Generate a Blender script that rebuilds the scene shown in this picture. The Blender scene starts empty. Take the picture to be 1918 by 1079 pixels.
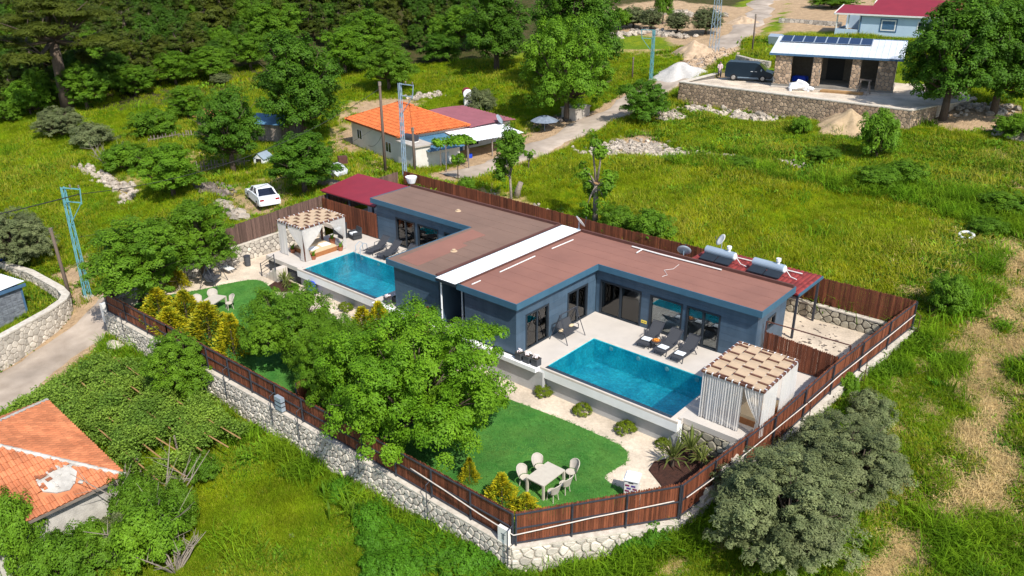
import bpy, math, random
import numpy as np
from mathutils import Vector, Matrix
R_ = math.radians
rnd = random.Random(7)
NR = np.random.default_rng(11)
SC = bpy.context.scene
COL = SC.collection
# ---------------------------------------------------------------- camera
CX, CY, CZ, YAW, PITCH, ROLL, FPX = 24.476, -36.054, 20.545, -0.710735, 0.410414, -0.00463, 1516.73
def cam_axes():
    f = np.array([math.sin(YAW)*math.cos(PITCH), math.cos(YAW)*math.cos(PITCH), -math.sin(PITCH)])
    r = np.array([math.cos(YAW), -math.sin(YAW), 0.]); u = np.cross(r, f)
    return r*math.cos(ROLL)+u*math.sin(ROLL), -r*math.sin(ROLL)+u*math.cos(ROLL), f
CR, CU, CF = cam_axes()
CAMP = np.array([CX, CY, CZ])
cd = bpy.data.cameras.new('camera'); cam = bpy.data.objects.new('camera', cd); COL.objects.link(cam)
cd.sensor_width = 36; cd.lens = FPX/1918*36; cd.clip_start = .5; cd.clip_end = 3000
cam.matrix_world = Matrix(((CR[0], CU[0], -CF[0], CX), (CR[1], CU[1], -CF[1], CY), (CR[2], CU[2], -CF[2], CZ), (0, 0, 0, 1)))
SC.camera = cam
# ---------------------------------------------------------------- daylight
w = bpy.data.worlds.new('World'); SC.world = w; w.use_nodes = True
nt = w.node_tree; bgn = nt.nodes['Background']
sky = nt.nodes.new('ShaderNodeTexSky'); sky.sky_type = 'NISHITA'; sky.sun_disc = False
SUN = Vector((.82, -.31, 1.0)).normalized()
sky.sun_elevation = math.asin(SUN.z); sky.sun_rotation = math.atan2(SUN.x, SUN.y)
nt.links.new(sky.outputs[0], bgn.inputs[0]); bgn.inputs[1].default_value = .15
sl = bpy.data.lights.new('sun', 'SUN'); so = bpy.data.objects.new('sun', sl); COL.objects.link(so)
sl.energy = 4.8; sl.angle = R_(.55); sl.color = (1, .95, .87)
so.rotation_euler = SUN.to_track_quat('Z', 'Y').to_euler()
SC.view_settings.view_transform = 'Standard'; SC.view_settings.look = 'None'
SC.view_settings.exposure = .3; SC.view_settings.gamma = 1
SC.view_settings.use_curve_mapping = False
SC.cycles.max_bounces = 8; SC.cycles.transparent_max_bounces = 16
# ---------------------------------------------------------------- materials
def mat(name, col, rough=.75, col2=None, sc=4., bump=0., bsc=None, spec=.3, metal=0., ornd=0., isl=0., detail=5., sc2=None, trans=0., stretch=None):
    m = bpy.data.materials.new(name); m.use_nodes = True
    n = m.node_tree; L = n.links.new; P = n.nodes['Principled BSDF']
    P.inputs['Roughness'].default_value = rough; P.inputs['Specular IOR Level'].default_value = spec; P.inputs['Metallic'].default_value = metal
    g = n.nodes.new('ShaderNodeNewGeometry'); pos = g.outputs['Position']
    if stretch:
        vm = n.nodes.new('ShaderNodeVectorMath'); vm.operation = 'MULTIPLY'; vm.inputs[1].default_value = stretch; L(pos, vm.inputs[0]); pos = vm.outputs[0]
    if col2 is None: col2 = tuple(c*.78 for c in col)
    def noise(scale, det=detail):
        t = n.nodes.new('ShaderNodeTexNoise'); t.inputs['Scale'].default_value = scale; t.inputs['Detail'].default_value = det; t.inputs['Roughness'].default_value = .62
        L(pos, t.inputs['Vector']); return t.outputs['Fac']
    mr = n.nodes.new('ShaderNodeMapRange'); mr.inputs[1].default_value = .34; mr.inputs[2].default_value = .66; L(noise(sc), mr.inputs[0])
    mx = n.nodes.new('ShaderNodeMix'); mx.data_type = 'RGBA'; mx.inputs[6].default_value = (*col, 1); mx.inputs[7].default_value = (*col2, 1); L(mr.outputs[0], mx.inputs[0])
    c = mx.outputs[2]
    val = None
    if sc2:
        a = n.nodes.new('ShaderNodeMapRange'); a.inputs[1].default_value = .3; a.inputs[2].default_value = .7; a.inputs[3].default_value = .72; a.inputs[4].default_value = 1.25; L(noise(sc2, 3), a.inputs[0]); val = a.outputs[0]
    for amt, sock in ((ornd, 'o'), (isl, 'i')):
        if amt:
            if sock == 'o': s = n.nodes.new('ShaderNodeObjectInfo').outputs['Random']
            else: s = g.outputs['Random Per Island']
            a = n.nodes.new('ShaderNodeMapRange'); a.inputs[3].default_value = 1-amt; a.inputs[4].default_value = 1+amt; L(s, a.inputs[0])
            if val is None: val = a.outputs[0]
            else:
                q = n.nodes.new('ShaderNodeMath'); q.operation = 'MULTIPLY'; L(val, q.inputs[0]); L(a.outputs[0], q.inputs[1]); val = q.outputs[0]
    if val is not None:
        v = n.nodes.new('ShaderNodeVectorMath'); v.operation = 'SCALE'; L(c, v.inputs[0]); L(val, v.inputs[3]); c = v.outputs[0]
    L(c, P.inputs['Base Color'])
    if bump:
        b = n.nodes.new('ShaderNodeBump'); b.inputs['Strength'].default_value = bump; b.inputs['Distance'].default_value = .05; L(noise(bsc or sc*4), b.inputs['Height']); L(b.outputs[0], P.inputs['Normal'])
    if trans:
        t = n.nodes.new('ShaderNodeBsdfTranslucent'); L(c, t.inputs[0]); s = n.nodes.new('ShaderNodeMixShader'); s.inputs[0].default_value = trans
        L(P.outputs[0], s.inputs[1]); L(t.outputs[0], s.inputs[2]); L(s.outputs[0], n.nodes['Material Output'].inputs[0])
    return m
def glass(name, tint, refl=.9):
    m = bpy.data.materials.new(name); m.use_nodes = True; n = m.node_tree; L = n.links.new
    n.nodes.remove(n.nodes['Principled BSDF'])
    t = n.nodes.new('ShaderNodeBsdfTransparent'); t.inputs[0].default_value = (*tint, 1)
    g = n.nodes.new('ShaderNodeBsdfGlossy'); g.inputs['Roughness'].default_value = .02
    f = n.nodes.new('ShaderNodeFresnel'); f.inputs[0].default_value = 1.6
    a = n.nodes.new('ShaderNodeMath'); a.operation = 'MULTIPLY'; a.inputs[1].default_value = refl; L(f.outputs[0], a.inputs[0])
    s = n.nodes.new('ShaderNodeMixShader'); L(a.outputs[0], s.inputs[0]); L(t.outputs[0], s.inputs[1]); L(g.outputs[0], s.inputs[2]); L(s.outputs[0], n.nodes['Material Output'].inputs[0])
    return m, g, f
M = {}
def mk(k, *a, **kw): M[k] = mat(k, *a, **kw)
mk('render', (.80, .80, .79), .85, (.72, .72, .70), .9, .15, 20)
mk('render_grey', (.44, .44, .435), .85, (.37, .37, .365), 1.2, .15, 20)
mk('deck', (.56, .51, .455), .7, (.50, .455, .405), .8, .05, 15)
mk('coping', (.60, .53, .46), .7, (.52, .46, .40), 2)
mk('gravel', (.66, .56, .44), .95, (.52, .43, .33), 9, .6, 45, sc2=.5)
mk('lawn', (.040, .170, .024), .9, (.085, .23, .036), .8, .8, 60, sc2=.45)
mk('mulch', (.075, .03, .02), .95, (.04, .018, .013), 8, 1, 30)
mk('navy', (.066, .108, .156), .4, (.048, .083, .124), 1.0, .1, 30, ornd=.09, stretch=(2.2, 2.2, .45))
mk('fascia', (.05, .125, .19), .5, (.042, .108, .165), 1.5)
mk('frame', (.022, .030, .040), .45, (.018, .025, .034), 3)
mk('roof_brown', (.212, .132, .100), .95, (.178, .112, .086), .5, .4, 60)
mk('roof_red', (.275, .130, .098), .95, (.228, .108, .083), .4, .4, 60)
mk('roof_lip', (.12, .05, .04), .8, (.09, .04, .032), 3)
mk('white_metal', (.82, .84, .86), .4, (.76, .78, .80), 1)
mk('pvc', (.78, .77, .74), .5)
mk('white', (.74, .73, .70), .6, (.68, .67, .64), 3)
mk('white_plastic', (.53, .48, .40), .45, (.48, .43, .36), 4)
mk('steel', (.045, .05, .065), .5, (.035, .038, .048), 5)
mk('rust', (.11, .045, .032), .8, (.07, .03, .025), 6)
mk('wood_o', (.185, .058, .026), .75, (.120, .036, .018), 3, .3, 30, ornd=.42, stretch=(6, 6, .8), sc2=.35)
mk('wood_i', (.185, .058, .026), .75, (.120, .036, .018), 3, .3, 30, isl=.42, stretch=(6, 6, .8), sc2=.35)
mk('wood_old_o', (.15, .092, .072), .85, (.10, .06, .047), 3, .3, 30, ornd=.35, stretch=(6, 6, .8))
mk('wood_old_i', (.15, .092, .072), .85, (.10, .06, .047), 3, .3, 30, isl=.35, stretch=(6, 6, .8))
mk('stone_o', (.59, .535, .455), .9, (.40, .36, .305), 2.6, .5, 14, ornd=.28)
mk('stone_i', (.59, .535, .455), .9, (.40, .36, .305), 2.6, .5, 14, isl=.28)
mk('stone_tan_o', (.42, .30, .20), .9, (.30, .22, .155), 4, .5, 14, ornd=.35)
mk('stone_tan_i', (.42, .30, .20), .9, (.30, .22, .155), 4, .5, 14, isl=.35)
mk('stone_yard_o', (.44, .40, .31), .9, (.32, .29, .22), 4, .5, 14, ornd=.28)
mk('stone_yard_i', (.44, .40, .31), .9, (.32, .29, .22), 4, .5, 14, isl=.28)
mk('mortar', (.23, .205, .18), .95, (.17, .155, .135), 5, .5, 30)
mk('mortar_dark', (.15, .13, .105), .95, (.11, .095, .08), 5, .5, 30)
mk('mortar_pale', (.46, .41, .34), .95, (.37, .33, .28), 4, .5, 30)
mk('cap', (.62, .57, .49), .9, (.45, .40, .33), 3, .3, 30)
mk('rubble', (.44, .38, .31), .9, (.30, .255, .205), 5, .6, 14, isl=.35)
mk('rock', (.56, .50, .42), .9, (.40, .36, .30), 3, .6, 10, ornd=.25)
mk('sand', (.56, .41, .25), .95, (.45, .32, .19), 3, .8, 30)
mk('gravel_pile', (.55, .53, .50), .95, (.45, .43, .41), 4, .8, 40)
mk('earth_heap', (.54, .40, .27), .95, (.36, .26, .17), 2, 1, 12)
mk('concrete_dark', (.25, .23, .20), .9, (.17, .155, .135), 1.2, .3, 20)
mk('road', (.42, .35, .285), .95, (.32, .26, .205), .7, .4, 12, sc2=.25)
mk('concrete', (.47, .43, .38), .9, (.38, .34, .30), 1.5, .3, 20)
mk('canvas', (.50, .37, .245), .85, (.44, .32, .21), 3, .2, 60)
mk('beam', (.185, .085, .055), .6, (.08, .03, .02), 4)
mk('sling', (.055, .058, .066), .7, (.045, .047, .054), 20)
mk('towel', (.78, .80, .82), .9, (.68, .74, .80), 9)
mk('rattan', (.055, .06, .068), .8, (.035, .038, .044), 40, .6, 90)
mk('terracotta', (.33, .12, .06), .8, (.26, .09, .045), 6)
mk('bed_wood', (.36, .15, .055), .6, (.28, .11, .04), 4)
mk('mattress', (.62, .48, .30), .9, (.56, .43, .27), 3)
mk('planter', (.075, .08, .09), .7, (.055, .06, .068), 12, .5, 40)
mk('soil', (.06, .04, .03), 1)
mk('petal', (.85, .80, .80), .6, (.8, .65, .68), 12)
mk('yellow_sign', (.80, .62, .10), .5, (.8, .6, .08))
mk('fruit', (.75, .32, .03), .5, (.6, .2, .02), 30)
mk('purple', (.10, .06, .30), .5)
mk('plum', (.22, .03, .10), .5)
mk('blue_plastic', (.01, .06, .55), .4)
mk('mosaic', (.010, .47, .60), .35, (.09, .84, .90), 1.0, 0, sc2=9)  # paler mottle in the tile colour stands in for rippling light through water
mk('mosaic_dark', (.012, .03, .05), .3, (.05, .07, .09), 14, sc2=30)
mk('tile_orange_o', (.58, .155, .045), .8, (.48, .12, .035), 3, .2, 20, ornd=.14)
mk('tile_orange_i', (.58, .155, .045), .8, (.48, .12, .035), 3, .2, 20, isl=.14)
mk('tile_fade_i', (.54, .20, .092), .8, (.44, .15, .066), 1.2, .2, 20, isl=.15, sc2=.5)
mk('tile_fade_o', (.54, .20, .092), .8, (.44, .15, .066), 1.2, .2, 20, ornd=.15, sc2=.5)
mk('tile_red_i', (.24, .035, .03), .6, (.17, .028, .025), 3, .2, 20, isl=.3)
mk('plaster', (.66, .63, .58), .9, (.58, .55, .50), 1, .2, 20)
mk('plaster_old', (.55, .52, .47), .95, (.33, .31, .28), 1.6, .4, 12)
mk('maroon_metal', (.27, .095, .115), .5, (.22, .08, .095), 1)
mk('red_metal', (.25, .022, .035), .5, (.21, .018, .03), .8)
mk('blue_metal', (.09, .20, .31), .5, (.06, .15, .24), 1.2)
mk('sheet_metal', (.62, .66, .70), .4, (.52, .56, .60), .6)
mk('light_blue', (.47, .60, .72), .8, (.42, .54, .66), .7)
mk('trim_blue', (.07, .15, .26), .5)
mk('solar', (.010, .022, .060), .15, (.012, .028, .075), 3, spec=.6)
mk('solar_line', (.35, .42, .5), .4)
mk('tank', (.38, .46, .54), .35, (.33, .40, .48), 1, metal=.3)
mk('turquoise', (.14, .36, .40), .5, (.11, .30, .34), 2)
mk('galv', (.30, .40, .48), .5, (.24, .32, .40), 2)
mk('pole_wood', (.15, .11, .085), .9, (.10, .075, .06), 5, stretch=(5, 5, .6))
mk('cable_black', (.02, .02, .02), .6)
mk('hose', (.62, .56, .50), .6)
mk('car_white', (.74, .77, .80), .25, (.72, .75, .78), 1, spec=.5)
mk('van_navy', (.006, .014, .024), .32, (.008, .018, .03), 1, spec=.25)
mk('car_glass', (.012, .016, .03), .08, (.012, .016, .03), 1, spec=.7)
mk('tyre', (.02, .02, .02), .8)
mk('rim', (.4, .38, .36), .4, metal=.6)
mk('red_lamp', (.35, .01, .015), .3)
mk('lamp_clear', (.7, .7, .7), .2)
mk('skin', (.36, .20, .13), .6)
mk('shirt', (.75, .55, .58), .8)
mk('trousers', (.07, .07, .09), .8)
mk('hair', (.02, .014, .01), .8)
mk('bark', (.13, .095, .07), .95, (.08, .06, .045), 6, .8, 25, stretch=(3, 3, .7))
mk('bark_pale', (.30, .25, .20), .95, (.20, .165, .13), 6, .8, 25)
mk('bark_cut', (.50, .30, .15), .9)
mk('twig', (.26, .22, .18), .95)
mk('grey_clad', (.22, .24, .27), .8, (.10, .11, .13), 2.5, .4, 10, stretch=(1, 1, 3))
mk('timber', (.42, .25, .11), .8, (.33, .19, .08), 3)
mk('old_canvas', (.20, .24, .30), .9, (.14, .17, .21), 3)
mk('tarp', (.50, .52, .54), .7, (.5, .52, .55), 2)
mk('interior', (.70, .66, .60), .8)
mk('grey_wood', (.24, .20, .165), .95, (.16, .13, .11), 4, ornd=.3)
mk('debris', (.20, .165, .14), .95, (.12, .10, .085), 5, isl=.5)
def leafmat(k, c1, c2, tr=.38, isl=.28, spec=.2, sc=.55, sc2=None, ornd=.14):
    M[k] = mat(k, c1, .6, c2, sc, isl=isl, ornd=ornd, trans=tr, spec=spec, detail=3, sc2=sc2)
leafmat('leaf_walnut', (.160, .310, .012), (.100, .230, .010))
leafmat('leaf_mid', (.145, .278, .013), (.098, .215, .012))
leafmat('leaf_dark', (.098, .215, .013), (.066, .160, .011))
leafmat('leaf_forest', (.052, .088, .009), (.080, .108, .011))
leafmat('leaf_pine', (.095, .118, .011), (.066, .090, .009))
leafmat('leaf_wood', (.075, .160, .011), (.050, .120, .010))
leafmat('leaf_ivy', (.105, .265, .013), (.070, .195, .011))
leafmat('leaf_olive', (.225, .255, .108), (.135, .170, .066), .3, sc=1.1, sc2=.8)
leafmat('leaf_gold', (.52, .42, .010), (.17, .24, .012), .25, sc=3.5)
leafmat('leaf_vine', (.245, .370, .045), (.130, .235, .030))
leafmat('leaf_bush', (.148, .280, .015), (.098, .210, .013))
leafmat('leaf_cushion', (.19, .25, .012), (.13, .19, .010))
leafmat('leaf_yucca', (.22, .25, .06), (.14, .18, .04))
leafmat('grass_tall', (.430, .430, .012), (.260, .345, .012), .52, .12, sc=.16, sc2=.45, ornd=.22, spec=.05)
leafmat('grass_green', (.185, .325, .012), (.290, .370, .012), .52, .12, sc=.16, sc2=.45, ornd=.22, spec=.05)
leafmat('grass_rank', (.135, .285, .014), (.215, .335, .016), .5, .2, sc=.3, sc2=.6, ornd=.3, spec=.05)
leafmat('grass_seed', (.40, .38, .045), (.31, .31, .02), .4, .3, sc2=.4, ornd=.25)
leafmat('grass_weed', (.105, .240, .014), (.170, .295, .014), .4, .35, sc2=.5, ornd=.35)
leafmat('straw', (.62, .46, .21), (.48, .35, .15), .15, .35)
# curtain: thin cloth, part see-through
m = bpy.data.materials.new('curtain'); m.use_nodes = True; n = m.node_tree; L = n.links.new
P = n.nodes['Principled BSDF']; P.inputs['Base Color'].default_value = (.82, .80, .77, 1); P.inputs['Roughness'].default_value = .9
t = n.nodes.new('ShaderNodeBsdfTranslucent'); t.inputs[0].default_value = (.8, .78, .75, 1)
s = n.nodes.new('ShaderNodeMixShader'); s.inputs[0].default_value = .4; L(P.outputs[0], s.inputs[1]); L(t.outputs[0], s.inputs[2])
tp = n.nodes.new('ShaderNodeBsdfTransparent'); s2 = n.nodes.new('ShaderNodeMixShader'); s2.inputs[0].default_value = .2
L(s.outputs[0], s2.inputs[1]); L(tp.outputs[0], s2.inputs[2]); L(s2.outputs[0], n.nodes['Material Output'].inputs[0]); M['curtain'] = m
M['pane'] = glass('pane', (.82, .88, .90), 1.5)[0]
# pool water: clear tinted sheet with small ripples
m, g, f = glass('water', (.62, .95, .98), .8); n = m.node_tree
ns = n.nodes.new('ShaderNodeTexNoise'); ns.inputs['Scale'].default_value = 3.2; ns.inputs['Detail'].default_value = 3
ge = n.nodes.new('ShaderNodeNewGeometry'); n.links.new(ge.outputs['Position'], ns.inputs['Vector'])
b = n.nodes.new('ShaderNodeBump'); b.inputs['Strength'].default_value = .35; b.inputs['Distance'].default_value = .06
n.links.new(ns.outputs['Fac'], b.inputs['Height']); n.links.new(b.outputs[0], g.inputs['Normal']); n.links.new(b.outputs[0], f.inputs['Normal']); M['water'] = m
# terrain: soil and grass by zone masks kept on the mesh
def terrain_mat():
    m = bpy.data.materials.new('terrain'); m.use_nodes = True; n = m.node_tree; L = n.links.new; P = n.nodes['Principled BSDF']
    P.inputs['Roughness'].default_value = 1; P.inputs['Specular IOR Level'].default_value = .1
    g = n.nodes.new('ShaderNodeNewGeometry'); at = n.nodes.new('ShaderNodeAttribute'); at.attribute_name = 'zone'
    sp = n.nodes.new('ShaderNodeSeparateColor'); L(at.outputs['Color'], sp.inputs[0])
    def noise(sc, d=6):
        t = n.nodes.new('ShaderNodeTexNoise'); t.inputs['Scale'].default_value = sc; t.inputs['Detail'].default_value = d; t.inputs['Roughness'].default_value = .65; L(g.outputs['Position'], t.inputs['Vector']); return t.outputs['Fac']
    def ramp(f, a, b_):
        r = n.nodes.new('ShaderNodeMapRange'); r.interpolation_type = 'SMOOTHSTEP'; r.inputs[1].default_value = a; r.inputs[2].default_value = b_; L(f, r.inputs[0]); return r.outputs[0]
    def mix(fac, A, B):
        x = n.nodes.new('ShaderNodeMix'); x.data_type = 'RGBA'; L(fac, x.inputs[0])
        for s_, v in ((6, A), (7, B)):
            if isinstance(v, tuple): x.inputs[s_].default_value = (*v, 1)
            else: L(v, x.inputs[s_])
        return x.outputs[2]
    n1, n2, n3 = noise(.09), noise(1.3), noise(.35)
    green = mix(ramp(n1, .38, .62), (.125, .205, .010), (.230, .260, .012)); green = mix(ramp(n2, .3, .75), green, (.095, .160, .010)); 
    def masked(ch, base, ca, cb):
        a = n.nodes.new('ShaderNodeMath'); a.operation = 'ADD'; L(sp.outputs[ch], a.inputs[0]); s_ = n.nodes.new('ShaderNodeMath'); s_.operation = 'MULTIPLY_ADD'; L(n3, s_.inputs[0]); s_.inputs[1].default_value = .9; s_.inputs[2].default_value = -.45; L(s_.outputs[0], a.inputs[1])
        return mix(ramp(a.outputs[0], .35, .65), base, mix(ramp(n2, .35, .65), ca, cb))
    c = masked('Blue', green, (.045, .055, .012), (.080, .065, .028))
    c = masked('Green', c, (.46, .33, .15), (.28, .24, .075))
    c = masked('Red', c, (.47, .33, .20), (.36, .25, .15))
    L(c, P.inputs['Base Color'])
    b = n.nodes.new('ShaderNodeBump'); b.inputs['Strength'].default_value = .9; b.inputs['Distance'].default_value = .25; L(noise(4), b.inputs['Height']); L(b.outputs[0], P.inputs['Normal'])
    return m
M['terrain'] = terrain_mat()
# ---------------------------------------------------------------- mesh helpers
class MB:
    def __init__(s): s.v = []; s.f = []
    def add(s, vs, fs):
        k = len(s.v); s.v += [tuple(map(float, p)) for p in vs]; s.f += [tuple(i+k for i in q) for q in fs]; return s
    def box(s, x0, x1, y0, y1, z0, z1):
        x0, x1 = min(x0, x1), max(x0, x1); y0, y1 = min(y0, y1), max(y0, y1)
        return s.add([(x0, y0, z0), (x1, y0, z0), (x1, y1, z0), (x0, y1, z0), (x0, y0, z1), (x1, y0, z1), (x1, y1, z1), (x0, y1, z1)],
                     [(3, 2, 1, 0), (4, 5, 6, 7), (0, 1, 5, 4), (1, 2, 6, 5), (2, 3, 7, 6), (3, 0, 4, 7)])
    def bar(s, p, q, wx, wz, up=(0, 0, 1)):
        p, q = Vector(p), Vector(q); d = (q-p).normalized(); u = Vector(up); 
        if abs(d.dot(u)) > .98: u = Vector((1, 0, 0))
        a = d.cross(u).normalized()*wx/2; b = a.cross(d).normalized()*wz/2
        vs = [e+i*a+j*b for e in (p, q) for i, j in ((-1, -1), (1, -1), (1, 1), (-1, 1))]
        return s.add(vs, [(0, 1, 2, 3), (7, 6, 5, 4), (0, 4, 5, 1), (1, 5, 6, 2), (2, 6, 7, 3), (3, 7, 4, 0)])
    def prism(s, poly, z0, z1):
        n = len(poly); a = sum(poly[i][0]*poly[(i+1) % n][1]-poly[(i+1) % n][0]*poly[i][1] for i in range(n))
        if a < 0: poly = poly[::-1]
        fz = lambda z, p: z(p[0], p[1]) if callable(z) else z
        return s.add([(p[0], p[1], fz(z0, p)) for p in poly]+[(p[0], p[1], fz(z1, p)) for p in poly],
                     [tuple(range(n))[::-1], tuple(range(n, 2*n))]+[(i, (i+1) % n, n+(i+1) % n, n+i) for i in range(n)])
    def tube(s, pts, r, n=6):
        pts = [Vector(p) for p in pts]; k = len(pts); r = [r]*k if not hasattr(r, '__len__') else r
        ring = []; prev = None
        for i, p in enumerate(pts):
            d = (pts[min(i+1, k-1)]-pts[max(i-1, 0)]).normalized()
            if prev is None: prev = Vector((0, 0, 1)) if abs(d.z) < .9 else Vector((1, 0, 0))
            a = d.cross(prev).normalized(); b = a.cross(d).normalized(); prev = b
            ring.append([p+(a*math.cos(2*math.pi*j/n)+b*math.sin(2*math.pi*j/n))*r[i] for j in range(n)])
        vs = [v for q in ring for v in q]
        fs = [(i*n+j, i*n+(j+1) % n, (i+1)*n+(j+1) % n, (i+1)*n+j) for i in range(k-1) for j in range(n)]
        return s.add(vs, fs+[tuple(range(n))[::-1], tuple(range((k-1)*n, k*n))])
    def lathe(s, prof, c=(0, 0, 0), n=16):
        vs = [(c[0]+r*math.cos(2*math.pi*j/n), c[1]+r*math.sin(2*math.pi*j/n), c[2]+z) for r, z in prof for j in range(n)]; k = len(prof)
        return s.add(vs, [(i*n+j, i*n+(j+1) % n, (i+1)*n+(j+1) % n, (i+1)*n+j) for i in range(k-1) for j in range(n)]+[tuple(range(n))[::-1], tuple(range((k-1)*n, k*n))])
    def sheet(s, fn, nu, nv):
        vs = [fn(i/nu, j/nv) for j in range(nv+1) for i in range(nu+1)]
        return s.add(vs, [(j*(nu+1)+i, j*(nu+1)+i+1, (j+1)*(nu+1)+i+1, (j+1)*(nu+1)+i) for j in range(nv) for i in range(nu)])
    def blob(s, c, rx, ry, rz, seed=0, n=7, k=5, amp=.25):
        q = random.Random(seed); vs = []
        for i in range(k):
            th = math.pi*(i+.5)/k
            for j in range(n):
                ph = 2*math.pi*(j+.5*(i % 2))/n; e = 1+q.uniform(-amp, amp)
                vs.append((c[0]+rx*e*math.sin(th)*math.cos(ph), c[1]+ry*e*math.sin(th)*math.sin(ph), c[2]+rz*e*math.cos(th)))
        return s.add(vs, [(i*n+j, (i+1)*n+j, (i+1)*n+(j+1) % n, i*n+(j+1) % n) for i in range(k-1) for j in range(n)]+[tuple(range(n)), tuple(range((k-1)*n, k*n))[::-1]])
KID = {}
def wm(o):
    m = Matrix.LocRotScale(o.location, o.rotation_euler, o.scale)
    return wm(o.parent) @ m if o.parent else m
def tag(o, label=None, cat=None, group=None, kind=None):
    for k, v in (('label', label), ('category', cat), ('group', group), ('kind', kind)):
        if v: o[k] = v
    return o
def link(name, me, m, parent=None):
    o = bpy.data.objects.new(name, me); COL.objects.link(o)
    if m and not me.materials: me.materials.append(M[m] if isinstance(m, str) else m)
    if parent: o.parent = parent; KID.setdefault(parent.name, []).append(o)
    return o
def obj(name, mb, m, parent=None, smooth=False, local=False):
    me = bpy.data.meshes.new(name); me.from_pydata(mb.v, [], mb.f)
    if parent and not local: me.transform(wm(parent).inverted())
    if smooth: me.polygons.foreach_set('use_smooth', [True]*len(me.polygons))
    me.update(); return link(name, me, m, parent)
def npmesh(name, v, quads, m, tri=False, parent=None):
    k = 3 if tri else 4; me = bpy.data.meshes.new(name); me.vertices.add(len(v)); me.vertices.foreach_set('co', np.asarray(v, np.float32).ravel())
    q = np.asarray(quads, np.int32); me.loops.add(q.size); me.loops.foreach_set('vertex_index', q.ravel())
    me.polygons.add(len(q)); me.polygons.foreach_set('loop_start', np.arange(0, q.size, k, dtype=np.int32)); me.update(calc_edges=True); me.validate()
    if m: me.materials.append(M[m])
    return me
def thing(name, label, cat, loc=(0, 0, 0), rz=0, group=None, scale=None):
    o = bpy.data.objects.new(name, None); COL.objects.link(o); o.location = loc; o['kind'] = 'thing'; o.rotation_euler = (0, 0, rz); o.empty_display_size = .2
    if scale: o.scale = scale
    return tag(o, label, cat, group)
def single(name, mb, m, label, cat, group=None, smooth=False): return tag(obj(name, mb, m, smooth=smooth), label, cat, group)
def struct(name, mb, m, parent=None): return tag(obj(name, mb, m, parent), kind=None if parent else 'structure')
def dup(o, loc=None, rz=None, label=None, group=None, scale=None, parent=None):
    c = o.copy(); COL.objects.link(c)
    if parent: c.parent = parent; KID.setdefault(parent.name, []).append(c)
    if loc is not None: c.location = loc
    if rz is not None: c.rotation_euler = (0, 0, rz)
    if scale: c.scale = scale
    if label: c['label'] = label
    if group: c['group'] = group
    for ch in KID.get(o.name, ()): dup(ch, parent=c)
    return c
def project(p):
    d = np.asarray(p, float)-CAMP; q = d@CF
    return 959+FPX*(d@CR)/q, 539.5-FPX*(d@CU)/q, q
# ---------------------------------------------------------------- the lie of the land (surveyed heights, thin-plate surface)
CPT = np.array([(-34, -19, -3.2), (-27, -17.8, -3.5), (-19, -18.2, -3.9), (-12, -17.9, -3.6), (-7.5, -17.6, -3.45), (0, -17.6, -3.2), (8, -17.6, -3.05), (10.4, -15.3, -2.95), (12.6, -12, -2.2),
 (13.3, -6.4, -2.0), (14.1, -1.7, -1.4), (14.8, 3, -.7), (15.4, 8.5, .1), (10, 9, .6), (0, 9, .9), (-12, 9, 1.1), (-25, 9, 1.2), (-27, 2, .7), (-27.2, -5, 0.), (-27.2, -11, -1.2), (-30.5, -1.5, .5), (-30.5, -16.5, -2.9),
 (0, 20, 1.8), (-3, 34, 3), (6, 30, 2.6), (18, 18, 1.6), (25, 10, .8), (-10, 26, 2.2), (-22, 16, 1.1), (-29, 11.5, 1), (-41, 16, 1), (-34, 24, 1.2), (-22, 26, 1.9), (-20, 34, 2.9), (-21, 42, 3.7), (-10, 41.8, 3.9), (3, 42, 4.1), (8, 44, 4.6), (15, 36, 3.2),
 (-24, 50, 5.2), (-16, 49, 6), (-20, 62, 7), (-17, 78, 8), (-7, 80, 8.2), (4, 60, 7), (12, 70, 7.5), (-24, 85, 8.8), (-30, 110, 10), (-6, 133, 12.5), (10, 110, 11), (30, 130, 13), (-38, 44, 4.2), (-45, 60, 6), (-45, 80, 8.2), (-60, 95, 11),
 (30, 20, 1.2), (30, 0, -1.2), (24, -6, -2.5), (30, 40, 3.4), (40, 60, 6), (25, -20, -4.2), (12, -22, -3.6), (2, -22, -3.7), (-8, -23, -4.2), (-11, -27, -4.6), (-20, -24, -4.0), (-30, -23, -3.9), (-38, -24, -3.2), (-40, -19, -2.7), (5, -32, -5.2), (-20, -36, -5.6), (40, -20, -4),
 (-45, -12, -1.2), (-60, -10, -.2), (-45, 0, .7), (-52, 10, 1.2), (-75, -6, .4), (-78, 4, 1.6), (-60, 25, 2.5), (-60, 45, 4.5), (-90, 25, 4), (-85, 60, 8), (-110, 40, 8), (-100, 90, 13), (-130, 20, 8), (-130, 70, 14), (-160, 120, 20), (-90, 140, 17), (-40, 170, 17), (40, 200, 20), (-120, 190, 26), (-190, 40, 16), (-70, -40, -4), (-120, -30, -1), (80, 100, 10), (80, 0, -1), (0, -60, -8), (80, -50, -7), (60, 260, 28), (-60, 280, 30), (-220, 220, 40), (-230, -20, 8)], float)
def _phi(d2): return np.where(d2 > 0, .5*d2*np.log(np.maximum(d2, 1e-9)), 0)
_n = len(CPT); _K = _phi(((CPT[:, None, :2]-CPT[None, :, :2])**2).sum(2))+np.eye(_n)*6.; _Pm = np.c_[np.ones(_n), CPT[:, :2]]
_W = np.linalg.solve(np.block([[_K, _Pm], [_Pm.T, np.zeros((3, 3))]]), np.r_[CPT[:, 2], 0, 0, 0])
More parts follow.
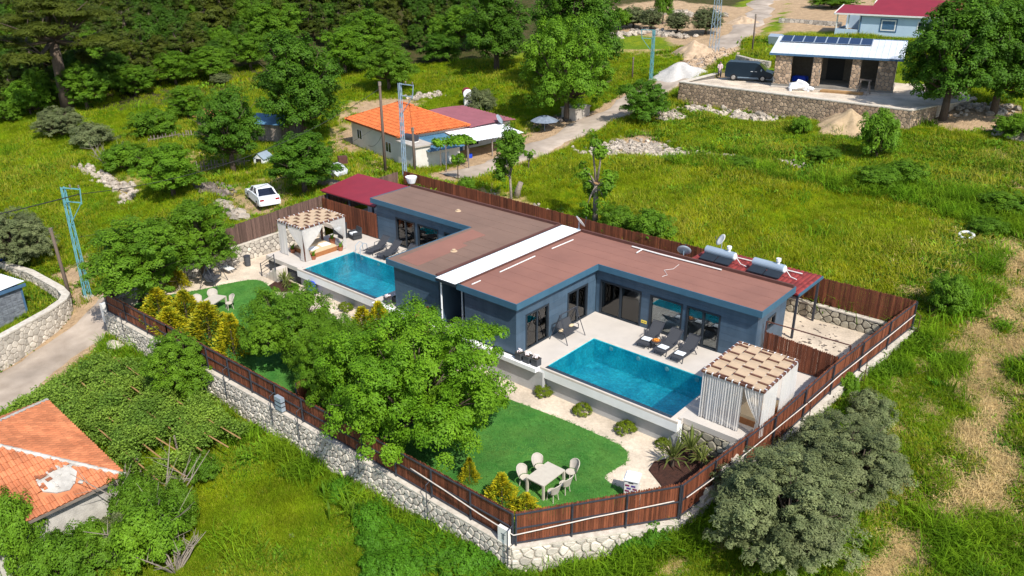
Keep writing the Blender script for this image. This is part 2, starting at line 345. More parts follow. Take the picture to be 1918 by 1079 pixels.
def gzv(x, y):
    x = np.asarray(x, float); y = np.asarray(y, float); z = _W[_n]+_W[_n+1]*x+_W[_n+2]*y
    for i in range(_n): z = z+_W[i]*_phi((x-CPT[i, 0])**2+(y-CPT[i, 1])**2)
    return z+.07*np.sin(x*.9+1.3*np.sin(y*.4))*np.sin(y*.8+.7)
def gz(x, y): return float(gzv(x, y))
_TT = np.concatenate([np.arange(18, 160, .5), np.arange(160, 420, 2.)])
def rayd(px, py):
    d = CF*FPX+CR*(px-959)-CU*(py-539.5); return d/np.linalg.norm(d)
def at(px, py, dz=0.):
    """where the line of sight through a pixel of the photograph meets the ground"""
    d = rayd(px, py); p = CAMP[None]+_TT[:, None]*d[None]; h = p[:, 2]-gzv(p[:, 0], p[:, 1])-dz
    i = int(np.argmax(h < 0)) if (h < 0).any() else len(h)-1
    a = h[i-1]/(h[i-1]-h[i]) if i and h[i] != h[i-1] else 0
    q = p[i-1]+(p[i]-p[i-1])*a; return Vector((q[0], q[1], gz(q[0], q[1])))
def inpoly(x, y, poly):
    r = np.zeros(np.shape(x), bool); k = len(poly)
    for i in range(k):
        (x0, y0), (x1, y1) = poly[i][:2], poly[(i+1) % k][:2]
        c = (y0 > y) != (y1 > y); r ^= c & (x < (x1-x0)*(y-y0)/(y1-y0+1e-12)+x0)
    return r
def polydist(x, y, poly, closed=True):
    d = np.full(np.shape(x), 1e9); k = len(poly)
    for i in range(k if closed else k-1):
        (x0, y0), (x1, y1) = poly[i][:2], poly[(i+1) % k][:2]; L2 = (x1-x0)**2+(y1-y0)**2+1e-9
        t = np.clip(((x-x0)*(x1-x0)+(y-y0)*(y1-y0))/L2, 0, 1); d = np.minimum(d, np.hypot(x-x0-t*(x1-x0), y-y0-t*(y1-y0)))
    return d
PLOT = [(-26.6, -17.3), (8.2, -17.2), (12.4, -11.6), (15.3, 8.5), (-26.6, 8.5)]
PLOT_IN = [(-26.1, -16.7), (7.9, -16.6), (11.7, -11.2), (14.6, 7.9), (-26.1, 7.9)]
def pz(*pts): return [tuple(at(a, b)[:2]) for a, b in pts]
ROADS = {'lane_front': ([(-19.5, -42), (-22.3, -32), (-25.2, -24.6), (-27.4, -20.6), (-28.6, -17.6), (-29.6, -14.8)], 1.75),
 'lane_back': ([(-30, 7.5)] and [tuple(at(*p)[:2]) for p in ((850, 333), (905, 318), (975, 290), (1060, 255), (1140, 215), (1205, 180), (1262, 150), (1330, 105), (1385, 62), (1425, 25), (1450, -2))]+[(-22, 130), (-12, 160)], 1.9)}
Z_DIRT = [pz((1130, 12), (1240, 0), (1420, 15), (1395, 70), (1350, 110), (1290, 105), (1240, 70), (1170, 62), (1140, 45)), pz((1240, 135), (1300, 105), (1345, 120), (1300, 165), (1250, 175)), pz((830, 285), (985, 250), (1075, 225), (1090, 245), (960, 300), (850, 335)),
 pz((438, 372), (520, 362), (540, 395), (470, 412)), pz((990, 225), (1060, 205), (1090, 235), (1010, 260)), pz((1130, 270), (1215, 235), (1260, 275), (1180, 295)), pz((1270, 175), (1450, 100), (1480, 0), (1640, 0), (1640, 60), (1440, 60), (1420, 170), (1290, 200)), pz((1690, 200), (1918, 190), (1918, 260), (1740, 250)), pz((1710, 0), (1918, 0), (1918, 60), (1800, 80)), pz((625, 265), (660, 190), (760, 180), (800, 195), (650, 290)), pz((60, 520), (165, 470), (195, 560), (130, 590)), pz((1520, 215), (1620, 205), (1640, 255), (1540, 250))]
Z_DRY = [pz((430, 345), (520, 325), (610, 345), (590, 385), (540, 400), (440, 415), (400, 385)), pz((640, 195), (690, 185), (655, 230), (640, 300), (600, 330), (590, 300)), pz((330, 285), (400, 280), (480, 290), (470, 330), (380, 345)), pz((980, 240), (1090, 225), (1080, 255), (960, 300), (930, 280)),pz((630, 290), (680, 260), (760, 320), (745, 345), (640, 330)), pz((540, 330), (640, 330), (600, 370), (520, 385)), pz((895, 335), (950, 345), (1000, 385), (960, 395), (880, 360)), pz((1822, 630), (1850, 600), (1872, 690), (1868, 760), (1845, 790), (1828, 720)), pz((1815, 800), (1872, 790), (1888, 870), (1900, 930), (1860, 955), (1765, 950), (1770, 915), (1835, 890)), pz((1882, 455), (1918, 470), (1918, 560), (1905, 680), (1885, 640), (1900, 540)), pz((1655, 1030), (1695, 1000), (1690, 1079), (1640, 1079)), pz((130, 500), (180, 480), (195, 550), (160, 600), (110, 640), (60, 650), (100, 600)), pz((380, 350), (440, 340), (470, 400), (420, 400)), pz((1140, 90), (1290, 95), (1270, 110), (1140, 100)), pz((1340, 60), (1400, 60), (1370, 110), (1340, 115)), pz((200, 320), (270, 330), (250, 380), (220, 370)), pz((1470, 285), (1580, 300), (1580, 330), (1480, 340))]
Z_FOREST = [[(-47, 62), (-55, 47), (-66, 30), (-69, 12), (-76, 2), (-95, -12), (-240, -30), (-240, 260), (-60, 300), (-38, 110), (-42, 80)]]
# the ground: one sheet, finely divided near the houses
def axis(lo, a, b, hi, s):
    m_ = list(np.arange(a, b+.01, s)); v = a; st = s
    while v > lo: st *= 1.13; v -= st; m_.insert(0, v)
    v = b; st = s
    while v < hi: st *= 1.13; v += st; m_.append(v)
    return np.array(m_)
GX = axis(-420, -62, 34, 330, .6); GY = axis(-90, -36, 56, 560, .6)
XX, YY = np.meshgrid(GX, GY); ZZ = gzv(XX, YY)
ZZ = np.where(inpoly(XX, YY, PLOT_IN), np.minimum(ZZ, -1)-4., ZZ); TERR = [(-18.8, 42.7), (3.8, 42.7), (6.4, 52), (4.5, 59), (-15, 53), (-17.5, 47)]; ZZ = np.where(inpoly(XX, YY, TERR), np.minimum(ZZ, 5.), ZZ)
V = np.stack([XX.ravel(), YY.ravel(), ZZ.ravel()], 1); nx, ny = len(GX), len(GY)
ii = (np.arange(ny-1)[:, None]*nx+np.arange(nx-1)[None]).ravel()
me = npmesh('ground', V, np.stack([ii, ii+1, ii+nx+1, ii+nx], 1), 'terrain'); me.polygons.foreach_set('use_smooth', [True]*len(me.polygons))
def zones(x, y):
    def soft(polys, wd):
        r = np.zeros(np.shape(x))
        for p in polys:
            d = polydist(x, y, p); r = np.maximum(r, np.clip(.5+np.where(inpoly(x, y, p), d, -d)/(2*wd), 0, 1))
        return r
    z = [soft(Z_DIRT, 2.6), soft(Z_DRY, 1.2), soft(Z_FOREST, 4.)]
    for k, (c, hw) in ROADS.items():
        d = polydist(x, y, c, False); z[0] = np.maximum(z[0], np.clip(1.15-(d-hw)/1.3, 0, 1)); z[2] = np.where(d < hw+2, 0, z[2])
    return z
zo = zones(V[:, 0], V[:, 1])
ca = me.color_attributes.new('zone', 'FLOAT_COLOR', 'POINT'); ca.data.foreach_set('color', np.stack(zo+[np.ones(len(V))], 1).astype(np.float32).ravel())
tag(link('ground', me, None), kind='structure')
# roads laid on it
for k, (c, hw) in ROADS.items():
    P_ = [Vector((*p, 0)) for p in c]; pts = []
    for i in range(len(P_)-1):
        nseg = max(2, int((P_[i+1]-P_[i]).length/.8)); p0, p1, p2, p3 = P_[max(i-1, 0)], P_[i], P_[i+1], P_[min(i+2, len(P_)-1)]
        for j in range(nseg):
            t = j/nseg; pts.append(.5*((2*p1)+(p2-p0)*t+(2*p0-5*p1+4*p2-p3)*t*t+(3*p1-p0-3*p2+p3)*t**3))
    pts.append(P_[-1]); mb = MB(); N = 10; vs = []
    for i, p in enumerate(pts):
        d = (pts[min(i+1, len(pts)-1)]-pts[max(i-1, 0)]).normalized(); nn = Vector((-d.y, d.x, 0))
        e1, e2 = hw+.35*math.sin(i*.7)+rnd.uniform(-.2, .2), hw+.35*math.sin(i*.53+2)+rnd.uniform(-.2, .2)
        for j in range(N+1):
            q = p+nn*(-e1+(e1+e2)*j/N); edge = 0 if 0 < j < N else -.12
            vs.append((q.x, q.y, gz(q.x, q.y)+.07+edge))
    mb.add(vs, [(i*(N+1)+j, i*(N+1)+j+1, (i+1)*(N+1)+j+1, (i+1)*(N+1)+j) for i in range(len(pts)-1) for j in range(N)])
    tag(obj('road', mb, 'road', smooth=True), kind='structure')
# ---------------------------------------------------------------- inside the plot: garden, lawns, decks
def gd(x, y=0): return -1.5+max(0, min(1, (-6-x)/18))*.4
for poly in ([(-26.2, -16.95), (-6.4, -16.95), (-6.4, -7.0), (-23.3, -7.0), (-23.3, 0), (-26.2, 0)], [(-6.4, -16.95), (8, -16.85), (12.0, -11.4), (12.9, -6.5), (-6.4, -6.5)]):
    mb = MB().prism(poly, -3.2, lambda x, y: gd(x)); struct('garden_ground', mb, 'gravel')
def lawn(poly):
    """turf slab with a soft wavy edge and a short pile of blades"""
    n = len(poly); pts = []
    for i in range(n):
        p0, p1, p2, p3 = [Vector((*poly[(i+k) % n], 0)) for k in (-1, 0, 1, 2)]
        for j in range(6):
            t = j/6; q = .5*((2*p1)+(p2-p0)*t+(2*p0-5*p1+4*p2-p3)*t*t+(3*p1-p0-3*p2+p3)*t**3); pts.append((q.x, q.y))
    struct('lawn', MB().prism(pts, lambda x, y: gd(x)-.02, lambda x, y: gd(x)+.035), 'lawn'); return pts
LAWN_R = lawn([(-5.6, -9.3), (-3, -9.2), (-.06, -8.84), (4.25, -8.5), (7.1, -8.5), (8.0, -8.8), (8.35, -9.5), (8.25, -10.4), (8.25, -10.95), (8.7, -11.2), (9.9, -11.3), (10.6, -12.6), (7.8, -16.4), (2, -16.5), (-5.6, -16.5)])
LAWN_L = lawn([(-23.6, -11.7), (-22.9, -9.3), (-22.1, -8.5), (-20.6, -8.7), (-19.2, -9.1), (-14, -9.2), (-7.2, -9.1), (-7.2, -16.4), (-15, -16.4), (-24.4, -16.3)])
mulch = MB().prism([(9.5, -9.3), (9.35, -8.6), (9.7, -8.0), (9.6, -7.0), (9.7, -6.62), (12.6, -6.62), (12.4, -8.2), (11.9, -10.8), (11.2, -10.6), (10.5, -9.9)], -1.55, -1.44); struct('mulch_bed', mulch, 'mulch')
mulch = MB().prism([(-21.3, -7.6), (-20.9, -8.6), (-20.0, -8.9), (-19.2, -8.4), (-19.2, -7.3), (-20.9, -7.2)], -1.4, -1.12); struct('mulch_bed', mulch, 'mulch')
MX = lambda x: -10.0-x
for F in (lambda x: x, MX):
    right = F(1) == 1
    dk = MB().box(F(-.3), F(1.71), -7.1, .3, -.3, 0).box(F(1.71), F(9.16), -2.65, .3, -.3, 0).box(F(9.16), F(9.57), -6.72, .3, -.3, 0)
    if right: dk.prism([(9.57, -6.6), (12.75, -6.6), (13.6, .98), (9.57, .98)], -.3, 0)
    else: dk.prism([(-19.57, -7.0), (-23.4, -7.0), (-23.4, 0), (-26.2, 0), (-26.2, 1), (-19.57, 1)], -.3, 0)
    struct('pool_deck', dk, 'deck')
    cp = MB().box(F(1.45), F(9.57), -7.14, -7.03, -.10, .012).box(F(1.5), F(1.71), -7.03, -2.6, -.10, .012).box(F(9.16), F(9.36), -7.03, -2.6, -.10, .012).box(F(1.71), F(9.16), -2.65, -2.45, -.10, .012)
    struct('pool_coping', cp, 'coping')
    # retaining walls under the deck
    rw = MB().box(F(1.45), F(9.575), -7.14, -6.75, -.55, -.101); struct('pool_wall', rw, 'render')
    rw = MB().box(F(1.62), F(9.53), -6.93, -6.82, -1.9, -.551); struct('retaining_wall', rw, 'render_grey')
    if right: struct('pool_wall', MB().box(9.36, 9.57, -6.74, -2.6, -1.9, -.301), 'render')
    struct('deck_ledge', MB().box(F(-4.9), F(1.449), -7.5, -7.101, -.22, .008), 'render')
    struct('retaining_wall', MB().box(F(-4.9), F(1.74), -7.25, -7.0, -1.9, -.221), 'render_grey')
    # basin
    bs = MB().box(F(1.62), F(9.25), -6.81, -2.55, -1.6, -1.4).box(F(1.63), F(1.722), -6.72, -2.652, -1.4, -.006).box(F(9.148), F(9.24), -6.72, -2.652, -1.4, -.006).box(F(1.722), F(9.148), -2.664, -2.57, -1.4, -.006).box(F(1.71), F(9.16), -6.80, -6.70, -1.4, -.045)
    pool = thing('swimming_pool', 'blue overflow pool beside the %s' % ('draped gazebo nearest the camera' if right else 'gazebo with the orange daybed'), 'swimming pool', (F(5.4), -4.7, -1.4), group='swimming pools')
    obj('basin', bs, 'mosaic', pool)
    if not right: struct('retaining_wall', MB().box(-23.3, -19.2, -6.9, -6.7, -1.9, -.301), 'planter'); struct('retaining_wall', MB().box(-23.4, -23.2, -6.68, 0, -1.9, -.301), 'render_grey')  # first wall added: its dark colour stands for the shadowed void below the deck
    obj('overflow_channel', MB().box(F(1.71), F(9.16), -7.028, -6.74, -.2, -.022), 'mosaic_dark', pool)
    obj('water', MB().add([(F(1.723), -6.738, -.03), (F(9.147), -6.738, -.03), (F(9.147), -2.665, -.03), (F(1.723), -2.665, -.03)], [(0, 1, 2, 3)] if right else [(3, 2, 1, 0)]), 'water', pool)
    for k in range(4):
        lx = F(2.9+k*1.75); obj('pool_light', MB().lathe([(.02, 0), (.11, .0), (.13, .02), (.10, .05)], (0, 0, 0), 12), 'white', pool, local=True)
        o = KID[pool.name][-1]; o.location = (lx-F(5.4), -2.675+4.7, 1.16); o.rotation_euler = (R_(90), 0, 0)
struct('corridor_floor', MB().box(-5.7, -4.2, -7.0, 4.0, -.3, -.01), 'concrete')
struct('yard_ground', MB().prism([(9.8, 1.08), (13.6, 1.08), (14.7, 7.9), (-20, 7.9), (-20, 3.9), (9.8, 3.9)], -.5, -.12), 'gravel')
struct('yard_ground', MB().box(-26.2, -20.01, 1.01, 7.9, -.5, .02), 'concrete')
# ---------------------------------------------------------------- stone walls: every stone its own piece, mortar behind
def voronoi(Lw, H0, H1, c, q):
    """cells on a strip of length Lw between z=H0(s) and z=H1(s)"""
    zmin = min(H0(Lw*i/20) for i in range(21)); zmax = max(H1(Lw*i/20) for i in range(21)); seeds = []
    j = 0; z = zmin-c
    while z < zmax+c:
        s = -c
        while s < Lw+c:
            seeds.append((s+c*.5*(j % 2)+q.uniform(-.34, .34)*c, z+q.uniform(-.32, .32)*c)); s += c*1.12
        z += c*.86; j += 1
    cells = []; S = np.array(seeds)
    for i, (sx, sz) in enumerate(seeds):
        if not (-.2*c < sx < Lw+.2*c): continue
        pol = [(sx-c, sz-c), (sx+c, sz-c), (sx+c, sz+c), (sx-c, sz+c)]
        near = np.where((np.abs(S[:, 0]-sx) < 2*c) & (np.abs(S[:, 1]-sz) < 2*c))[0]
        cuts = [((S[k, 0]+sx)/2, (S[k, 1]+sz)/2, S[k, 0]-sx, S[k, 1]-sz) for k in near if k != i]
        cuts += [(0, 0, -1, 0), (Lw, 0, 1, 0)]
        d = .05; b, t = H0(sx), H1(sx); cuts += [(sx, b, (H0(sx+d)-H0(sx-d))/(2*d), -1), (sx, t, -(H1(sx+d)-H1(sx-d))/(2*d), 1)]
        for mx_, mz, ax, az in cuts:
            out = []; k = len(pol)
            for a in range(k):
                p, r = pol[a], pol[(a+1) % k]; dp = (p[0]-mx_)*ax+(p[1]-mz)*az; dr = (r[0]-mx_)*ax+(r[1]-mz)*az
                if dp <= 0: out.append(p)
                if (dp < 0) != (dr < 0) and dp != dr: tt = dp/(dp-dr); out.append((p[0]+(r[0]-p[0])*tt, p[1]+(r[1]-p[1])*tt))
            pol = out
            if len(pol) < 3: break
        if len(pol) >= 3: cells.append(pol)
    return cells
def stone_piece(pol, gap, A, d, nrm, depth, q):
    n = len(pol); cx = sum(p[0] for p in pol)/n; cz = sum(p[1] for p in pol)/n
    rr = sum(math.hypot(p[0]-cx, p[1]-cz) for p in pol)/n
    if rr < gap*1.6: return None
    ch = []
    for a in range(n):
        p, r = pol[a], pol[(a+1) % n]; ch += [(p[0]*.78+r[0]*.22, p[1]*.78+r[1]*.22), (p[0]*.22+r[0]*.78, p[1]*.22+r[1]*.78)]
    sc = 1-gap/rr; N = len(ch); dp = depth*q.uniform(.7, 1.3); ring = []
    for s_, o_ in ((sc, 0.), (sc*.97, dp*.7), (sc*.80, dp)):
        for p in ch:
            e = q.uniform(-.006, .006); ring.append(A+d*(cx+(p[0]-cx)*s_)+Vector((0, 0, cz+(p[1]-cz)*s_))+nrm*(o_+e))
    fs = [(k*N+a, k*N+(a+1) % N, (k+1)*N+(a+1) % N, (k+1)*N+a) for k in range(2) for a in range(N)]+[tuple(range(2*N, 3*N))]
    return ring, fs
def stone_wall(root, path, thick, c, mo, mi, mort, most=300, gap=.022, depth=.045, cap=None, seed=1, core=True, capw=.06):
    """path: (x, y, zbottom, ztop) points; stones on the side to the right of the walking direction"""
    q = random.Random(seed); pieces = []
    for a, b in zip(path[:-1], path[1:]):
        A = Vector((a[0], a[1], 0)); D = Vector((b[0]-a[0], b[1]-a[1], 0)); Lw = D.length; d = D/Lw; nrm = Vector((d.y, -d.x, 0))
        H0 = lambda s: a[2]+(b[2]-a[2])*s/Lw; H1 = lambda s: a[3]+(b[3]-a[3])*s/Lw
        if core:
            i = -nrm*thick; e = nrm*.0
            vs = [A+e+Vector((0, 0, a[2])), A+D+e+Vector((0, 0, b[2])), A+D+i+Vector((0, 0, b[2])), A+i+Vector((0, 0, a[2]))]
            vt = [A+e+Vector((0, 0, a[3])), A+D+e+Vector((0, 0, b[3])), A+D+i+Vector((0, 0, b[3])), A+i+Vector((0, 0, a[3]))]
            obj('mortar', MB().add(vs+vt, [(3, 2, 1, 0), (4, 5, 6, 7), (0, 1, 5, 4), (1, 2, 6, 5), (2, 3, 7, 6), (3, 0, 4, 7)]), mort, root)
            if cap:
                e = nrm*capw; i = -nrm*(thick+capw)
                vs = [A+e+Vector((0, 0, a[3]+.002)), A+D+e+Vector((0, 0, b[3]+.002)), A+D+i+Vector((0, 0, b[3]+.002)), A+i+Vector((0, 0, a[3]+.002))]
                vt = [v+Vector((0, 0, cap)) for v in vs]
                obj('coping', MB().add(vs+vt, [(3, 2, 1, 0), (4, 5, 6, 7), (0, 1, 5, 4), (1, 2, 6, 5), (2, 3, 7, 6), (3, 0, 4, 7)]), 'cap', root)
        for pol in voronoi(Lw, H0, H1, c, q):
            pc = stone_piece(pol, gap, A, d, nrm, depth, q)
            if pc: pieces.append(pc)
    pieces.sort(key=lambda p: (Vector(p[0][0])-Vector(CAMP)).length)
    for ring, fs in pieces[:most]: obj('stone', MB().add(ring, fs), mo, root)
    if pieces[most:]:
        mb = MB()
        for ring, fs in pieces[most:]: mb.add(ring, fs)
        tag(obj('stone', mb, mi, root), kind='stuff')
    return root
def wall_thing(label, path, **kw): return stone_wall(thing('stone_wall', label, 'stone wall', (path[0][0], path[0][1], path[0][2])), path, **kw)
wall_thing('long pale rubble stone retaining wall under the front board fence', [(-26.6, -17.25, -4.6, -1.85), (-18.5, -17.25, -4.7, -1.62), (-7.7, -17.22, -4.3, -1.45), (8.15, -17.2, -3.9, -1.42)], thick=.4, c=.31, mo='stone_o', mi='stone_i', mort='mortar', cap=.09, seed=3, depth=.07, gap=.026)
wall_thing('short sunlit wall of big white stones at the front corner below the fence', [(8.15, -17.2, -3.9, -1.45), (12.4, -11.6, -3.2, -1.5)], thick=.4, c=.41, mo='stone_o', mi='stone_i', mort='mortar_pale', cap=.09, seed=4, depth=.08, gap=.03)
wall_thing('weathered stone footing wall along the right side under the fence', [(12.4, -11.6, -3.2, -1.45), (13.3, -4.5, -2.6, -1.1), (14.0, 0.5, -2.0, -.2), (15.3, 8.5, -.6, .72)], thick=.4, c=.40, mo='stone_o', mi='stone_i', mort='mortar_pale', cap=.05, seed=5, gap=.035)
wall_thing('backyard retaining wall of rounded yellowish stones below the brown fence', [(-19.9, 7.9, -.6, .70), (9.0, 7.9, -.6, .72), (14.75, 7.9, -.6, .72)], thick=.35, c=.44, mo='stone_yard_o', mi='stone_yard_i', mort='mortar_dark', cap=.07, seed=6, most=200, gap=.03)
wall_thing('white stone wall inside the left garden beneath the weathered fence', [(-26.1, -16.6, -1.6, -.9), (-26.1, -9.7, -1.5, .05), (-26.1, .1, -1.4, .3)], thick=.35, c=.36, mo='stone_o', mi='stone_i', mort='mortar', cap=.06, seed=7, gap=.03)
wall_thing('dark jointed stone wall holding up the deck by the right gazebo', [(9.6, -6.62, -1.9, -.31), (12.7, -6.62, -1.9, -.31)], thick=.12, c=.44, mo='stone_yard_o', mi='stone_yard_i', mort='mortar_dark', seed=8, gap=.035)
# ---------------------------------------------------------------- fences: single boards on steel rails
BOARD = MB().add([(-.5, -.5, 0), (.5, -.5, 0), (.5, .5, 0), (-.5, .5, 0), (-.5, -.5, .97), (.5, -.5, .97), (.5, .5, .97), (-.5, .5, .97), (-.25, -.5, 1), (.25, -.5, 1), (.25, .5, 1), (-.25, .5, 1)],
    [(3, 2, 1, 0), (0, 1, 5, 4), (1, 2, 6, 5), (2, 3, 7, 6), (3, 0, 4, 7), (4, 5, 9, 8), (5, 6, 10, 9), (6, 7, 11, 10), (7, 4, 8, 11), (8, 9, 10, 11)])
BME = {}
def fence(label, path, kind='wood', most=300, bw=.105, post=2.35, out=1, rails=(.06, .5, .93), pw=.06, steel='steel', supports=False, group=None):
    """path: (x, y, zbase, ztop); rails and posts on the right-hand side of the walking direction when out = 1"""
    root = tag(thing('board_fence', label, 'fence', path[0][:3], group=group), kind='thing'); bs = []
    rl, ps, sp = [MB() for _ in rails], [], []
    for a, b in zip(path[:-1], path[1:]):
        A, B = Vector(a[:2]), Vector(b[:2]); D = B-A; Lw = D.length; d = D/Lw; nr = Vector((d.y, -d.x))*out; ang = math.atan2(d.y, d.x)
        n = int(Lw/bw)
        for i in range(n):
            s = (i+.5)/n; z0 = a[2]+(b[2]-a[2])*s+rnd.uniform(.0, .03); z1 = a[3]+(b[3]-a[3])*s+rnd.uniform(-.025, .035); p = A+D*s-nr*rnd.uniform(-.004, .010)
            bs.append(((p.x, p.y, z0), (Lw/n-rnd.uniform(.004, .014), .022, z1-z0), ang+rnd.uniform(-.02, .02)))
        for k, f in enumerate(rails):
            o = nr*.034; za, zb = a[2]+(a[3]-a[2])*f, b[2]+(b[3]-b[2])*f
            rl[k].bar((A.x+o.x, A.y+o.y, za), (B.x+o.x, B.y+o.y, zb), .045, .055)
        m_ = max(1, round(Lw/post))
        for i in range(m_+1):
            s = i/m_; p = A+D*s+nr*.075; z0 = a[2]+(b[2]-a[2])*s; z1 = a[3]+(b[3]-a[3])*s
            ps.append((p, z0, z1))
            if supports and i % 2 == 1: sp.append((p+nr*.32, z0, z1, nr))
    bs.sort(key=lambda t: (Vector(t[0])-Vector(CAMP)).length)
    if kind not in BME: BME[kind] = bpy.data.meshes.new('board'); BME[kind].from_pydata(BOARD.v, [], BOARD.f); BME[kind].update()
    for loc, scl, rz in bs[:most]:
        o = link('board', BME[kind], kind+'_o', root); o.location = Vector(loc)-root.location; o.scale = scl; o.rotation_euler = (0, 0, rz)
    if bs[most:]:
        mb = MB()
        for loc, scl, rz in bs[most:]:
            mt = Matrix.LocRotScale(loc, Matrix.Rotation(rz, 3, 'Z').to_quaternion(), scl); mb.add([mt @ Vector(v) for v in BOARD.v], BOARD.f)
        tag(obj('board', mb, kind+'_i', root), kind='stuff')
    for r in rl: obj('rail', r, steel, root)
    for p, z0, z1 in ps: obj('post', MB().box(p.x-pw/2, p.x+pw/2, p.y-pw/2, p.y+pw/2, z0-.18, z1-.04), steel, root)
    for p, z0, z1, nr in sp:
        q = p-nr*.32
        obj('stay', MB().tube([(q.x, q.y, z0+(z1-z0)*.62), (p.x, p.y, z0+(z1-z0)*.55), (p.x, p.y, z0-.85)], .022, 6).bar((q.x, q.y, z0+.02), (p.x, p.y, z0-.05), .03, .03), 'rust' if z0 > -1.3 else steel, root)
    return root
fence('long brown board fence with dark rails above the front stone wall', [(-26.5, -17.0, -1.76, -.40), (-18.5, -17.0, -1.53, -.16), (-7.7, -17.0, -1.36, 0.0), (8.1, -16.98, -1.33, .20)], supports=True)
fence('brown board fence across the front corner above the sunlit white stones', [(8.15, -16.95, -1.36, .20), (12.18, -11.45, -1.42, .36)], most=80)
fence('brown board fence climbing along the right side of the property', [(12.2, -11.4, -1.42, .34), (13.15, -4.8, -1.0, .75), (13.8, .2, -.15, 1.5), (15.1, 8.2, .78, 2.42)], supports=True)
fence('brown board fence along the back of the villa by the meadow', [(15.1, 8.2, .78, 2.42), (-5, 8.2, .8, 2.3), (-14, 8.2, .95, 2.4), (-25.6, 8.2, 1.25, 2.5)], out=1, post=2.4)
fence('weathered greyish board fence along the left side behind the gazebo', [(-26.3, 8.2, .45, 2.3), (-26.3, .2, .4, 2.08), (-26.3, -9.5, .12, 1.6), (-26.4, -17.0, -1.7, -.38)], kind='wood_old', most=250, out=1)
fence('brown board fence standing behind the right gazebo', [(9.9, 1.02, .02, 1.68), (13.7, 1.02, .02, 1.5)], out=-1, most=60)
fence('reddish board fence in front of the red roofed carport', [(-26.2, .22, .05, 1.95), (-19.8, .22, .05, 1.95)], out=-1, most=80)
fence('brown divider fence between the two gardens ending at the villa', [(-6.25, -7.6, -1.4, 1.35), (-6.25, -16.7, -1.4, .4)], out=1, most=100)
# hoses tied along the fence
def cable(label, pts, r, m, sag=.0, cat='cable', name='cable'):
    mb = MB(); q = []
    for a, b in zip(pts[:-1], pts[1:]):
        for i in range(8):
            t = i/8; p = Vector(a)*(1-t)+Vector(b)*t; p.z -= sag*4*t*(1-t)*(Vector(a)-Vector(b)).length**2*.01; q.append(p)
    q.append(Vector(pts[-1])); mb.tube(q, r, 5); return single(name, mb, m, label, cat, smooth=True)
cable('pale hose sagging along the board fence at the front corner and up the right side', [(2.4, -17.14, -.35), (4.5, -17.15, -.48), (6.4, -17.15, -.66), (8.2, -17.12, -.78), (10.1, -14.5, -.55), (12.1, -11.7, -.42)], .028, 'hose', .06, 'hose', 'hose')
cable('pale hose strung along the outside of the right fence', [(12.38, -11.2, -.4), (12.9, -8.2, -.15), (13.35, -4.6, .15), (13.75, -1.8, .45), (14.1, .6, .85), (14.6, 3.6, 1.25), (15.25, 7.9, 1.75)], .026, 'hose', .12, 'hose', 'hose')
# white meter box at the fence corner, letters on its front
t = thing('meter_box', 'white meter box with a dark mark on it at the front fence corner', 'meter box', (7.75, -17.14, -1.4))
obj('box', MB().box(7.48, 8.02, -17.24, -17.08, -1.36, -.62), 'white', t); obj('lettering', MB().box(7.70, 7.73, -17.248, -17.242, -1.16, -.92).box(7.78, 7.81, -17.248, -17.242, -1.16, -.90).box(7.66, 7.88, -17.249, -17.243, -.90, -.87), 'steel', t)
t = thing('meter_box', 'grey meter box strapped to the front fence beside the divider', 'meter box', (-7.1, -17.15, -1.3))
obj('box', MB().box(-7.4, -6.85, -17.32, -17.09, -1.25, -.5), 'tank', t); obj('strap', MB().box(-7.42, -6.83, -17.335, -17.08, -1.0, -.96).box(-7.42, -6.83, -17.335, -17.08, -.76, -.72), 'steel', t)
t = thing('gate_pillar', 'white pillar stub at the far left end of the front fence', 'pillar', (-26.75, -17.1, -2))
obj('post', MB().box(-27.0, -26.62, -17.3, -16.95, -2.5, -1.2), 'white', t)
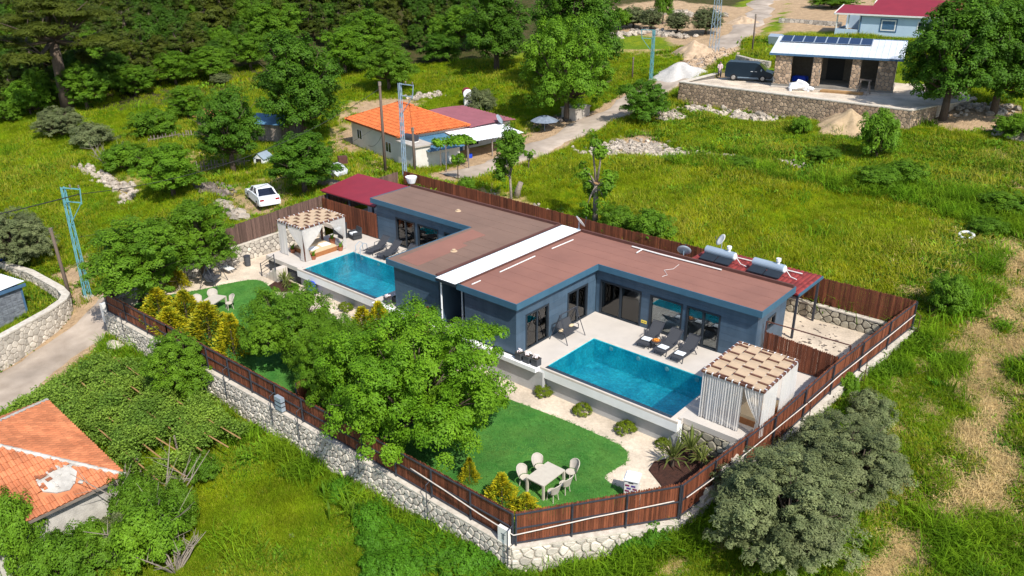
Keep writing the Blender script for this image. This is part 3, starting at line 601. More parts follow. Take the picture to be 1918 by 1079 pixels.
# ---------------------------------------------------------------- the twin villas
def villa(F, right, label):
    root = tag(thing('villa', label, 'villa', (F(3), 2, 0)), kind='thing'); bx = lambda mb, a, b, *c: mb.box(F(a), F(b), *c)
    H = 2.84
    def wall(axis, p, nout, a0, a1, ops, m='navy'):
        """p: outer face; axis 'x' runs along x (face normal +-y) ; ops: (s0, s1, z0, z1)"""
        core = MB()
        def put(mb, s0, s1, z0, z1, d0, d1):
            lo, hi = sorted((p+nout*d0, p+nout*d1))
            if axis == 'x': mb.box(F(s0), F(s1), lo, hi, z0, z1)
            else: mb.box(F(lo), F(hi), s0, s1, z0, z1)
        def strips(z0, z1):
            act = sorted([(o[0], o[1]) for o in ops if o[2] < z1-.02 and o[3] > z0+.02]); s = a0; r = []
            for q0, q1 in act:
                if q0 > s+.02: r.append((s, q0))
                s = max(s, q1)
            if a1 > s+.02: r.append((s, a1))
            return r
        zs = sorted({0, H, *[o[2] for o in ops], *[o[3] for o in ops]})
        for z0, z1 in zip(zs[:-1], zs[1:]):
            for s0, s1 in strips(z0, z1): put(core, s0+(.05 if s0 == a0 else 0), s1-(.05 if s1 == a1 else 0), z0, z1, -.18, -.022)
        obj('wall', core, m, root)
        h = H/7; lv = sorted({*[i*h for i in range(8)], *[o[2] for o in ops], *[o[3] for o in ops]}); lv = [z for k, z in enumerate(lv) if k == 0 or z-lv[k-1] > .012]
        for z0, z1 in zip(lv[:-1], lv[1:]):
            for s0, s1 in strips(z0, z1):
                nseg = max(1, round((s1-s0)/3.2))
                for k in range(nseg):
                    mb = MB(); put(mb, s0+(s1-s0)*k/nseg+.003, s0+(s1-s0)*(k+1)/nseg-.003, z0+.004, z1-.004, -.02, 0); obj('siding_board', mb, m, root)
    def opening(axis, p, nout, s0, s1, z0, z1, split=True, name='sliding_door'):
        def bxx(mb, a, b, zz0, zz1, d0, d1):
            lo, hi = sorted((p+nout*d0, p+nout*d1))
            if axis == 'x': mb.box(F(a), F(b), lo, hi, zz0, zz1)
            else: mb.box(F(lo), F(hi), a, b, zz0, zz1)
            return mb
        fr = MB(); w_ = .075
        bxx(fr, s0-.03, s0+w_, z0, z1+.03, -.12, .03); bxx(fr, s1-w_, s1+.03, z0, z1+.03, -.12, .03)
        bxx(fr, s0+w_, s1-w_, z1-w_, z1+.03, -.12, .03); bxx(fr, s0+w_, s1-w_, z0, z0+.06, -.12, .03)
        d = obj(name, fr, 'frame', root); mid = (s0+s1)/2
        if split:
            obj('stile', bxx(MB(), mid-.06, mid+.06, z0+.06, z1-w_, -.10, .01), 'frame', d)
            for a, b, o in ((s0+w_, mid-.06, -.04), (mid+.06, s1-w_, -.07)): obj('pane', bxx(MB(), a, b, z0+.06, z1-w_, o, o-.012), 'pane', d)
        else: obj('pane', bxx(MB(), s0+w_, s1-w_, z0+.06, z1-w_, -.05, -.062), 'pane', d)
    # outer walls
    wall('x', -7.0, -1, -3.98, -.282, []); wall('x', .26, -1, -.258, 9.73, [(.08, 2.82, .03, 2.13), (3.44, 5.44, .05, 2.13), (5.74, 7.7, .03, 2.14)])
    wall('y', -.26, 1, -7.0, .238, [(-6.19, -4.27, .03, 2.1), (-2.5, -.62, .03, 2.1)]); wall('y', 9.75, 1, .26, 3.8, [(1.55, 2.46, 1.5, 2.15)])
    core = MB(); bx(core, -4.0, -3.86, -6.98, 3.8, 0, H); bx(core, -3.86, 9.73, 3.66, 3.8, 0, H); obj('back_wall', core, 'navy', root)
    for a in ((.08, 2.82, .03, 2.13, True, 'sliding_door'), (3.44, 5.44, .05, 2.13, False, 'window'), (5.74, 7.7, .03, 2.14, True, 'sliding_door')): opening('x', .26, -1, *a)
    opening('y', -.26, 1, -6.19, -4.27, .03, 2.1); opening('y', -.26, 1, -2.5, -.62, .03, 2.1); opening('y', 9.75, 1, 1.55, 2.46, 1.5, 2.15, False, 'window')
    # rooms behind the glass
    fl = MB(); bx(fl, -3.86, -.46, -6.8, 3.66, -.2, .012); bx(fl, -.46, 9.57, .46, 3.66, -.2, .012); obj('floor', fl, 'interior', root)
    pt = MB(); bx(pt, 2.98, 3.1, .46, 3.6, .012, H-.02); bx(pt, 5.55, 5.65, .46, 3.6, .012, H-.02); bx(pt, -3.8, -.5, -3.5, -3.4, .012, H-.02); obj('partition', pt, 'interior', root)
    bed = MB(); bx(bed, -3.2, -1.1, -6.3, -4.6, .3, .62); obj('bed', bed, 'towel', root); ch = MB(); bx(ch, 6.2, 7.0, 1.4, 2.2, .012, .5); bx(ch, 6.2, 7.0, 2.0, 2.2, .5, 1.0); obj('armchair', ch, 'sling', root)
    tub = MB(); bx(tub, 3.75, 5.15, 1.0, 2.4, .012, .62); bx(tub, 3.9, 5.0, 1.15, 2.25, .62, .66); obj('hot_tub', tub, 'towel', root)
    cu = MB()
    for (x0, x1, y) in ((-.55, -.5, 0),):
        for s0, s1 in ((-4.75, -4.32), (-.95, -.66)):
            cu.sheet(lambda u, v: (F(-.55+.05*math.sin(u*28)), s0+(s1-s0)*u, .05+2.1*v), 24, 1)
    obj('curtain', cu, 'curtain', root)
    cu = MB().sheet(lambda u, v: (F(.15+.25*u), .55+.05*math.sin(u*22), .05+2.1*v), 16, 1).sheet(lambda u, v: (F(2.4+.35*u), .55+.05*math.sin(u*22), .05+2.1*v), 16, 1); obj('curtain', cu, 'curtain', root)
    # roof
    RP = [(-4.23, -7.27), (0, -7.27), (0, 0), (10.0, 0), (10.0, 4.07), (-4.23, 4.07)]
    rp = [(F(x), y) for x, y in RP]; obj('roof', MB().prism(rp, 2.86, 3.17), 'roof_red' if right else 'roof_brown', root)
    for i in range(6):
        (x0, y0), (x1, y1) = RP[i], RP[(i+1) % 6]; mb = MB()
        if abs(x0-x1) < .01:
            t_ = .05; s_ = 1 if x0 > -1 else -1; ya, yb = sorted((y0, y1)); bx(mb, x0, x0+t_*s_, ya-(.05 if ya < -7 or (x0 > 9) else 0)+.002, yb+.048 if y1 > y0 and x0 > 9 else yb-.002, 2.84, 3.20)
            obj('fascia', mb, 'fascia', root)
        else:
            up = y0 > 3; bx(mb, min(x0, x1), max(x0, x1), y0-.05 if not up else y0, y0 if not up else y0+.05, 2.84, 3.20); obj('fascia', mb, 'fascia', root)
    sof = MB(); 
    lip = MB(); bx(lip, -4.2, 9.98, 3.86, 4.0, 3.17, 3.34); bx(lip, -4.2, -4.02, -7.2, 3.86, 3.17, 3.27); obj('roof_upstand', lip, 'roof_lip', root)
    seams = MB()
    if right:
        for y in (-6.1, -5.1, -4.1, -3.1, -2.1, -1.1): bx(seams, -4.0, -.02, y-.01, y+.01, 3.17, 3.178)
        for y in (.9, 1.9, 2.9): bx(seams, -4.0, 9.98, y-.012, y+.012, 3.17, 3.178)
    else:
        for y in (-6.1, -5.1, -4.1, -3.1, -2.1, -1.1, .9, 1.9, 2.9): bx(seams, -4.0, -.02 if y < 0 else 9.98, y-.012, y+.012, 3.17, 3.178)
        obj('roof_patch', MB().prism([(F(-.45), -6.75), (F(-.3), -.25), (F(-1.7), -.5), (F(-1.55), -2.5), (F(-2.1), -2.6), (F(-2.2), -6.9)], 3.17, 3.18), 'roof_red', root)
    obj('roof_seam', seams, 'roof_red' if right else 'roof_brown', root)
    return root
VR = villa(lambda x: x, True, 'right hand dark blue flat villa with a reddish roof round the nearer pool')
VL = villa(MX, False, 'left hand dark blue flat villa with a brown roof round the farther pool')
# corrugated strip over the corridor
t = thing('corrugated_canopy', 'white corrugated metal strip bridging the two villa roofs', 'canopy roof', (-4.95, -2, 3.2)); mb = MB()
NY = 600
mb.sheet(lambda u, v: (-5.55+1.5*u, -7.62+11.5*v, 3.30+.012*math.sin(v*NY)), 1, 1000); obj('sheet', mb, 'white_metal', t, smooth=True)
obj('edge_trim', MB().box(-5.56, -4.04, -7.64, -7.60, 3.12, 3.26), 'frame', t)
mb = MB().tube([(-5.45, -7.33, 3.1), (-5.45, -7.33, .01)], .05, 8); single('drainpipe', mb, 'white_metal', 'white drainpipe at the left villa corner beside the dark corridor', 'drainpipe', 'corridor drainpipes')
mb = MB().tube([(-4.75, -6.4, 3.1), (-4.75, -6.4, 0)], .05, 8); single('drainpipe', mb, 'white_metal', 'white drainpipe standing in the middle of the dark corridor', 'drainpipe', 'corridor drainpipes')
# roof clutter
for lb, pts, r in (('long white pipe lying along the back edge of the red roof', [(.0, 3.55, 3.25), (1.9, 3.5, 3.25), (5.9, 3.6, 3.25)], .045), ('short white pipe stub crossing the long roof pipe', [(.75, 3.5, 3.25), (.8, 2.8, 3.25)], .04),
    ('white pipe on the red roof edge beside the corrugated strip, the longer one', [(-3.5, -4.6, 3.21), (-3.55, -1.4, 3.21)], .035), ('white pipe on the red roof edge nearest the back of the strip', [(-3.55, .2, 3.21), (-3.5, 2.3, 3.21)], .035), ('white pipe on the red roof edge nearest the front of the strip', [(-3.5, -6.9, 3.21), (-3.5, -6.2, 3.21)], .035),
    ('thin crooked white cable lying on the red roof', [(3.6, 2.9, 3.2), (3.7, 2.1, 3.2), (3.4, 1.6, 3.2), (3.9, 1.1, 3.2), (3.8, .7, 3.2)], .011)):
    single('pipe', MB().tube(pts, r, 6), 'pvc', lb, 'pipe', 'pipes on the roofs')
for p, lb in (((-7.84, -3.85, 3.18), 'round pale vent cap on the near wing of the brown roof'), ((-13.03, 1.87, 3.18), 'round pale vent cap on the far wing of the brown roof')):
    single('roof_vent', MB().lathe([(.22, 0), (.2, .03), (.12, .05), (.12, .12), (.02, .15)], p, 14), 'canvas', lb, 'roof vent', 'roof vents')
def sat_dish(label, loc, rz, m, r=.42, tilt=35, arm=True, mast=.5):
    t = thing('satellite_dish', label, 'satellite dish', loc, rz); b = MB()
    q = Matrix.Translation((0, 0, mast)) @ Matrix.Rotation(R_(90-tilt), 4, 'X')
    vs = []; N = 18; pr = [(0.02, 0), (.35, .02), (.7, .07), (1, .14)]
    for s_ in (0, -.015):
        for rr, zz in (pr if s_ == 0 else pr[::-1]): vs += [q @ Vector((rr*r*math.cos(2*math.pi*j/N), rr*r*1.08*math.sin(2*math.pi*j/N), zz*r+s_)) for j in range(N)]
    b.add(vs, [(i*N+j, i*N+(j+1) % N, (i+1)*N+(j+1) % N, (i+1)*N+j) for i in range(7) for j in range(N)]); obj('dish', b, m, t, smooth=True, local=True)
    obj('mast', MB().tube([(0, .06, 0), (0, .06, mast)], .025, 6).box(-.12, .12, -.06, .18, 0, .02), 'galv', t, local=True)
    if arm: obj('feed_arm', MB().tube([q @ Vector((0, -r, .1)), q @ Vector((0, -r*.25, r*1.15))], .015, 5).tube([q @ Vector((0, -r*.3, r*1.1)), q @ Vector((0, -.02, r*1.15))], .04, 6), 'steel', t, local=True)
    return t
sat_dish('pale satellite dish at the back end of the white roof strip', (-4.2, 3.93, 3.3), R_(150), 'white', .42)
sat_dish('dark grey satellite dish at the back edge of the red roof', (3.1, 4.3, 3.0), R_(200), 'tank', .42)
sat_dish('white satellite dish turned edge on above the water heaters', (3.9, 7.4, 2.75), R_(-42), 'white', .36, mast=.75)
# solar water heaters on a lean-to behind the villa
t = thing('lean_to_shed', 'red tiled lean-to behind the villa carrying water heaters', 'lean-to', (6.5, 6, 0))
obj('roof_deck', MB().box(2.9, 10.05, 4.55, 7.95, 2.52, 2.58), 'red_metal', t)
mb = MB()
for i in range(28):
    for j in range(11):
        x = 2.9+i*.255; y = 4.56+j*.306; z = 2.585; mb.add([(x+.005, y, z), (x+.25, y, z), (x+.25, y+.30, z+.012), (x+.005, y+.30, z+.012), (x+.07, y, z+.05), (x+.185, y, z+.05), (x+.185, y+.30, z+.062), (x+.07, y+.30, z+.062)], [(0, 4, 7, 3), (4, 5, 6, 7), (5, 1, 2, 6), (0, 1, 5, 4), (3, 7, 6, 2)])
tag(obj('roof_tile', mb, 'tile_red_i', t), kind='stuff')
for x, y in ((10.0, 7.6), (10.0, 4.65), (3, 7.6)): obj('post', MB().box(x-.06, x+.06, y-.06, y+.06, -.12, 2.52), 'steel', t)
obj('gutter', MB().box(10.05, 10.13, 4.55, 7.95, 2.46, 2.6), 'fascia', t)
for x, lb in ((3.5, 'blue grey cylinder of the water heater beside the satellite dishes'), (6.55, 'blue grey cylinder of the water heater at the right end of the lean-to')):
    h = thing('solar_water_heater', lb, 'water heater', (x+1, 6.2, 2.62), group='solar water heaters')
    obj('tank', MB().tube([(x, 6.3, 3.12), (x+.04, 6.3, 3.12), (x+1.9, 6.25, 3.12), (x+1.94, 6.25, 3.12)], [.2, .26, .26, .2], 20), 'tank', h, smooth=False)
    obj('end_cap', MB().tube([(x+1.94, 6.25, 3.12), (x+2.0, 6.25, 3.12)], [.22, .15], 16), 'white_metal', h)
    obj('expansion_pot', MB().lathe([(.09, 0), (.09, .16), (.14, .18), (.14, .34)], (x+1.5, 6.27, 3.34), 12), 'white_metal', h)
    obj('stand', MB().bar((x+.3, 6.3, 3.1), (x+.3, 5.2, 2.66), .05, .05).bar((x+1.7, 6.3, 3.1), (x+1.7, 5.2, 2.66), .05, .05).bar((x+.3, 6.5, 3.1), (x+.3, 6.7, 2.66), .05, .05).bar((x+1.7, 6.5, 3.1), (x+1.7, 6.7, 2.66), .05, .05), 'rust', h)
    for k in range(2):
        obj('solar_collector', MB().add([(x+.08+k*.98, 5.35, 2.82), (x+1.0+k*.98, 5.35, 2.82), (x+1.0+k*.98, 6.02, 2.98), (x+.08+k*.98, 6.02, 2.98), (x+.08+k*.98, 5.35, 2.88), (x+1.0+k*.98, 5.35, 2.88), (x+1.0+k*.98, 6.02, 3.04), (x+.08+k*.98, 6.02, 3.04)], [(3, 2, 1, 0), (4, 5, 6, 7), (0, 1, 5, 4), (1, 2, 6, 5), (2, 3, 7, 6), (3, 0, 4, 7)]), 'frame', h)
    obj('pipe', MB().tube([(x+2.05, 6.2, 3.1), (x+2.3, 6.3, 2.75), (x+2.7, 6.2, 2.72)], .03, 5).tube([(x+.2, 7.2, 2.72), (x+2.6, 7.25, 2.72)], .04, 5), 'pvc', h)
# carport
t = thing('carport', 'carport with a plain red metal roof beside the left villa', 'carport', (-23.5, 2.5, 0))
obj('roof', MB().add([(-26.6, .42, 2.34), (-20.2, .42, 2.34), (-20.9, 4.95, 2.62), (-27.3, 4.8, 2.62), (-26.6, .42, 2.42), (-20.2, .42, 2.42), (-20.9, 4.95, 2.70), (-27.3, 4.8, 2.70)], [(3, 2, 1, 0), (4, 5, 6, 7), (0, 1, 5, 4), (1, 2, 6, 5), (2, 3, 7, 6), (3, 0, 4, 7)]), 'red_metal', t)
for x, y in ((-26, .6), (-20.6, .6), (-23.3, .6), (-20.9, 4.6), (-26, 4.6)): obj('post', MB().box(x-.06, x+.06, y-.06, y+.06, 0, 2.36), 'steel', t)
obj('beam', MB().box(-26.5, -20.3, .5, .62, 2.24, 2.335), 'steel', t)
single('freezer', MB().box(-22.3, -20.9, 1.5, 2.3, .02, 1.95).box(-22.3, -20.9, 1.48, 1.5, .9, .94), 'white_metal', 'white cabinet just visible under the red carport roof', 'cabinet')
single('basin', MB().lathe([(.3, 0), (.45, .4), (.47, .5), (.42, .46), (.3, .1)], (-22.1, 5.9, 2.62), 16), 'white_metal', 'white plastic basin behind the carport roof by the fence', 'basin')
# clothes frame in the side yard
single('clothes_rail', MB().bar((9.95, .9, 2.3), (13.9, 2.1, 1.75), .05, .05).bar((13.9, 2.1, 1.75), (13.9, 2.1, -.1), .05, .05).bar((9.95, .9, 2.3), (9.95, .9, -.1), .05, .05), 'rust', 'rusty pipe frame spanning the small side yard', 'pipe frame')
# ---------------------------------------------------------------- gazebos
def gazebo(label, x0, x1, y0, y1, curtains, zt=2.42):
    g = tag(thing('gazebo', label, 'gazebo', ((x0+x1)/2, (y0+y1)/2, 0)), kind='thing')
    for x in (x0+.13, x1-.13):
        for y in (y0+.13, y1-.13): obj('post', MB().box(x-.06, x+.06, y-.06, y+.06, 0, zt), 'beam', g)
    nb, nr = 5, 8; wx = (x1-x0)/nb
    for a, b in (((x0-.06, y0), (x1+.06, y0)), ((x0-.06, y1), (x1+.06, y1)), ((x0, y0+.06), (x0, y1-.06)), ((x1, y0+.06), (x1, y1-.06))): obj('beam', MB().bar((*a, zt), (*b, zt), .1, .1), 'beam', g)
    ys = [y0+(y1-y0)*(j+.5)/nr for j in range(nr)]
    for j in range(nr): obj('slat', MB().box(x0+.06, x1-.06, ys[j]-.045, ys[j]+.045, zt-.02, zt+.02), 'beam', g)
    for i in range(nb):
        a, b = x0+i*wx+.012, x0+(i+1)*wx-.012; mb = MB(); pts = [(y0-.05, zt+.055)]
        for j, y in enumerate(ys):
            up = (i+j) % 2 == 0; pts += [(y-.065, zt+(.04 if up else -.035)), (y+.065, zt+(.04 if up else -.035))]
        pts.append((y1+.05, zt+.055)); vs = []
        for (y, z) in pts: vs += [(a, y, z), (b, y, z)]
        k = len(pts); vs += [(x, y, z-.012) for x, y, z in vs]
        fs = [(2*q, 2*q+1, 2*q+3, 2*q+2) for q in range(k-1)]; fs += [tuple(2*k+c for c in f)[::-1] for f in fs] + [(2*q, 2*q+2, 2*k+2*q+2, 2*k+2*q) for q in range(k-1)]+[(2*q+3, 2*q+1, 2*k+2*q+1, 2*k+2*q+3) for q in range(k-1)]
        obj('woven_band', mb.add(vs, fs), 'canvas', g)
    # lashings round the rim
    for (a, b), ax in ((((x0, y0), (x1, y0)), 0), (((x0, y0), (x0, y1)), 1), (((x1, y0), (x1, y1)), 1), (((x0, y1), (x1, y1)), 0)):
        n = 9
        for i in range(n):
            s = (i+.5)/n; x = a[0]+(b[0]-a[0])*s; y = a[1]+(b[1]-a[1])*s; hx, hy = (.02, .056) if ax == 0 else (.056, .02)
            obj('lashing', MB().box(x-hx, x+hx, y-hy, y+hy, zt-.058, zt+.06), 'towel', g)
    for c in curtains:
        (xa, ya), (xb, yb), kind = c; D = Vector((xb-xa, yb-ya, 0)); Lw = D.length; d = D/Lw; nn = Vector((d.y, -d.x, 0)); nf = int(Lw*9)
        ph = rnd.uniform(0, 6)
        def fn(u, v):
            z = zt-.05-(zt-.09)*v; f = math.sin(u*nf*6.283+ph+math.sin(u*13+ph)*1.2)*.034*(.5+v*.8)+math.sin(u*nf*2.1+ph)*.02*v; s = u*Lw
            if kind: # gathered and tied towards one end
                tgt = 0.06*Lw if kind == 'a' else .94*Lw; k = min(1, (v/.62)**1.6); w_ = 1-k*.86 if v < .62 else .14+(v-.62)*.35; s = tgt+(s-tgt)*w_; f *= (.5+.6*w_)
            q = Vector((xa, ya, 0))+d*s+nn*f; return (q.x, q.y, z)
        obj('curtain', MB().sheet(fn, nf*7, 22), 'curtain', g, smooth=True)
    return g
x0, x1, y0, y1 = 10.05, 12.97, -6.05, -2.4
gazebo('nearer gazebo with a woven beige roof and long white curtains', x0, x1, y0, y1, [((x0+.02, y0+.02), (x0+2.0, y0-.02), ''), ((x0+2.05, y0), (x1, y0), 'b'), ((x1+.02, y0), (x1+.02, y0+1.5), ''), ((x1+.02, y0+1.95), (x1+.02, y1), ''), ((x0, y1), (x0, y0+2.2), ''), ((x0, y0+.9), (x0, y0), 'b')])
t = thing('platform_bed', 'low wooden daybed glimpsed through the curtains of the nearer gazebo', 'daybed', (11.6, -4.3, 0)); obj('base', MB().box(10.6, 12.7, -5.3, -3.0, 0.005, .3), 'bed_wood', t); obj('mattress', MB().box(10.65, 12.65, -5.25, -3.05, .3, .46), 'mattress', t)
x0, x1, y0, y1 = -22.95, -20.1, -6.05, -2.4
gazebo('farther gazebo with a woven beige roof and tied back white curtains', x0, x1, y0, y1, [((x0, y0), (x0+1.0, y0), ''), ((x0+1.15, y0), (x1, y0), 'b'), ((x1, y0), (x1, y0+1.75), 'a'), ((x1, y1-1.3), (x1, y1), 'b'), ((x0, y1), (x0, y1-.8), 'a'), ((x0, y0+.8), (x0, y0), 'b')])
t = thing('daybed', 'orange wood daybed with a beige mattress in the farther gazebo', 'daybed', (-21.3, -4.2, 0)); obj('base', MB().box(-22.5, -20.25, -5.25, -3.15, .005, .3), 'bed_wood', t); obj('mattress', MB().box(-22.45, -20.32, -5.2, -3.2, .3, .42), 'mattress', t)
def towel(label, loc, rz, w_=.55, l_=.75, group='folded towels'):
    o = single('towel', MB().box(-w_/2, w_/2, -l_/2, l_/2, 0, .035).box(-w_/2+.03, w_/2-.05, -l_/2+.05, l_/2-.06, .035, .06), 'towel', label, 'towel', group); o.location = loc; o.rotation_euler = (0, 0, rz); return o
towel('blue and white towel on the daybed mattress, nearer the tied curtain', (-20.95, -4.75, .42), .2); towel('blue and white towel on the daybed mattress, nearer the tall pot', (-21.0, -3.7, .42), -.1)
def pot(label, loc, r, h, plant, m='terracotta', square=False):
    t = thing('potted_plant' if plant else 'pot', label, 'potted plant', loc, group='terracotta pots by the daybed' if m == 'terracotta' else None)
    obj('pot', MB().lathe([(r*.72, 0), (r, h*.9), (r*1.08, h*.9), (r*1.08, h), (r*.92, h), (r*.9, h*.86)], (0, 0, 0), 14), m, t, local=True); obj('soil', MB().lathe([(.01, 0), (r*.9, .0)], (0, 0, h*.88), 12), 'soil', t, local=True)
    b = MB(); q = random.Random(int(loc[0]*100))
    for i in range(plant):
        a = q.uniform(0, 6.28); tl = q.uniform(.25, .45); e = Vector((math.cos(a)*tl*.5, math.sin(a)*tl*.5, tl)); b.tube([(math.cos(a)*r*.3, math.sin(a)*r*.3, h*.88), e*.5+Vector((0, 0, h)), e+Vector((0, 0, h*.9))], [.035, .04, .012], 5)
    if plant: obj('leaves', b, 'leaf_mid', t, local=True)
    return t
pot('round terracotta pot with a cactus at the front corner of the daybed', (-20.12, -5.35, 0), .2, .3, 7); pot('round terracotta pot with a cactus at the pool corner of the daybed', (-20.05, -3.05, 0), .2, .32, 7); pot('tall terracotta pot with a cactus behind the daybed mattress', (-21.2, -2.85, 0), .22, .62, 8)
pot('terracotta pot with a small plant by the steps of the farther gazebo', (-22.3, -5.5, 0), .18, .3, 7)
# ---------------------------------------------------------------- loungers, tables, swings, chairs
def make_lounger():
    t = thing('sun_lounger', 'x', 'sun lounger', group='dark sling loungers by the pools')
    obj('seat', MB().sheet(lambda u, v: (-.32+.64*u, -.95+1.25*v, .33-.03*math.sin(v*3.1)), 4, 8), 'sling', t); obj('backrest', MB().sheet(lambda u, v: (-.32+.64*u, .30+.62*v, .33+.55*v-.03*math.sin(v*3.1)), 4, 6), 'sling', t)
    for s in (-1, 1):
        obj('side_rail', MB().tube([(s*.34, -1.0, .30), (s*.34, -.6, .34), (s*.34, .32, .33)], .028, 6), 'steel', t); obj('back_rail', MB().tube([(s*.34, .30, .33), (s*.34, .95, .91)], .025, 6), 'steel', t)
        obj('leg', MB().tube([(s*.34, -.72, .33), (s*.35, -.82, 0)], .026, 6), 'steel', t); obj('leg', MB().tube([(s*.34, .40, .33), (s*.36, .62, 0)], .026, 6), 'steel', t)
        obj('armrest', MB().tube([(s*.37, .05, .34), (s*.39, .12, .55), (s*.39, .5, .56), (s*.37, .62, .36)], .024, 6), 'steel', t)
    obj('cross_bar', MB().tube([(-.34, -1.0, .30), (.34, -1.0, .30)], .026, 6), 'steel', t); obj('cross_bar', MB().tube([(-.34, .95, .91), (.34, .95, .91)], .026, 6), 'steel', t)
    return t
LG = make_lounger(); first = True
for (x, y, rz, lb) in ((4.35, -1.05, .05, 'dark sling lounger nearest the yellow sign, facing the nearer pool'), (5.55, -1.2, .0, 'dark sling lounger in the middle of the row by the nearer pool'), (6.62, -1.28, -.04, 'dark sling lounger at the right end by the nearer gazebo'),
    (-17.9, -1.45, .05, 'dark sling lounger at the farther pool, left of the pair of loungers'), (-16.6, -1.5, .0, 'dark sling lounger at the farther pool next to the dark side table'), (-15.1, -1.4, 0, 'dark sling lounger at the farther pool half hidden by the brown roof')):
    if first: o = LG; first = False; o.location = (x, y, .0); o.rotation_euler = (0, 0, rz); o['label'] = lb
    else: dup(LG, (x, y, 0), rz, lb)
towel('folded white towel on the lounger nearest the yellow sign', (4.37, -1.45, .36), .1, .5, .4); towel('folded white towel on the middle lounger of the nearer row', (5.55, -1.7, .36), -.05, .5, .4); towel('folded white towel on the lounger at the right end', (6.6, -1.75, .36), .05, .5, .4)
def side_table(label, loc):
    t = thing('side_table', label, 'side table', loc, group='dark side tables'); obj('tabletop', MB().lathe([(.02, .43), (.3, .43), (.31, .45), (.3, .47), (.02, .47)], (0, 0, 0), 18), 'rattan', t, local=True)
    for a in range(4): obj('leg', MB().tube([(.22*math.cos(a*1.571+.7), .22*math.sin(a*1.571+.7), .43), (.27*math.cos(a*1.571+.7), .27*math.sin(a*1.571+.7), 0)], .022, 6), 'rattan', t, local=True)
    return t
side_table('small dark table with a fruit tray between two loungers', (4.98, -1.5, 0)); side_table('small dark table beside the loungers at the farther pool', (-16.0, -2.15, 0))
t = thing('fruit_tray', 'tray heaped with orange fruit on the small dark table', 'fruit tray', (4.98, -1.5, .472)); obj('tray', MB().lathe([(.02, 0), (.2, .0), (.24, .04), (.22, .04), (.19, .015)], (0, 0, 0), 16), 'bed_wood', t, local=True)
for i in range(6): obj('fruit', MB().blob((.1*math.cos(i*1.05), .1*math.sin(i*1.05), .06), .055, .055, .05, i, 8, 5, .05), 'fruit', t, smooth=True, local=True)
def swing(label, loc, rz):
    t = thing('garden_swing', label, 'garden swing', loc, rz, group='black metal garden swings'); r = .024
    for s in (-1, 1):
        obj('leg', MB().tube([(s*.82, -.62, 0), (s*.72, 0, 1.62)], r, 6), 'steel', t, local=True); obj('leg', MB().tube([(s*.82, .62, 0), (s*.72, 0, 1.62)], r, 6), 'steel', t, local=True)
        obj('hanger', MB().tube([(s*.62, 0, 1.6), (s*.62, -.25, .72), (s*.62, -.28, .48)], .014, 5).tube([(s*.62, 0, 1.6), (s*.62, .3, .9)], .014, 5), 'steel', t, local=True); obj('armrest', MB().tube([(s*.62, -.28, .46), (s*.62, -.3, .68), (s*.62, .22, .72)], .02, 6), 'steel', t, local=True)
    obj('top_bar', MB().tube([(-.78, 0, 1.62), (.78, 0, 1.62)], .028, 6), 'steel', t, local=True); obj('seat', MB().box(-.62, .62, -.32, .18, .43, .47), 'sling', t, local=True)
    obj('backrest', MB().add([(-.62, .16, .46), (.62, .16, .46), (.62, .36, .98), (-.62, .36, .98), (-.62, .19, .45), (.62, .19, .45), (.62, .39, .97), (-.62, .39, .97)], [(0, 1, 2, 3), (7, 6, 5, 4), (0, 4, 5, 1), (1, 5, 6, 2), (2, 6, 7, 3), (3, 7, 4, 0)]), 'sling', t, local=True)
    return t
swing('black garden swing seat on the deck against the pale blue wall', (.52, -3.5, 0), R_(90)); single('cushion', MB().blob((.35, -3.9, .52), .14, .2, .07, 3, 8, 5, .1).blob((.4, -3.0, .52), .14, .2, .07, 5, 8, 5, .1), 'mattress', 'beige cushion lying on the swing seat on the deck', 'cushion', smooth=True)
swing('black garden swing on the gravel of the left garden under trees', (-23.9, -10.9, gd(-23.9)), R_(125))
# plastic dining sets
def make_chair():
    t = thing('garden_chair', 'x', 'garden chair', group='cream plastic garden chairs'); m = 'white_plastic'
    obj('seat', MB().prism([(.23*math.cos(a*.524), .23*math.sin(a*.524)) for a in range(12)], .42, .45), m, t)
    def shell(u, v):
        a = R_(20+140*u); h = .45+.33*v*(math.sin(math.pi*(.08+.84*u)))**.55+.16*v; rr = .27+.06*v; return (rr*math.cos(a)*1.0, rr*math.sin(a)*.9+.02+.06*v, h)
    obj('backrest', MB().sheet(shell, 14, 6), 'chair_shell', t, smooth=True); rim = [Vector(shell(i/14, 1)) for i in range(15)]; obj('rim', MB().tube([Vector(shell(0, 0))]+rim+[Vector(shell(1, 0))], .022, 6), m, t, smooth=True)
    for a in (45, 135, 225, 315): obj('leg', MB().tube([(.19*math.cos(R_(a)), .19*math.sin(R_(a)), .43), (.25*math.cos(R_(a)), .25*math.sin(R_(a)), 0)], .02, 6), m, t)
    return t
mk('chair_shell', (.50, .455, .40), .6, (.44, .40, .35), 4)
def dining(cx, cy, cz, label, chairs, rz):
    t = thing('garden_table', label, 'garden table', (cx, cy, cz), rz, group='garden tables'); m = 'white_plastic'
    obj('tabletop', MB().box(-.48, .48, -.75, .75, .70, .745), m, t, local=True); obj('apron', MB().box(-.42, .42, -.69, .69, .62, .699), m, t, local=True)
    for sx in (-1, 1):
        for sy in (-1, 1): obj('leg', MB().box(sx*.44-.045, sx*.44+.045, sy*.71-.045, sy*.71+.045, 0, .698), m, t, local=True)
    return t
dining(6.76, -13.3, gd(6)+.04, 'cream plastic table on the nearer lawn by the front fence', None, 0)
dining(-20.2, -13.1, gd(-20)+.04, 'cream plastic table on the farther lawn behind golden bushes', None, .4)
CHR = make_chair(); first = True
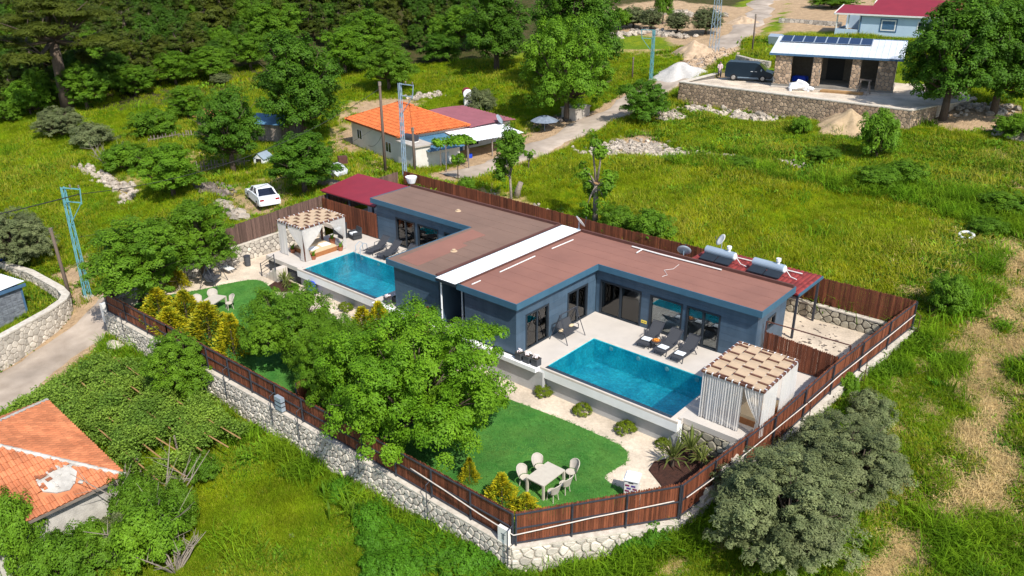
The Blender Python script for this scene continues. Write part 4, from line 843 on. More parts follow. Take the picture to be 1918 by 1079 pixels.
for (x, y, rz, lb) in ((5.98, -13.75, 90, 'cream chair at the left end of the nearer lawn table'), (6.0, -12.75, 80, 'cream chair behind the nearer table, left of its far corner'), (7.25, -12.15, -20, 'cream chair behind the nearer table at its far end'), (7.5, -13.75, -92, 'cream chair in front of the nearer table, left one of two'), (7.55, -13.0, -88, 'cream chair in front of the nearer table, right one of two'),
    (-21.0, -12.6, 70, 'cream chair at the farther lawn table, middle of three'), (-20.95, -13.6, 95, 'cream chair at the farther lawn table next to the bushes'), (-19.6, -12.35, -10, 'cream chair at the farther lawn table on its right')):
    z = gd(x)+.04
    if first: first = False; CHR.location = (x, y, z); CHR.rotation_euler = (0, 0, R_(rz)); CHR['label'] = lb
    else: dup(CHR, (x, y, z), R_(rz), lb)
# planters with flowers
def flower_box(label, loc):
    t = thing('flower_planter', label, 'planter', loc, group='dark cube planters'); s = .19
    obj('box', MB().box(-s, s, -s, s, 0, .36).box(-s-.015, s+.015, -s-.015, s+.015, .36, .40), 'planter', t, local=True); obj('soil', MB().box(-s+.02, s-.02, -s+.02, s-.02, .40, .41), 'soil', t, local=True); q = random.Random(int(loc[0]*37)); b = MB(); l = MB()
    for i in range(34):
        a = q.uniform(0, 6.28); r = q.uniform(0, .18); b.blob((r*math.cos(a), r*math.sin(a), .47+q.uniform(0, .1)), .035, .035, .025, i, 5, 3, .3)
        a = q.uniform(0, 6.28); r = q.uniform(0, .2); x, y, z = r*math.cos(a), r*math.sin(a), .43+q.uniform(0, .06); l.add([(x-.05, y, z), (x, y-.03, z+.03), (x+.05, y, z), (x, y+.03, z-.02)], [(0, 1, 2, 3)])
    obj('flowers', b, 'petal', t, local=True); obj('leaves', l, 'leaf_mid', t, local=True); return t
for i, x in enumerate((.12, .66, 1.2)): flower_box(('dark cube planter with white flowers, nearest the villa corner', 'dark cube planter with pinkish flowers, middle of the three', 'dark cube planter with white flowers, nearest the pool')[i], (x, -7.15+.02*i, 0.01))
flower_box('dark planter with white flowers at the farther pool by the villa wall', (-10.6, -6.9, .01)); flower_box('dark planter half hidden behind another at the farther villa wall', (-10.25, -6.5, .01))
# fallen leaves in the side yard
b = MB(); q = random.Random(4)
for i in range(90):
    x, y = q.gauss(11.3, .7), q.gauss(4.6, 1.5); r = q.uniform(.03, .13); b.blob((x, y, -.11), r, r*.7, .03, i, 6, 3, .4)
single('fallen_leaves', b, 'debris', 'dry leaves scattered on the side yard gravel', 'leaves')['kind'] = 'stuff'
# small things
t = thing('kiosk_bin', 'white lidded bin with a purple block pattern by the front fence', 'bin', (9.9, -11.35, gd(9)))
obj('body', MB().box(-.28, .28, -.28, .28, 0, .98), 'white', t, local=True); obj('lid', MB().box(-.33, .33, -.33, .33, .98, 1.03).box(-.28, .28, -.28, .28, 1.03, 1.10), 'white_metal', t, local=True); obj('shaded_side', MB().box(-.292, -.281, -.26, .26, .02, .94), 'purple', t, local=True)  # purple panel paints the shade on the bin's left side
for r in range(5):
    for c in range(2):
        x = -.13+c*.26+(.05 if r % 2 else -.02); obj('block', MB().box(x-.09, x+.09, -.293, -.281, .14+r*.14, .22+r*.14), 'purple' if (r+c) % 2 else 'plum', t, local=True)
obj('slot', MB().box(-.1, .1, -.29, -.281, .86, .92), 'steel', t, local=True); t.rotation_euler = (0, 0, R_(20))
t = thing('pedal_bin', 'dark round pedal bin against the white garden wall', 'bin', (-25.1, -7.5, gd(-25)+.02)); obj('body', MB().lathe([(.2, 0), (.23, .6), (.23, .7)], (0, 0, 0), 16), 'planter', t, local=True); obj('lid', MB().lathe([(.24, .70), (.24, .75), (.12, .8), (.01, .81)], (0, 0, 0), 16), 'steel', t, local=True)
t = thing('wall_sign', 'small yellow depth sign on the dark wall between the windows', 'sign', (3.1, .23, .4)); obj('plate', MB().box(2.93, 3.29, .235, .257, .28, .46), 'yellow_sign', t)
obj('lettering', MB().box(2.98, 3.05, .232, .234, .345, .395).box(3.09, 3.12, .232, .234, .345, .395).box(3.15, 3.24, .232, .234, .35, .39), 'steel', t)
t = thing('pool_ladder', 'chrome ladder rails at the corner of the farther pool', 'pool ladder', (-18.6, -2.55, 0))
for s in (0, .5): obj('rail', MB().tube([(-18.7+s, -2.1, 0), (-18.7+s, -2.15, .7), (-18.7+s, -2.4, .82), (-18.7+s, -2.75, .6), (-18.7+s, -2.8, -.6)], .022, 8), 'galv', t, smooth=True)
def club_chair(label, loc, rz, cushion=True):
    t = thing('rattan_chair', label, 'armchair', loc, rz, group='dark rattan garden chairs'); obj('base', MB().box(-.36, .36, -.36, .36, .06, .36), 'rattan', t, local=True); obj('backrest', MB().add([(-.36, .24, .36), (.36, .24, .36), (.36, .36, .36), (-.36, .36, .36), (-.34, .34, .86), (.34, .34, .86), (.34, .42, .84), (-.34, .42, .84)], [(3, 2, 1, 0), (4, 5, 6, 7), (0, 1, 5, 4), (1, 2, 6, 5), (2, 3, 7, 6), (3, 0, 4, 7)]), 'rattan', t, local=True)
    for s in (-1, 1): obj('armrest', MB().box(s*.36-.05, s*.36+.05, -.36, .26, .36, .58), 'rattan', t, local=True)
    if cushion: obj('cushion', MB().box(-.29, .29, -.33, .22, .361, .46), 'towel', t, local=True)
    return t
club_chair('dark rattan armchair with a white cushion near the farther villa', (-21.2, -.75, 0), R_(-10)); club_chair('dark rattan armchair beside the farther gazebo curtain', (-22.9, -.8, 0), R_(10)); single('footstool', MB().box(-22.3, -21.7, -1.5, -.95, .05, .36), 'rattan', 'dark rattan footstool between the two armchairs', 'footstool')
# steps from the deck to the left garden
t = thing('garden_steps', 'taupe steps with black railings down to the left garden', 'steps', (-22.2, -7.4, -1.3))
for i in range(4): obj('step', MB().box(-20.9-.42*i-.46, -20.9-.42*i, -7.9, -7.01, gd(-22)-.1, -.28*(i+1)+.05), 'coping', t)
for y in (-7.93,):
    for k, h in enumerate((.25, .5, .75, .95)): obj('rail', MB().bar((-20.9, y, h-.05), (-22.7, y, h-1.15), .03, .03), 'steel', t)
    for x, z in ((-20.9, -.05), (-22.7, -1.15)): obj('post', MB().box(x-.025, x+.025, y-.025, y+.025, z-.15, z+1.0), 'steel', t)
single('barrel', MB().lathe([(.26, 0), (.29, .1), (.29, .7), (.22, .78), (.01, .8)], (-17.9, -7.25, gd(-18)), 14), 'blue_plastic', 'blue plastic barrel in the shade under the farther pool wall', 'barrel', smooth=True)
t = thing('paver_bench', 'pale folding bench beside the left garden wall', 'bench', (-24.9, -8.9, gd(-25))); obj('seat', MB().box(-25.5, -24.5, -9.4, -8.9, -.75, -.70), 'white', t); obj('leg', MB().bar((-25.45, -9.3, -.72), (-25.2, -9.0, gd(-25)), .05, .05), 'white', t); obj('leg', MB().bar((-24.6, -9.3, -.72), (-24.8, -9.0, gd(-25)), .05, .05), 'white', t)
for i, (x, y, z, r) in enumerate(((12.75, -8.4, -.35, .42), (12.55, -9.0, -.6, .38), (12.5, -9.6, -.85, .36), (12.3, -10.1, -1.05, .3), (12.15, -10.6, -1.2, .26), (12.8, -7.7, -.15, .42), (12.75, -7.05, -.1, .40), (12.1, -11.0, -1.3, .22))):
    single('boulder', MB().box(x-r*.9, x+r*.3, y-.45, y+.45, -1.6, z-r*.6).blob((x-.3, y, z-r*.3), r, r, r*.7, i+30, 9, 6, .2), 'rock', 'white boulder, %s of the stacked stone edge by the right fence' % ('sixth from the bottom', 'fifth from the bottom', 'fourth from the bottom', 'third from the bottom', 'second from the bottom', 'next to the topmost', 'topmost', 'lowest')[i], 'boulder', 'stacked boulders by the mulch bed')
# ---------------------------------------------------------------- neighbours
def tile_roof(root, p0, p1, q1, q0, mo, mi, most=300, tw=.25, tl=.36, cut=None):
    """clay tiles laid in courses on the face p0-p1 (eave) / q0-q1 (top), points in root's own space"""
    p0, p1, q0, q1 = map(Vector, (p0, p1, q0, q1)); e = (p1-p0).normalized(); n = e.cross((q0+q1)/2-p0).normalized(); s = n.cross(e).normalized()
    W = lambda p: ((p-p0).dot(e), (p-p0).dot(s)); poly = [W(p) for p in (p0, p1, q1, q0)]
    Lx = max(p[0] for p in poly); lx = min(p[0] for p in poly); Ly = max(p[1] for p in poly)
    obj('roof_deck', MB().add([p0-n*.03, p1-n*.03, q1-n*.03, q0-n*.03, p0-n*.1, p1-n*.1, q1-n*.1, q0-n*.1], [(0, 1, 2, 3), (7, 6, 5, 4), (0, 4, 5, 1), (1, 5, 6, 2), (2, 6, 7, 3), (3, 7, 4, 0)]), mi, root, local=True)
    T = [(0, 0), (.30, 0), (.42, .05), (.62, .065), (.84, .05), (1., .0)]; tv = [(a*tw*1.02, -.02, h+.045) for a, h in T]+[(a*tw*1.02, tl*1.06, h*.9+.008) for a, h in T]+[(a*tw*1.02, -.02, h+.02) for a, h in T]
    tf = [(i, i+1, i+7, i+6) for i in range(5)]+[(12+i, 13+i, 1+i, i) for i in range(5)]
    if mo not in BME: BME[mo] = bpy.data.meshes.new('roof_tile'); BME[mo].from_pydata(tv, [], tf); BME[mo].update()
    pos = []
    for j in range(int(Ly/tl)+1):
        for i in range(int(lx/tw)-1, int(Lx/tw)+1):
            x, y = (i+.5)*tw, (j+.5)*tl
            if inpoly(np.array(x), np.array(y), poly) and not (cut and cut(x, y)): pos.append((i*tw, j*tl))
    mw = wm(root); ms = []
    for x, y in pos:
        o = p0+e*(x+rnd.uniform(-.012, .012))+s*(y+rnd.uniform(-.02, .01)); t_ = rnd.uniform(-.02, .02)
        ms.append(Matrix(((e.x, s.x, n.x, o.x), (e.y, s.y, n.y, o.y), (e.z, s.z, n.z, o.z), (0, 0, 0, 1))) @ Matrix.Rotation(t_, 4, 'Z'))
    ms.sort(key=lambda m_: ((mw @ m_).translation-Vector(CAMP)).length)
    for m_ in ms[:most]: o = link('roof_tile', BME[mo], mo, root); o.matrix_basis = m_
    if ms[most:]:
        mb = MB()
        for m_ in ms[most:]: mb.add([m_ @ Vector(v) for v in tv], tf)
        tag(obj('roof_tile', mb, mi, root, local=True), kind='stuff')
def ridge(root, a, b, m='tile_fade_i', r=.11, name='ridge_cap'):
    a, b = Vector(a), Vector(b); k = max(2, int((b-a).length/.4)); mb = MB()
    for i in range(k): mb.tube([a+(b-a)*(i/k), a+(b-a)*((i+1.04)/k)], [r, r*.85], 7)
    tag(obj(name, mb, m, root, local=True), kind='stuff')
def lbox(root, name, m, *c): return obj(name, MB().box(*c), m, root, local=True)
def window(root, axis, p, nout, s0, s1, z0, z1, fm='white', wd=.06, name='window'):
    def b(mb, a, c, e, f, d0, d1):
        lo, hi = sorted((p+nout*d0, p+nout*d1)); return mb.box(a, c, lo, hi, e, f) if axis == 'x' else mb.box(lo, hi, a, c, e, f)
    fr = b(b(b(b(MB(), s0, s0+wd, z0, z1, -.02, .04), s1-wd, s1, z0, z1, -.02, .04), s0+wd, s1-wd, z0, z0+wd, -.02, .04), s0+wd, s1-wd, z1-wd, z1, -.02, .04); m_ = (s0+s1)/2
    w_ = obj(name, b(fr, m_-wd/2, m_+wd/2, z0+wd, z1-wd, -.02, .035), fm, root, local=True)
    for a, c in ((s0+wd, m_-wd/2), (m_+wd/2, s1-wd)): obj('pane', b(MB(), a, c, z0+wd, z1-wd, .002, .012), 'car_glass', w_, local=True)
# orange roofed farmhouse
h = thing('farmhouse', 'white farmhouse with a bright orange tiled roof behind the villa', 'house', (-41.5, 15.5, .6), R_(-11.5)); z = .2
lbox(h, 'wall', 'plaster', .1, 9.7, .1, 7.4, -.8, 2.95)
EV = 3.0; a, b, c, d = (-.35, -.35, EV), (10.15, -.35, EV), (10.15, 7.8, EV), (-.35, 7.8, EV); r0, r1 = (3.6, 3.7, 4.75), (6.3, 3.7, 4.75)
tile_roof(h, a, b, r1, r0, 'tile_orange_o', 'tile_orange_i', 150, .3, .42); tile_roof(h, b, c, r1, (6.31, 3.71, 4.75), 'tile_orange_o', 'tile_orange_i', 150, .3, .42); tile_roof(h, c, d, r0, r1, 'tile_orange_o', 'tile_orange_i', 0, .3, .42); tile_roof(h, d, a, (3.61, 3.71, 4.75), r0, 'tile_orange_o', 'tile_orange_i', 0, .3, .42)
for p, q in ((a, r0), (b, r1), (c, r1), (d, r0), (r0, r1)): ridge(h, p, q, 'tile_orange_i', .13)
window(h, 'x', .1, -1, 1.2, 2.2, 1.2, 2.2); window(h, 'x', .1, -1, 6.9, 8.0, .95, 2.0)
lbox(h, 'eave_board', 'terracotta', -.3, 10.1, -.37, -.33, 2.86, 2.99)
lbox(h, 'annex_wall', 'plaster', 9.72, 12.9, -.2, 1.4, -1.2, 2.5); lbox(h, 'annex_roof', 'concrete', 9.75, 13.1, -.4, 1.6, 2.51, 2.64)
lbox(h, 'lean_to_wall', 'plaster', 9.75, 12.9, 1.42, 4.6, -1.2, 1.95)
obj('blue_roof', MB().sheet(lambda u, v: (9.5+3.9*u, .9+4.0*v, 2.62-.62*u+.02*math.sin(v*90)), 1, 120), 'blue_metal', h, local=True)
obj('white_roof', MB().sheet(lambda u, v: (9.2+4.6*u, 4.95+6.6*v, 2.72-.35*u+.015*math.sin(v*120)), 1, 160), 'white_metal', h, local=True)
lbox(h, 'back_wall', 'plaster', 1, 9.5, 8.0, 13.2, -.8, 2.6)
obj('maroon_roof', MB().sheet(lambda u, v: (.6+9.6*u, 7.75+5.8*v, 2.75+.04*math.sin(u*6.283*17)+.5*math.sin(v*math.pi*.9)*.3), 200, 4), 'maroon_metal', h, local=True)
for x, y in ((13.4, 5.1), (13.4, 8), (13.4, 11.2)): lbox(h, 'porch_post', 'grey_wood', x-.05, x+.05, y-.05, y+.05, -1.1, 2.3)
lbox(h, 'porch_floor', 'concrete', 9.7, 13.6, 4.7, 11.4, -1.0, -.05); lbox(h, 'door', 'trim_blue', 9.7, 9.75, 6.2, 7.1, -.04, 1.9); lbox(h, 'porch_window', 'car_glass', 9.7, 9.76, 7.8, 9, .9, 1.9)
lbox(h, 'door', 'tank', 12.9, 12.93, 2.5, 3.4, -.9, 1.6)
t = thing('roof_tank', 'black water tank lying on the farmhouse annex roof', 'water tank', h.matrix_basis @ Vector((0, 0, 0))); Hm = wm(h)
t.location = Hm @ Vector((11.0, .5, 2.65)); obj('tank', MB().tube([(-.7, 0, .33), (-.68, 0, .33), (.68, .1, .33), (.7, .1, .33)], [.2, .32, .32, .2], 14), 'steel', t, local=True); lbox(t, 'cradle', 'white', -.75, .75, -.3, .3, 0, .06)
sat_dish('grey satellite dish on the end of the white farmhouse roof', Hm @ Vector((10.2, 11.3, 2.6)), R_(110), 'tank', .5)
q = Hm @ Vector((13.5, 6.4, -.05)); t = thing('barrel', 'blue barrel standing in the farmhouse porch', 'barrel', (q.x-1.3, q.y, q.z)); obj('body', MB().lathe([(.26, 0), (.3, .2), (.3, .7), (.26, .9), (.02, .9)], (0, 0, 0), 14), 'blue_plastic', t, local=True)
# red and white barrel on a stand behind it
p = at(876, 200); t = thing('fuel_barrel', 'red barrel with a white end lying on a white stand in the grass', 'barrel', p, R_(-40)); lbox(t, 'stand', 'white', -.45, .45, -.4, .4, 0, .95)
obj('barrel', MB().tube([(-.75, 0, 1.55), (.55, 0, 1.55)], .55, 18), 'red_metal', t, local=True); obj('end', MB().tube([(.551, 0, 1.55), (.62, 0, 1.55)], [.55, .5], 18), 'white_metal', t, local=True)
# bottom left tiled house
h = thing('tiled_house', 'old house with a worn orange tiled roof at the bottom left', 'house', (-14.1, -27.5, -4.5)); mw = lambda x, y, z: (x+14.1, y+27.5, z+4.5)
A, B, R0, R1 = mw(-9.2, -24.35, -2.2), mw(-18.9, -23.95, -2.2), mw(-14.1, -28.9, .05), mw(-14.1, -34, .05); C, D = mw(-9.2, -36, -2.2), mw(-18.9, -36, -2.2)
hole = lambda x, y: abs(x-9.3-.15*math.sin(y*5)) < .72+.15*math.sin(y*9) and abs(y-1.25) < .72
tile_roof(h, A, B, R0, (R0[0]+.01, R0[1], R0[2]), 'tile_fade_o', 'tile_fade_i', 300, .25, .36); tile_roof(h, C, A, R0, R1, 'tile_fade_o', 'tile_fade_i', 240, .25, .36, hole); tile_roof(h, B, D, R1, R0, 'tile_fade_o', 'tile_fade_i', 0, .25, .36)
for p, q in ((A, R0), (B, R0), (R0, R1)): ridge(h, p, q, 'plaster_old', .12, 'mortar_ridge')
lbox(h, 'wall', 'plaster_old', .4, 4.55, -8.5, 2.75, -1, 2.22); lbox(h, 'wall', 'plaster_old', -4.5, .35, -8.5, 2.95, -1, 2.22); lbox(h, 'eave_board', 'grey_wood', 4.86, 4.93, -8.5, 3.1, 2.14, 2.27)
ev = Vector(C); ee = (Vector(A)-ev).normalized(); sl_ = (Vector(R0)-Vector((A[0], R0[1], A[2]))).normalized(); nn = ee.cross(sl_).normalized()
if nn.z < 0: nn = -nn
b = MB(); q = random.Random(5)
SLB = [ev+ee*(9.3+math.cos(a*.698)*.78*q.uniform(.85, 1.1))+sl_*(1.25+math.sin(a*.698)*.74*q.uniform(.85, 1.1)) for a in range(9)]; b.add([p_+nn*.05 for p_ in SLB]+[p_-nn*.05 for p_ in SLB], [tuple(range(9)), tuple(range(17, 8, -1))]+[(i, (i+1) % 9, 9+(i+1) % 9, 9+i) for i in range(9)])
for i in range(12): p = ev+ee*(9.3+q.uniform(-.7, .7))+sl_*(1.25+q.uniform(-.6, .6))+nn*.03; b.blob(p, q.uniform(.06, .16), q.uniform(.06, .16), .06, i, 6, 4, .3)
tag(obj('broken_mortar', b, 'plaster_old', h, local=True), kind='stuff'); b = MB()
for i in range(6): p = ev+ee*(9.0+q.uniform(-.5, .5))+sl_*(1.5+q.uniform(-.3, .4))+nn*.09; b.bar(p, p+ee*q.uniform(.15, .3)+sl_*q.uniform(-.05, .05), .2, .04)
tag(obj('loose_tile', b, 'terracotta', h, local=True), kind='stuff')
# grey clad cabin and the white capped curved wall on the far left
h = thing('cabin', 'small grey stone clad cabin with a pale blue metal roof at the left edge', 'cabin', (-33.6, -19.6, -3.3), R_(12))
lbox(h, 'wall', 'grey_clad', -6, 0, -3.2, 0, -.6, 2.3); obj('roof', MB().sheet(lambda u, v: (-6.2+6.4*u, -3.4+3.65*v, 2.42+.15*v+.02*math.sin(u*150)), 160, 1), 'sheet_metal', h, local=True); lbox(h, 'corner_post', 'trim_blue', -.06, .05, -.08, .05, -.6, 2.3); lbox(h, 'roof_edge', 'trim_blue', .18, .24, -3.4, .26, 2.2, 2.42); lbox(h, 'roof_edge', 'trim_blue', -6.2, .18, -3.46, -3.4, 2.2, 2.40)
for i in range(8):
    for j in range(6): lbox(h, 'cladding_stone', 'grey_clad', .0, .022+.02*((i*7+j*3) % 3)/3, -3.14+i*.385+.012, -3.14+i*.385+.37, -.1+j*.38+.012, -.1+j*.38+.36)
wp = [(-27.3, -26.5, -5, -2.1), (-28.4, -22.8, -4.8, -2.05), (-30.0, -19.2, -4.5, -1.95), (-30.9, -17.9, -4.3, -1.92), (-31.7, -17.35, -4.2, -1.9), (-33.2, -17.15, -4.1, -1.88), (-38, -17.3, -3.9, -1.85), (-41.5, -18.0, -3.9, -1.85)]
t = wall_thing('curved white capped stone wall round the cabin by the lane', wp, thick=.4, c=.4, mo='stone_o', mi='stone_i', mort='mortar_pale', cap=.1, seed=12)
inn = [(-41.5, -18.42, -3.9, -1.86), (-38, -17.72, -3.9, -1.86), (-33.2, -17.57, -4.1, -1.89)]; stone_wall(t, inn, .01, .4, 'stone_o', 'stone_i', 'mortar_pale', most=60, seed=13, core=False)
p = at(3, 492); t = thing('barrel', 'bright blue barrel at the left edge behind the white wall', 'barrel', p); obj('body', MB().lathe([(.35, 0), (.42, .3), (.42, .8), (.35, 1.1), (.02, 1.12)], (0, 0, 0), 14), 'blue_plastic', t, local=True)
# stone built house on its terrace
struct('terrace', MB().prism([(-19.1, 42.2), (4.2, 42.2), (7, 52), (5, 60), (-15, 54), (-18, 47)], 2.5, 6.02), 'gravel')
TB = thing('stone_wall', 'long tan stone terrace wall below the unfinished stone house', 'stone wall', (-19.2, 42.1, 3.5)); stone_wall(TB, [(-19.2, 50, 4.5, 6.1), (-19.2, 42.1, 3.0, 6.15), (-9.5, 42.1, 3.0, 6.1), (4.3, 42.1, 3.3, 6.05), (5.4, 46, 3.5, 6.05)], .45, .37, 'stone_tan_o', 'stone_tan_i', 'mortar', cap=.1, seed=21)
h = thing('stone_house', 'unfinished stone house with pillars and solar panels on a pale metal roof', 'house', (-11.28, 46.41, 6.0), R_(14.9))
lbox(h, 'floor', 'concrete_dark', .4, 12.0, .2, 5.2, -1, .35); lbox(h, 'step', 'concrete', .4, 12, -.35, .18, -1, .14)
lbox(h, 'back_wall', 'mortar_dark', .5, 11.9, 4.9, 5.2, .3, 3.3); lbox(h, 'doorway', 'cable_black', 5.2, 6.9, 4.85, 4.895, .35, 2.6); lbox(h, 'side_wall', 'mortar_dark', .5, .8, .9, 4.88, .3, 3.2); lbox(h, 'side_wall', 'mortar_dark', 11.6, 11.9, .9, 4.88, .3, 3.2)
for x0, x1 in ((.5, 2.1), (4.2, 5.0), (7.9, 8.7), (10.3, 11.9)):
    c0 = lbox(h, 'pillar', 'mortar', x0, x1, .25, .85, .3, 3.25)
    for a, b_ in (((x0, .25), (x1, .25)), ((x1, .25), (x1, .85))):
        A_ = wm(h) @ Vector((*a, 0)); B_ = wm(h) @ Vector((*b_, 0)); stone_wall(c0, [(A_.x, A_.y, 6.3, 9.2), (B_.x, B_.y, 6.3, 9.2)], .01, .38, 'stone_tan_o', 'stone_tan_i', 'mortar', seed=int(x0*10), core=False)
rs = lambda y: 3.4+.215*y
obj('roof', MB().add([(-.1, -.05, rs(0)), (12.5, -.05, rs(0)), (12.5, 5.4, rs(5.4)), (-.1, 5.4, rs(5.4)), (-.1, -.05, rs(0)-.1), (12.5, -.05, rs(0)-.1), (12.5, 5.4, rs(5.4)-.1), (-.1, 5.4, rs(5.4)-.1)], [(0, 1, 2, 3), (7, 6, 5, 4), (0, 4, 5, 1), (1, 5, 6, 2), (2, 6, 7, 3), (3, 7, 4, 0)]), 'sheet_metal', h, local=True)
for i in range(22): obj('roof_seam', MB().bar((.02+i*.58, -.03, rs(0)+.02), (.02+i*.58, 5.38, rs(5.4)+.02), .03, .04), 'sheet_metal', h, local=True)
lbox(h, 'fascia', 'trim_blue', -.12, 12.52, -.11, -.052, 3.22, 3.42); lbox(h, 'ridge_trim', 'trim_blue', -.12, 12.5, 5.4, 5.5, 4.45, 4.62)
for i in range(8):
    x = .35+i*1.12; y0, y1 = 3.3, 5.2; sp = obj('solar_panel', MB().add([(x, y0, rs(y0)+.08), (x+1.06, y0, rs(y0)+.08), (x+1.06, y1, rs(y1)+.1), (x, y1, rs(y1)+.1), (x, y0, rs(y0)+.12), (x+1.06, y0, rs(y0)+.12), (x+1.06, y1, rs(y1)+.14), (x, y1, rs(y1)+.14)], [(3, 2, 1, 0), (4, 5, 6, 7), (0, 1, 5, 4), (1, 2, 6, 5), (2, 3, 7, 6), (3, 0, 4, 7)]), 'solar', h, local=True)
    obj('frame', MB().bar((x, y0, rs(y0)+.13), (x, y1, rs(y1)+.15), .04, .03).bar((x+1.06, y0, rs(y0)+.13), (x+1.06, y1, rs(y1)+.15), .04, .03).bar((x, y0, rs(y0)+.13), (x+1.06, y0, rs(y0)+.13), .04, .03), 'solar_line', sp, local=True)
Sm = wm(h)
t = thing('plank_stack', 'stack of orange planks lying in front of the stone house', 'plank stack', Sm @ Vector((7.4, -1.1, .03)), R_(12))
for i in range(9): lbox(t, 'plank', 'timber', -2.0+.05*(i % 3), 2.0, -.4+.28*(i % 3), -.4+.28*(i % 3)+.24, .075*(i//3), .075*(i//3)+.06)
single('bag_heap', MB().blob(Sm @ Vector((3.3, -1.0, .5)), .9, .5, .5, 4, 9, 6, .3).blob(Sm @ Vector((2.8, -1.2, .3)), .5, .4, .35, 5, 9, 6, .3).blob(Sm @ Vector((4.3, -1.1, .2)), .5, .35, .25, 6, 9, 6, .3), 'white_metal', 'heap of white sacks in front of the stone house pillars', 'sacks')
for i, (x, lb) in enumerate(((3.1, 'white bucket on the stone house porch by the blue box'), (2.6, 'white bucket below the sacks on the terrace'))):
    single('bucket', MB().lathe([(.13, 0), (.17, .36), (.15, .36), (.12, .03)], Sm @ Vector((x, .6 if i == 0 else -1.9, .36 if i == 0 else .03)), 12), 'white_metal', lb, 'bucket', 'white buckets at the stone house')
single('crate', MB().box(-.7, .7, -.4, .4, 0, .5).box(-.6, .6, -.3, .3, .5, .56), 'blue_plastic', 'blue box on the stone house porch between the pillars', 'box').location = Sm @ Vector((2.9, 2.6, .36))
t = thing('trestle', 'wooden trestle leaning by the right stone pillar', 'trestle', Sm @ Vector((9.4, -.9, .03)))
for x in (-.5, .5): obj('leg', MB().bar((x, -.45, 0), (x*.8, 0, 1.35), .09, .09).bar((x, .45, 0), (x*.8, 0, 1.35), .09, .09), 'grey_wood', t, local=True)
obj('top', MB().bar((-.6, 0, 1.38), (.6, 0, 1.38), .1, .14), 'grey_wood', t, local=True)
# blue house further up
h = thing('blue_house', 'pale blue house with a dark red roof above the stone house', 'house', (-16.7, 77.9, 8.0), R_(5.8))
lbox(h, 'wall', 'light_blue', 3.3, 14, .3, 8, -1, 2.9); lbox(h, 'porch_wall', 'light_blue', .2, 3.2, .3, .5, -1, .95); lbox(h, 'porch_floor', 'concrete', .2, 3.25, .5, 6, -1, .1); lbox(h, 'back_wall', 'light_blue', .2, 3.28, 5.8, 6.0, .1, 2.7)
for x in (.3, 1.75, 3.2): lbox(h, 'porch_post', 'white', x-.07, x+.07, .32, .46, .95, 2.85)
lbox(h, 'porch_side', 'light_blue', .2, .35, .52, 5.8, -1, .95); lbox(h, 'corner_trim', 'trim_blue', 3.26, 3.4, .22, .298, -1, 2.88)
def slope(n, m_, x0, x1, y0, y1, z0, z1, th=.12): return obj(n, MB().add([(x0, y0, z0), (x1, y0, z0), (x1, y1, z1), (x0, y1, z1), (x0, y0, z0-th), (x1, y0, z0-th), (x1, y1, z1-th), (x0, y1, z1-th)], [(0, 1, 2, 3), (7, 6, 5, 4), (0, 4, 5, 1), (1, 5, 6, 2), (2, 6, 7, 3), (3, 7, 4, 0)]), m_, h, local=True)
slope('porch_roof', 'red_metal', 0, 3.9, 0, 4.2, 2.95, 3.75); slope('roof', 'red_metal', 3.92, 14.5, -.05, 6.2, 2.97, 4.6)
lbox(h, 'white_fascia', 'white', -.02, 14.5, -.12, -.055, 2.78, 2.98); slope('verge', 'white', -.12, -.01, -.05, 4.2, 3.0, 3.8, .25); slope('verge', 'white', 3.82, 3.91, 4.22, 6.2, 4.15, 4.68, .3)
window(h, 'x', .3, -1, 5.9, 7.7, 1.0, 2.35, 'white', .14); lbox(h, 'window_surround', 'trim_blue', 5.75, 7.85, .262, .298, .85, 2.5); window(h, 'x', .3, -1, 10.2, 12, 1.0, 2.35, 'white', .14)
t = wall_thing('low pale stone wall beside the blue house drive', [(-27, 84, 7.5, 9.3), (-18, 84.5, 7.5, 9.2)], thick=.4, c=.6, mo='stone_o', mi='stone_i', mort='mortar', seed=31, most=60)
t = wall_thing('rough tan stone wall right of the stone house', [(2.6, 52, 6, 7.7), (5.5, 51, 5.8, 7.4)], thick=.5, c=.5, mo='stone_tan_o', mi='stone_tan_i', mort='mortar', seed=32, most=80)
t = wall_thing('curved low stone wall left of the solar panelled roof', [(-19.5, 55.5, 6, 7.6), (-17, 54.2, 6, 7.5), (-14.6, 54.0, 6, 7.4)], thick=.4, c=.45, mo='stone_o', mi='stone_i', mort='mortar_pale', seed=33, most=60)
single('dumpster', MB().add([(-.7, -.5, .2), (.7, -.5, .2), (.7, .5, .2), (-.7, .5, .2), (-.85, -.65, 1.2), (.85, -.65, 1.2), (.85, .65, 1.2), (-.85, .65, 1.2), (-.8, 0, 1.5), (.8, 0, 1.5)], [(3, 2, 1, 0), (0, 1, 5, 4), (1, 2, 6, 5), (2, 3, 7, 6), (3, 0, 4, 7), (4, 5, 9, 8), (6, 7, 8, 9), (5, 6, 9), (7, 4, 8)]).box(-.6, -.4, -.4, .4, 0, .2).box(.4, .6, -.4, .4, 0, .2), 'tank', 'grey wheeled dumpster beside the upper road', 'dumpster').location = at(1452, 86)
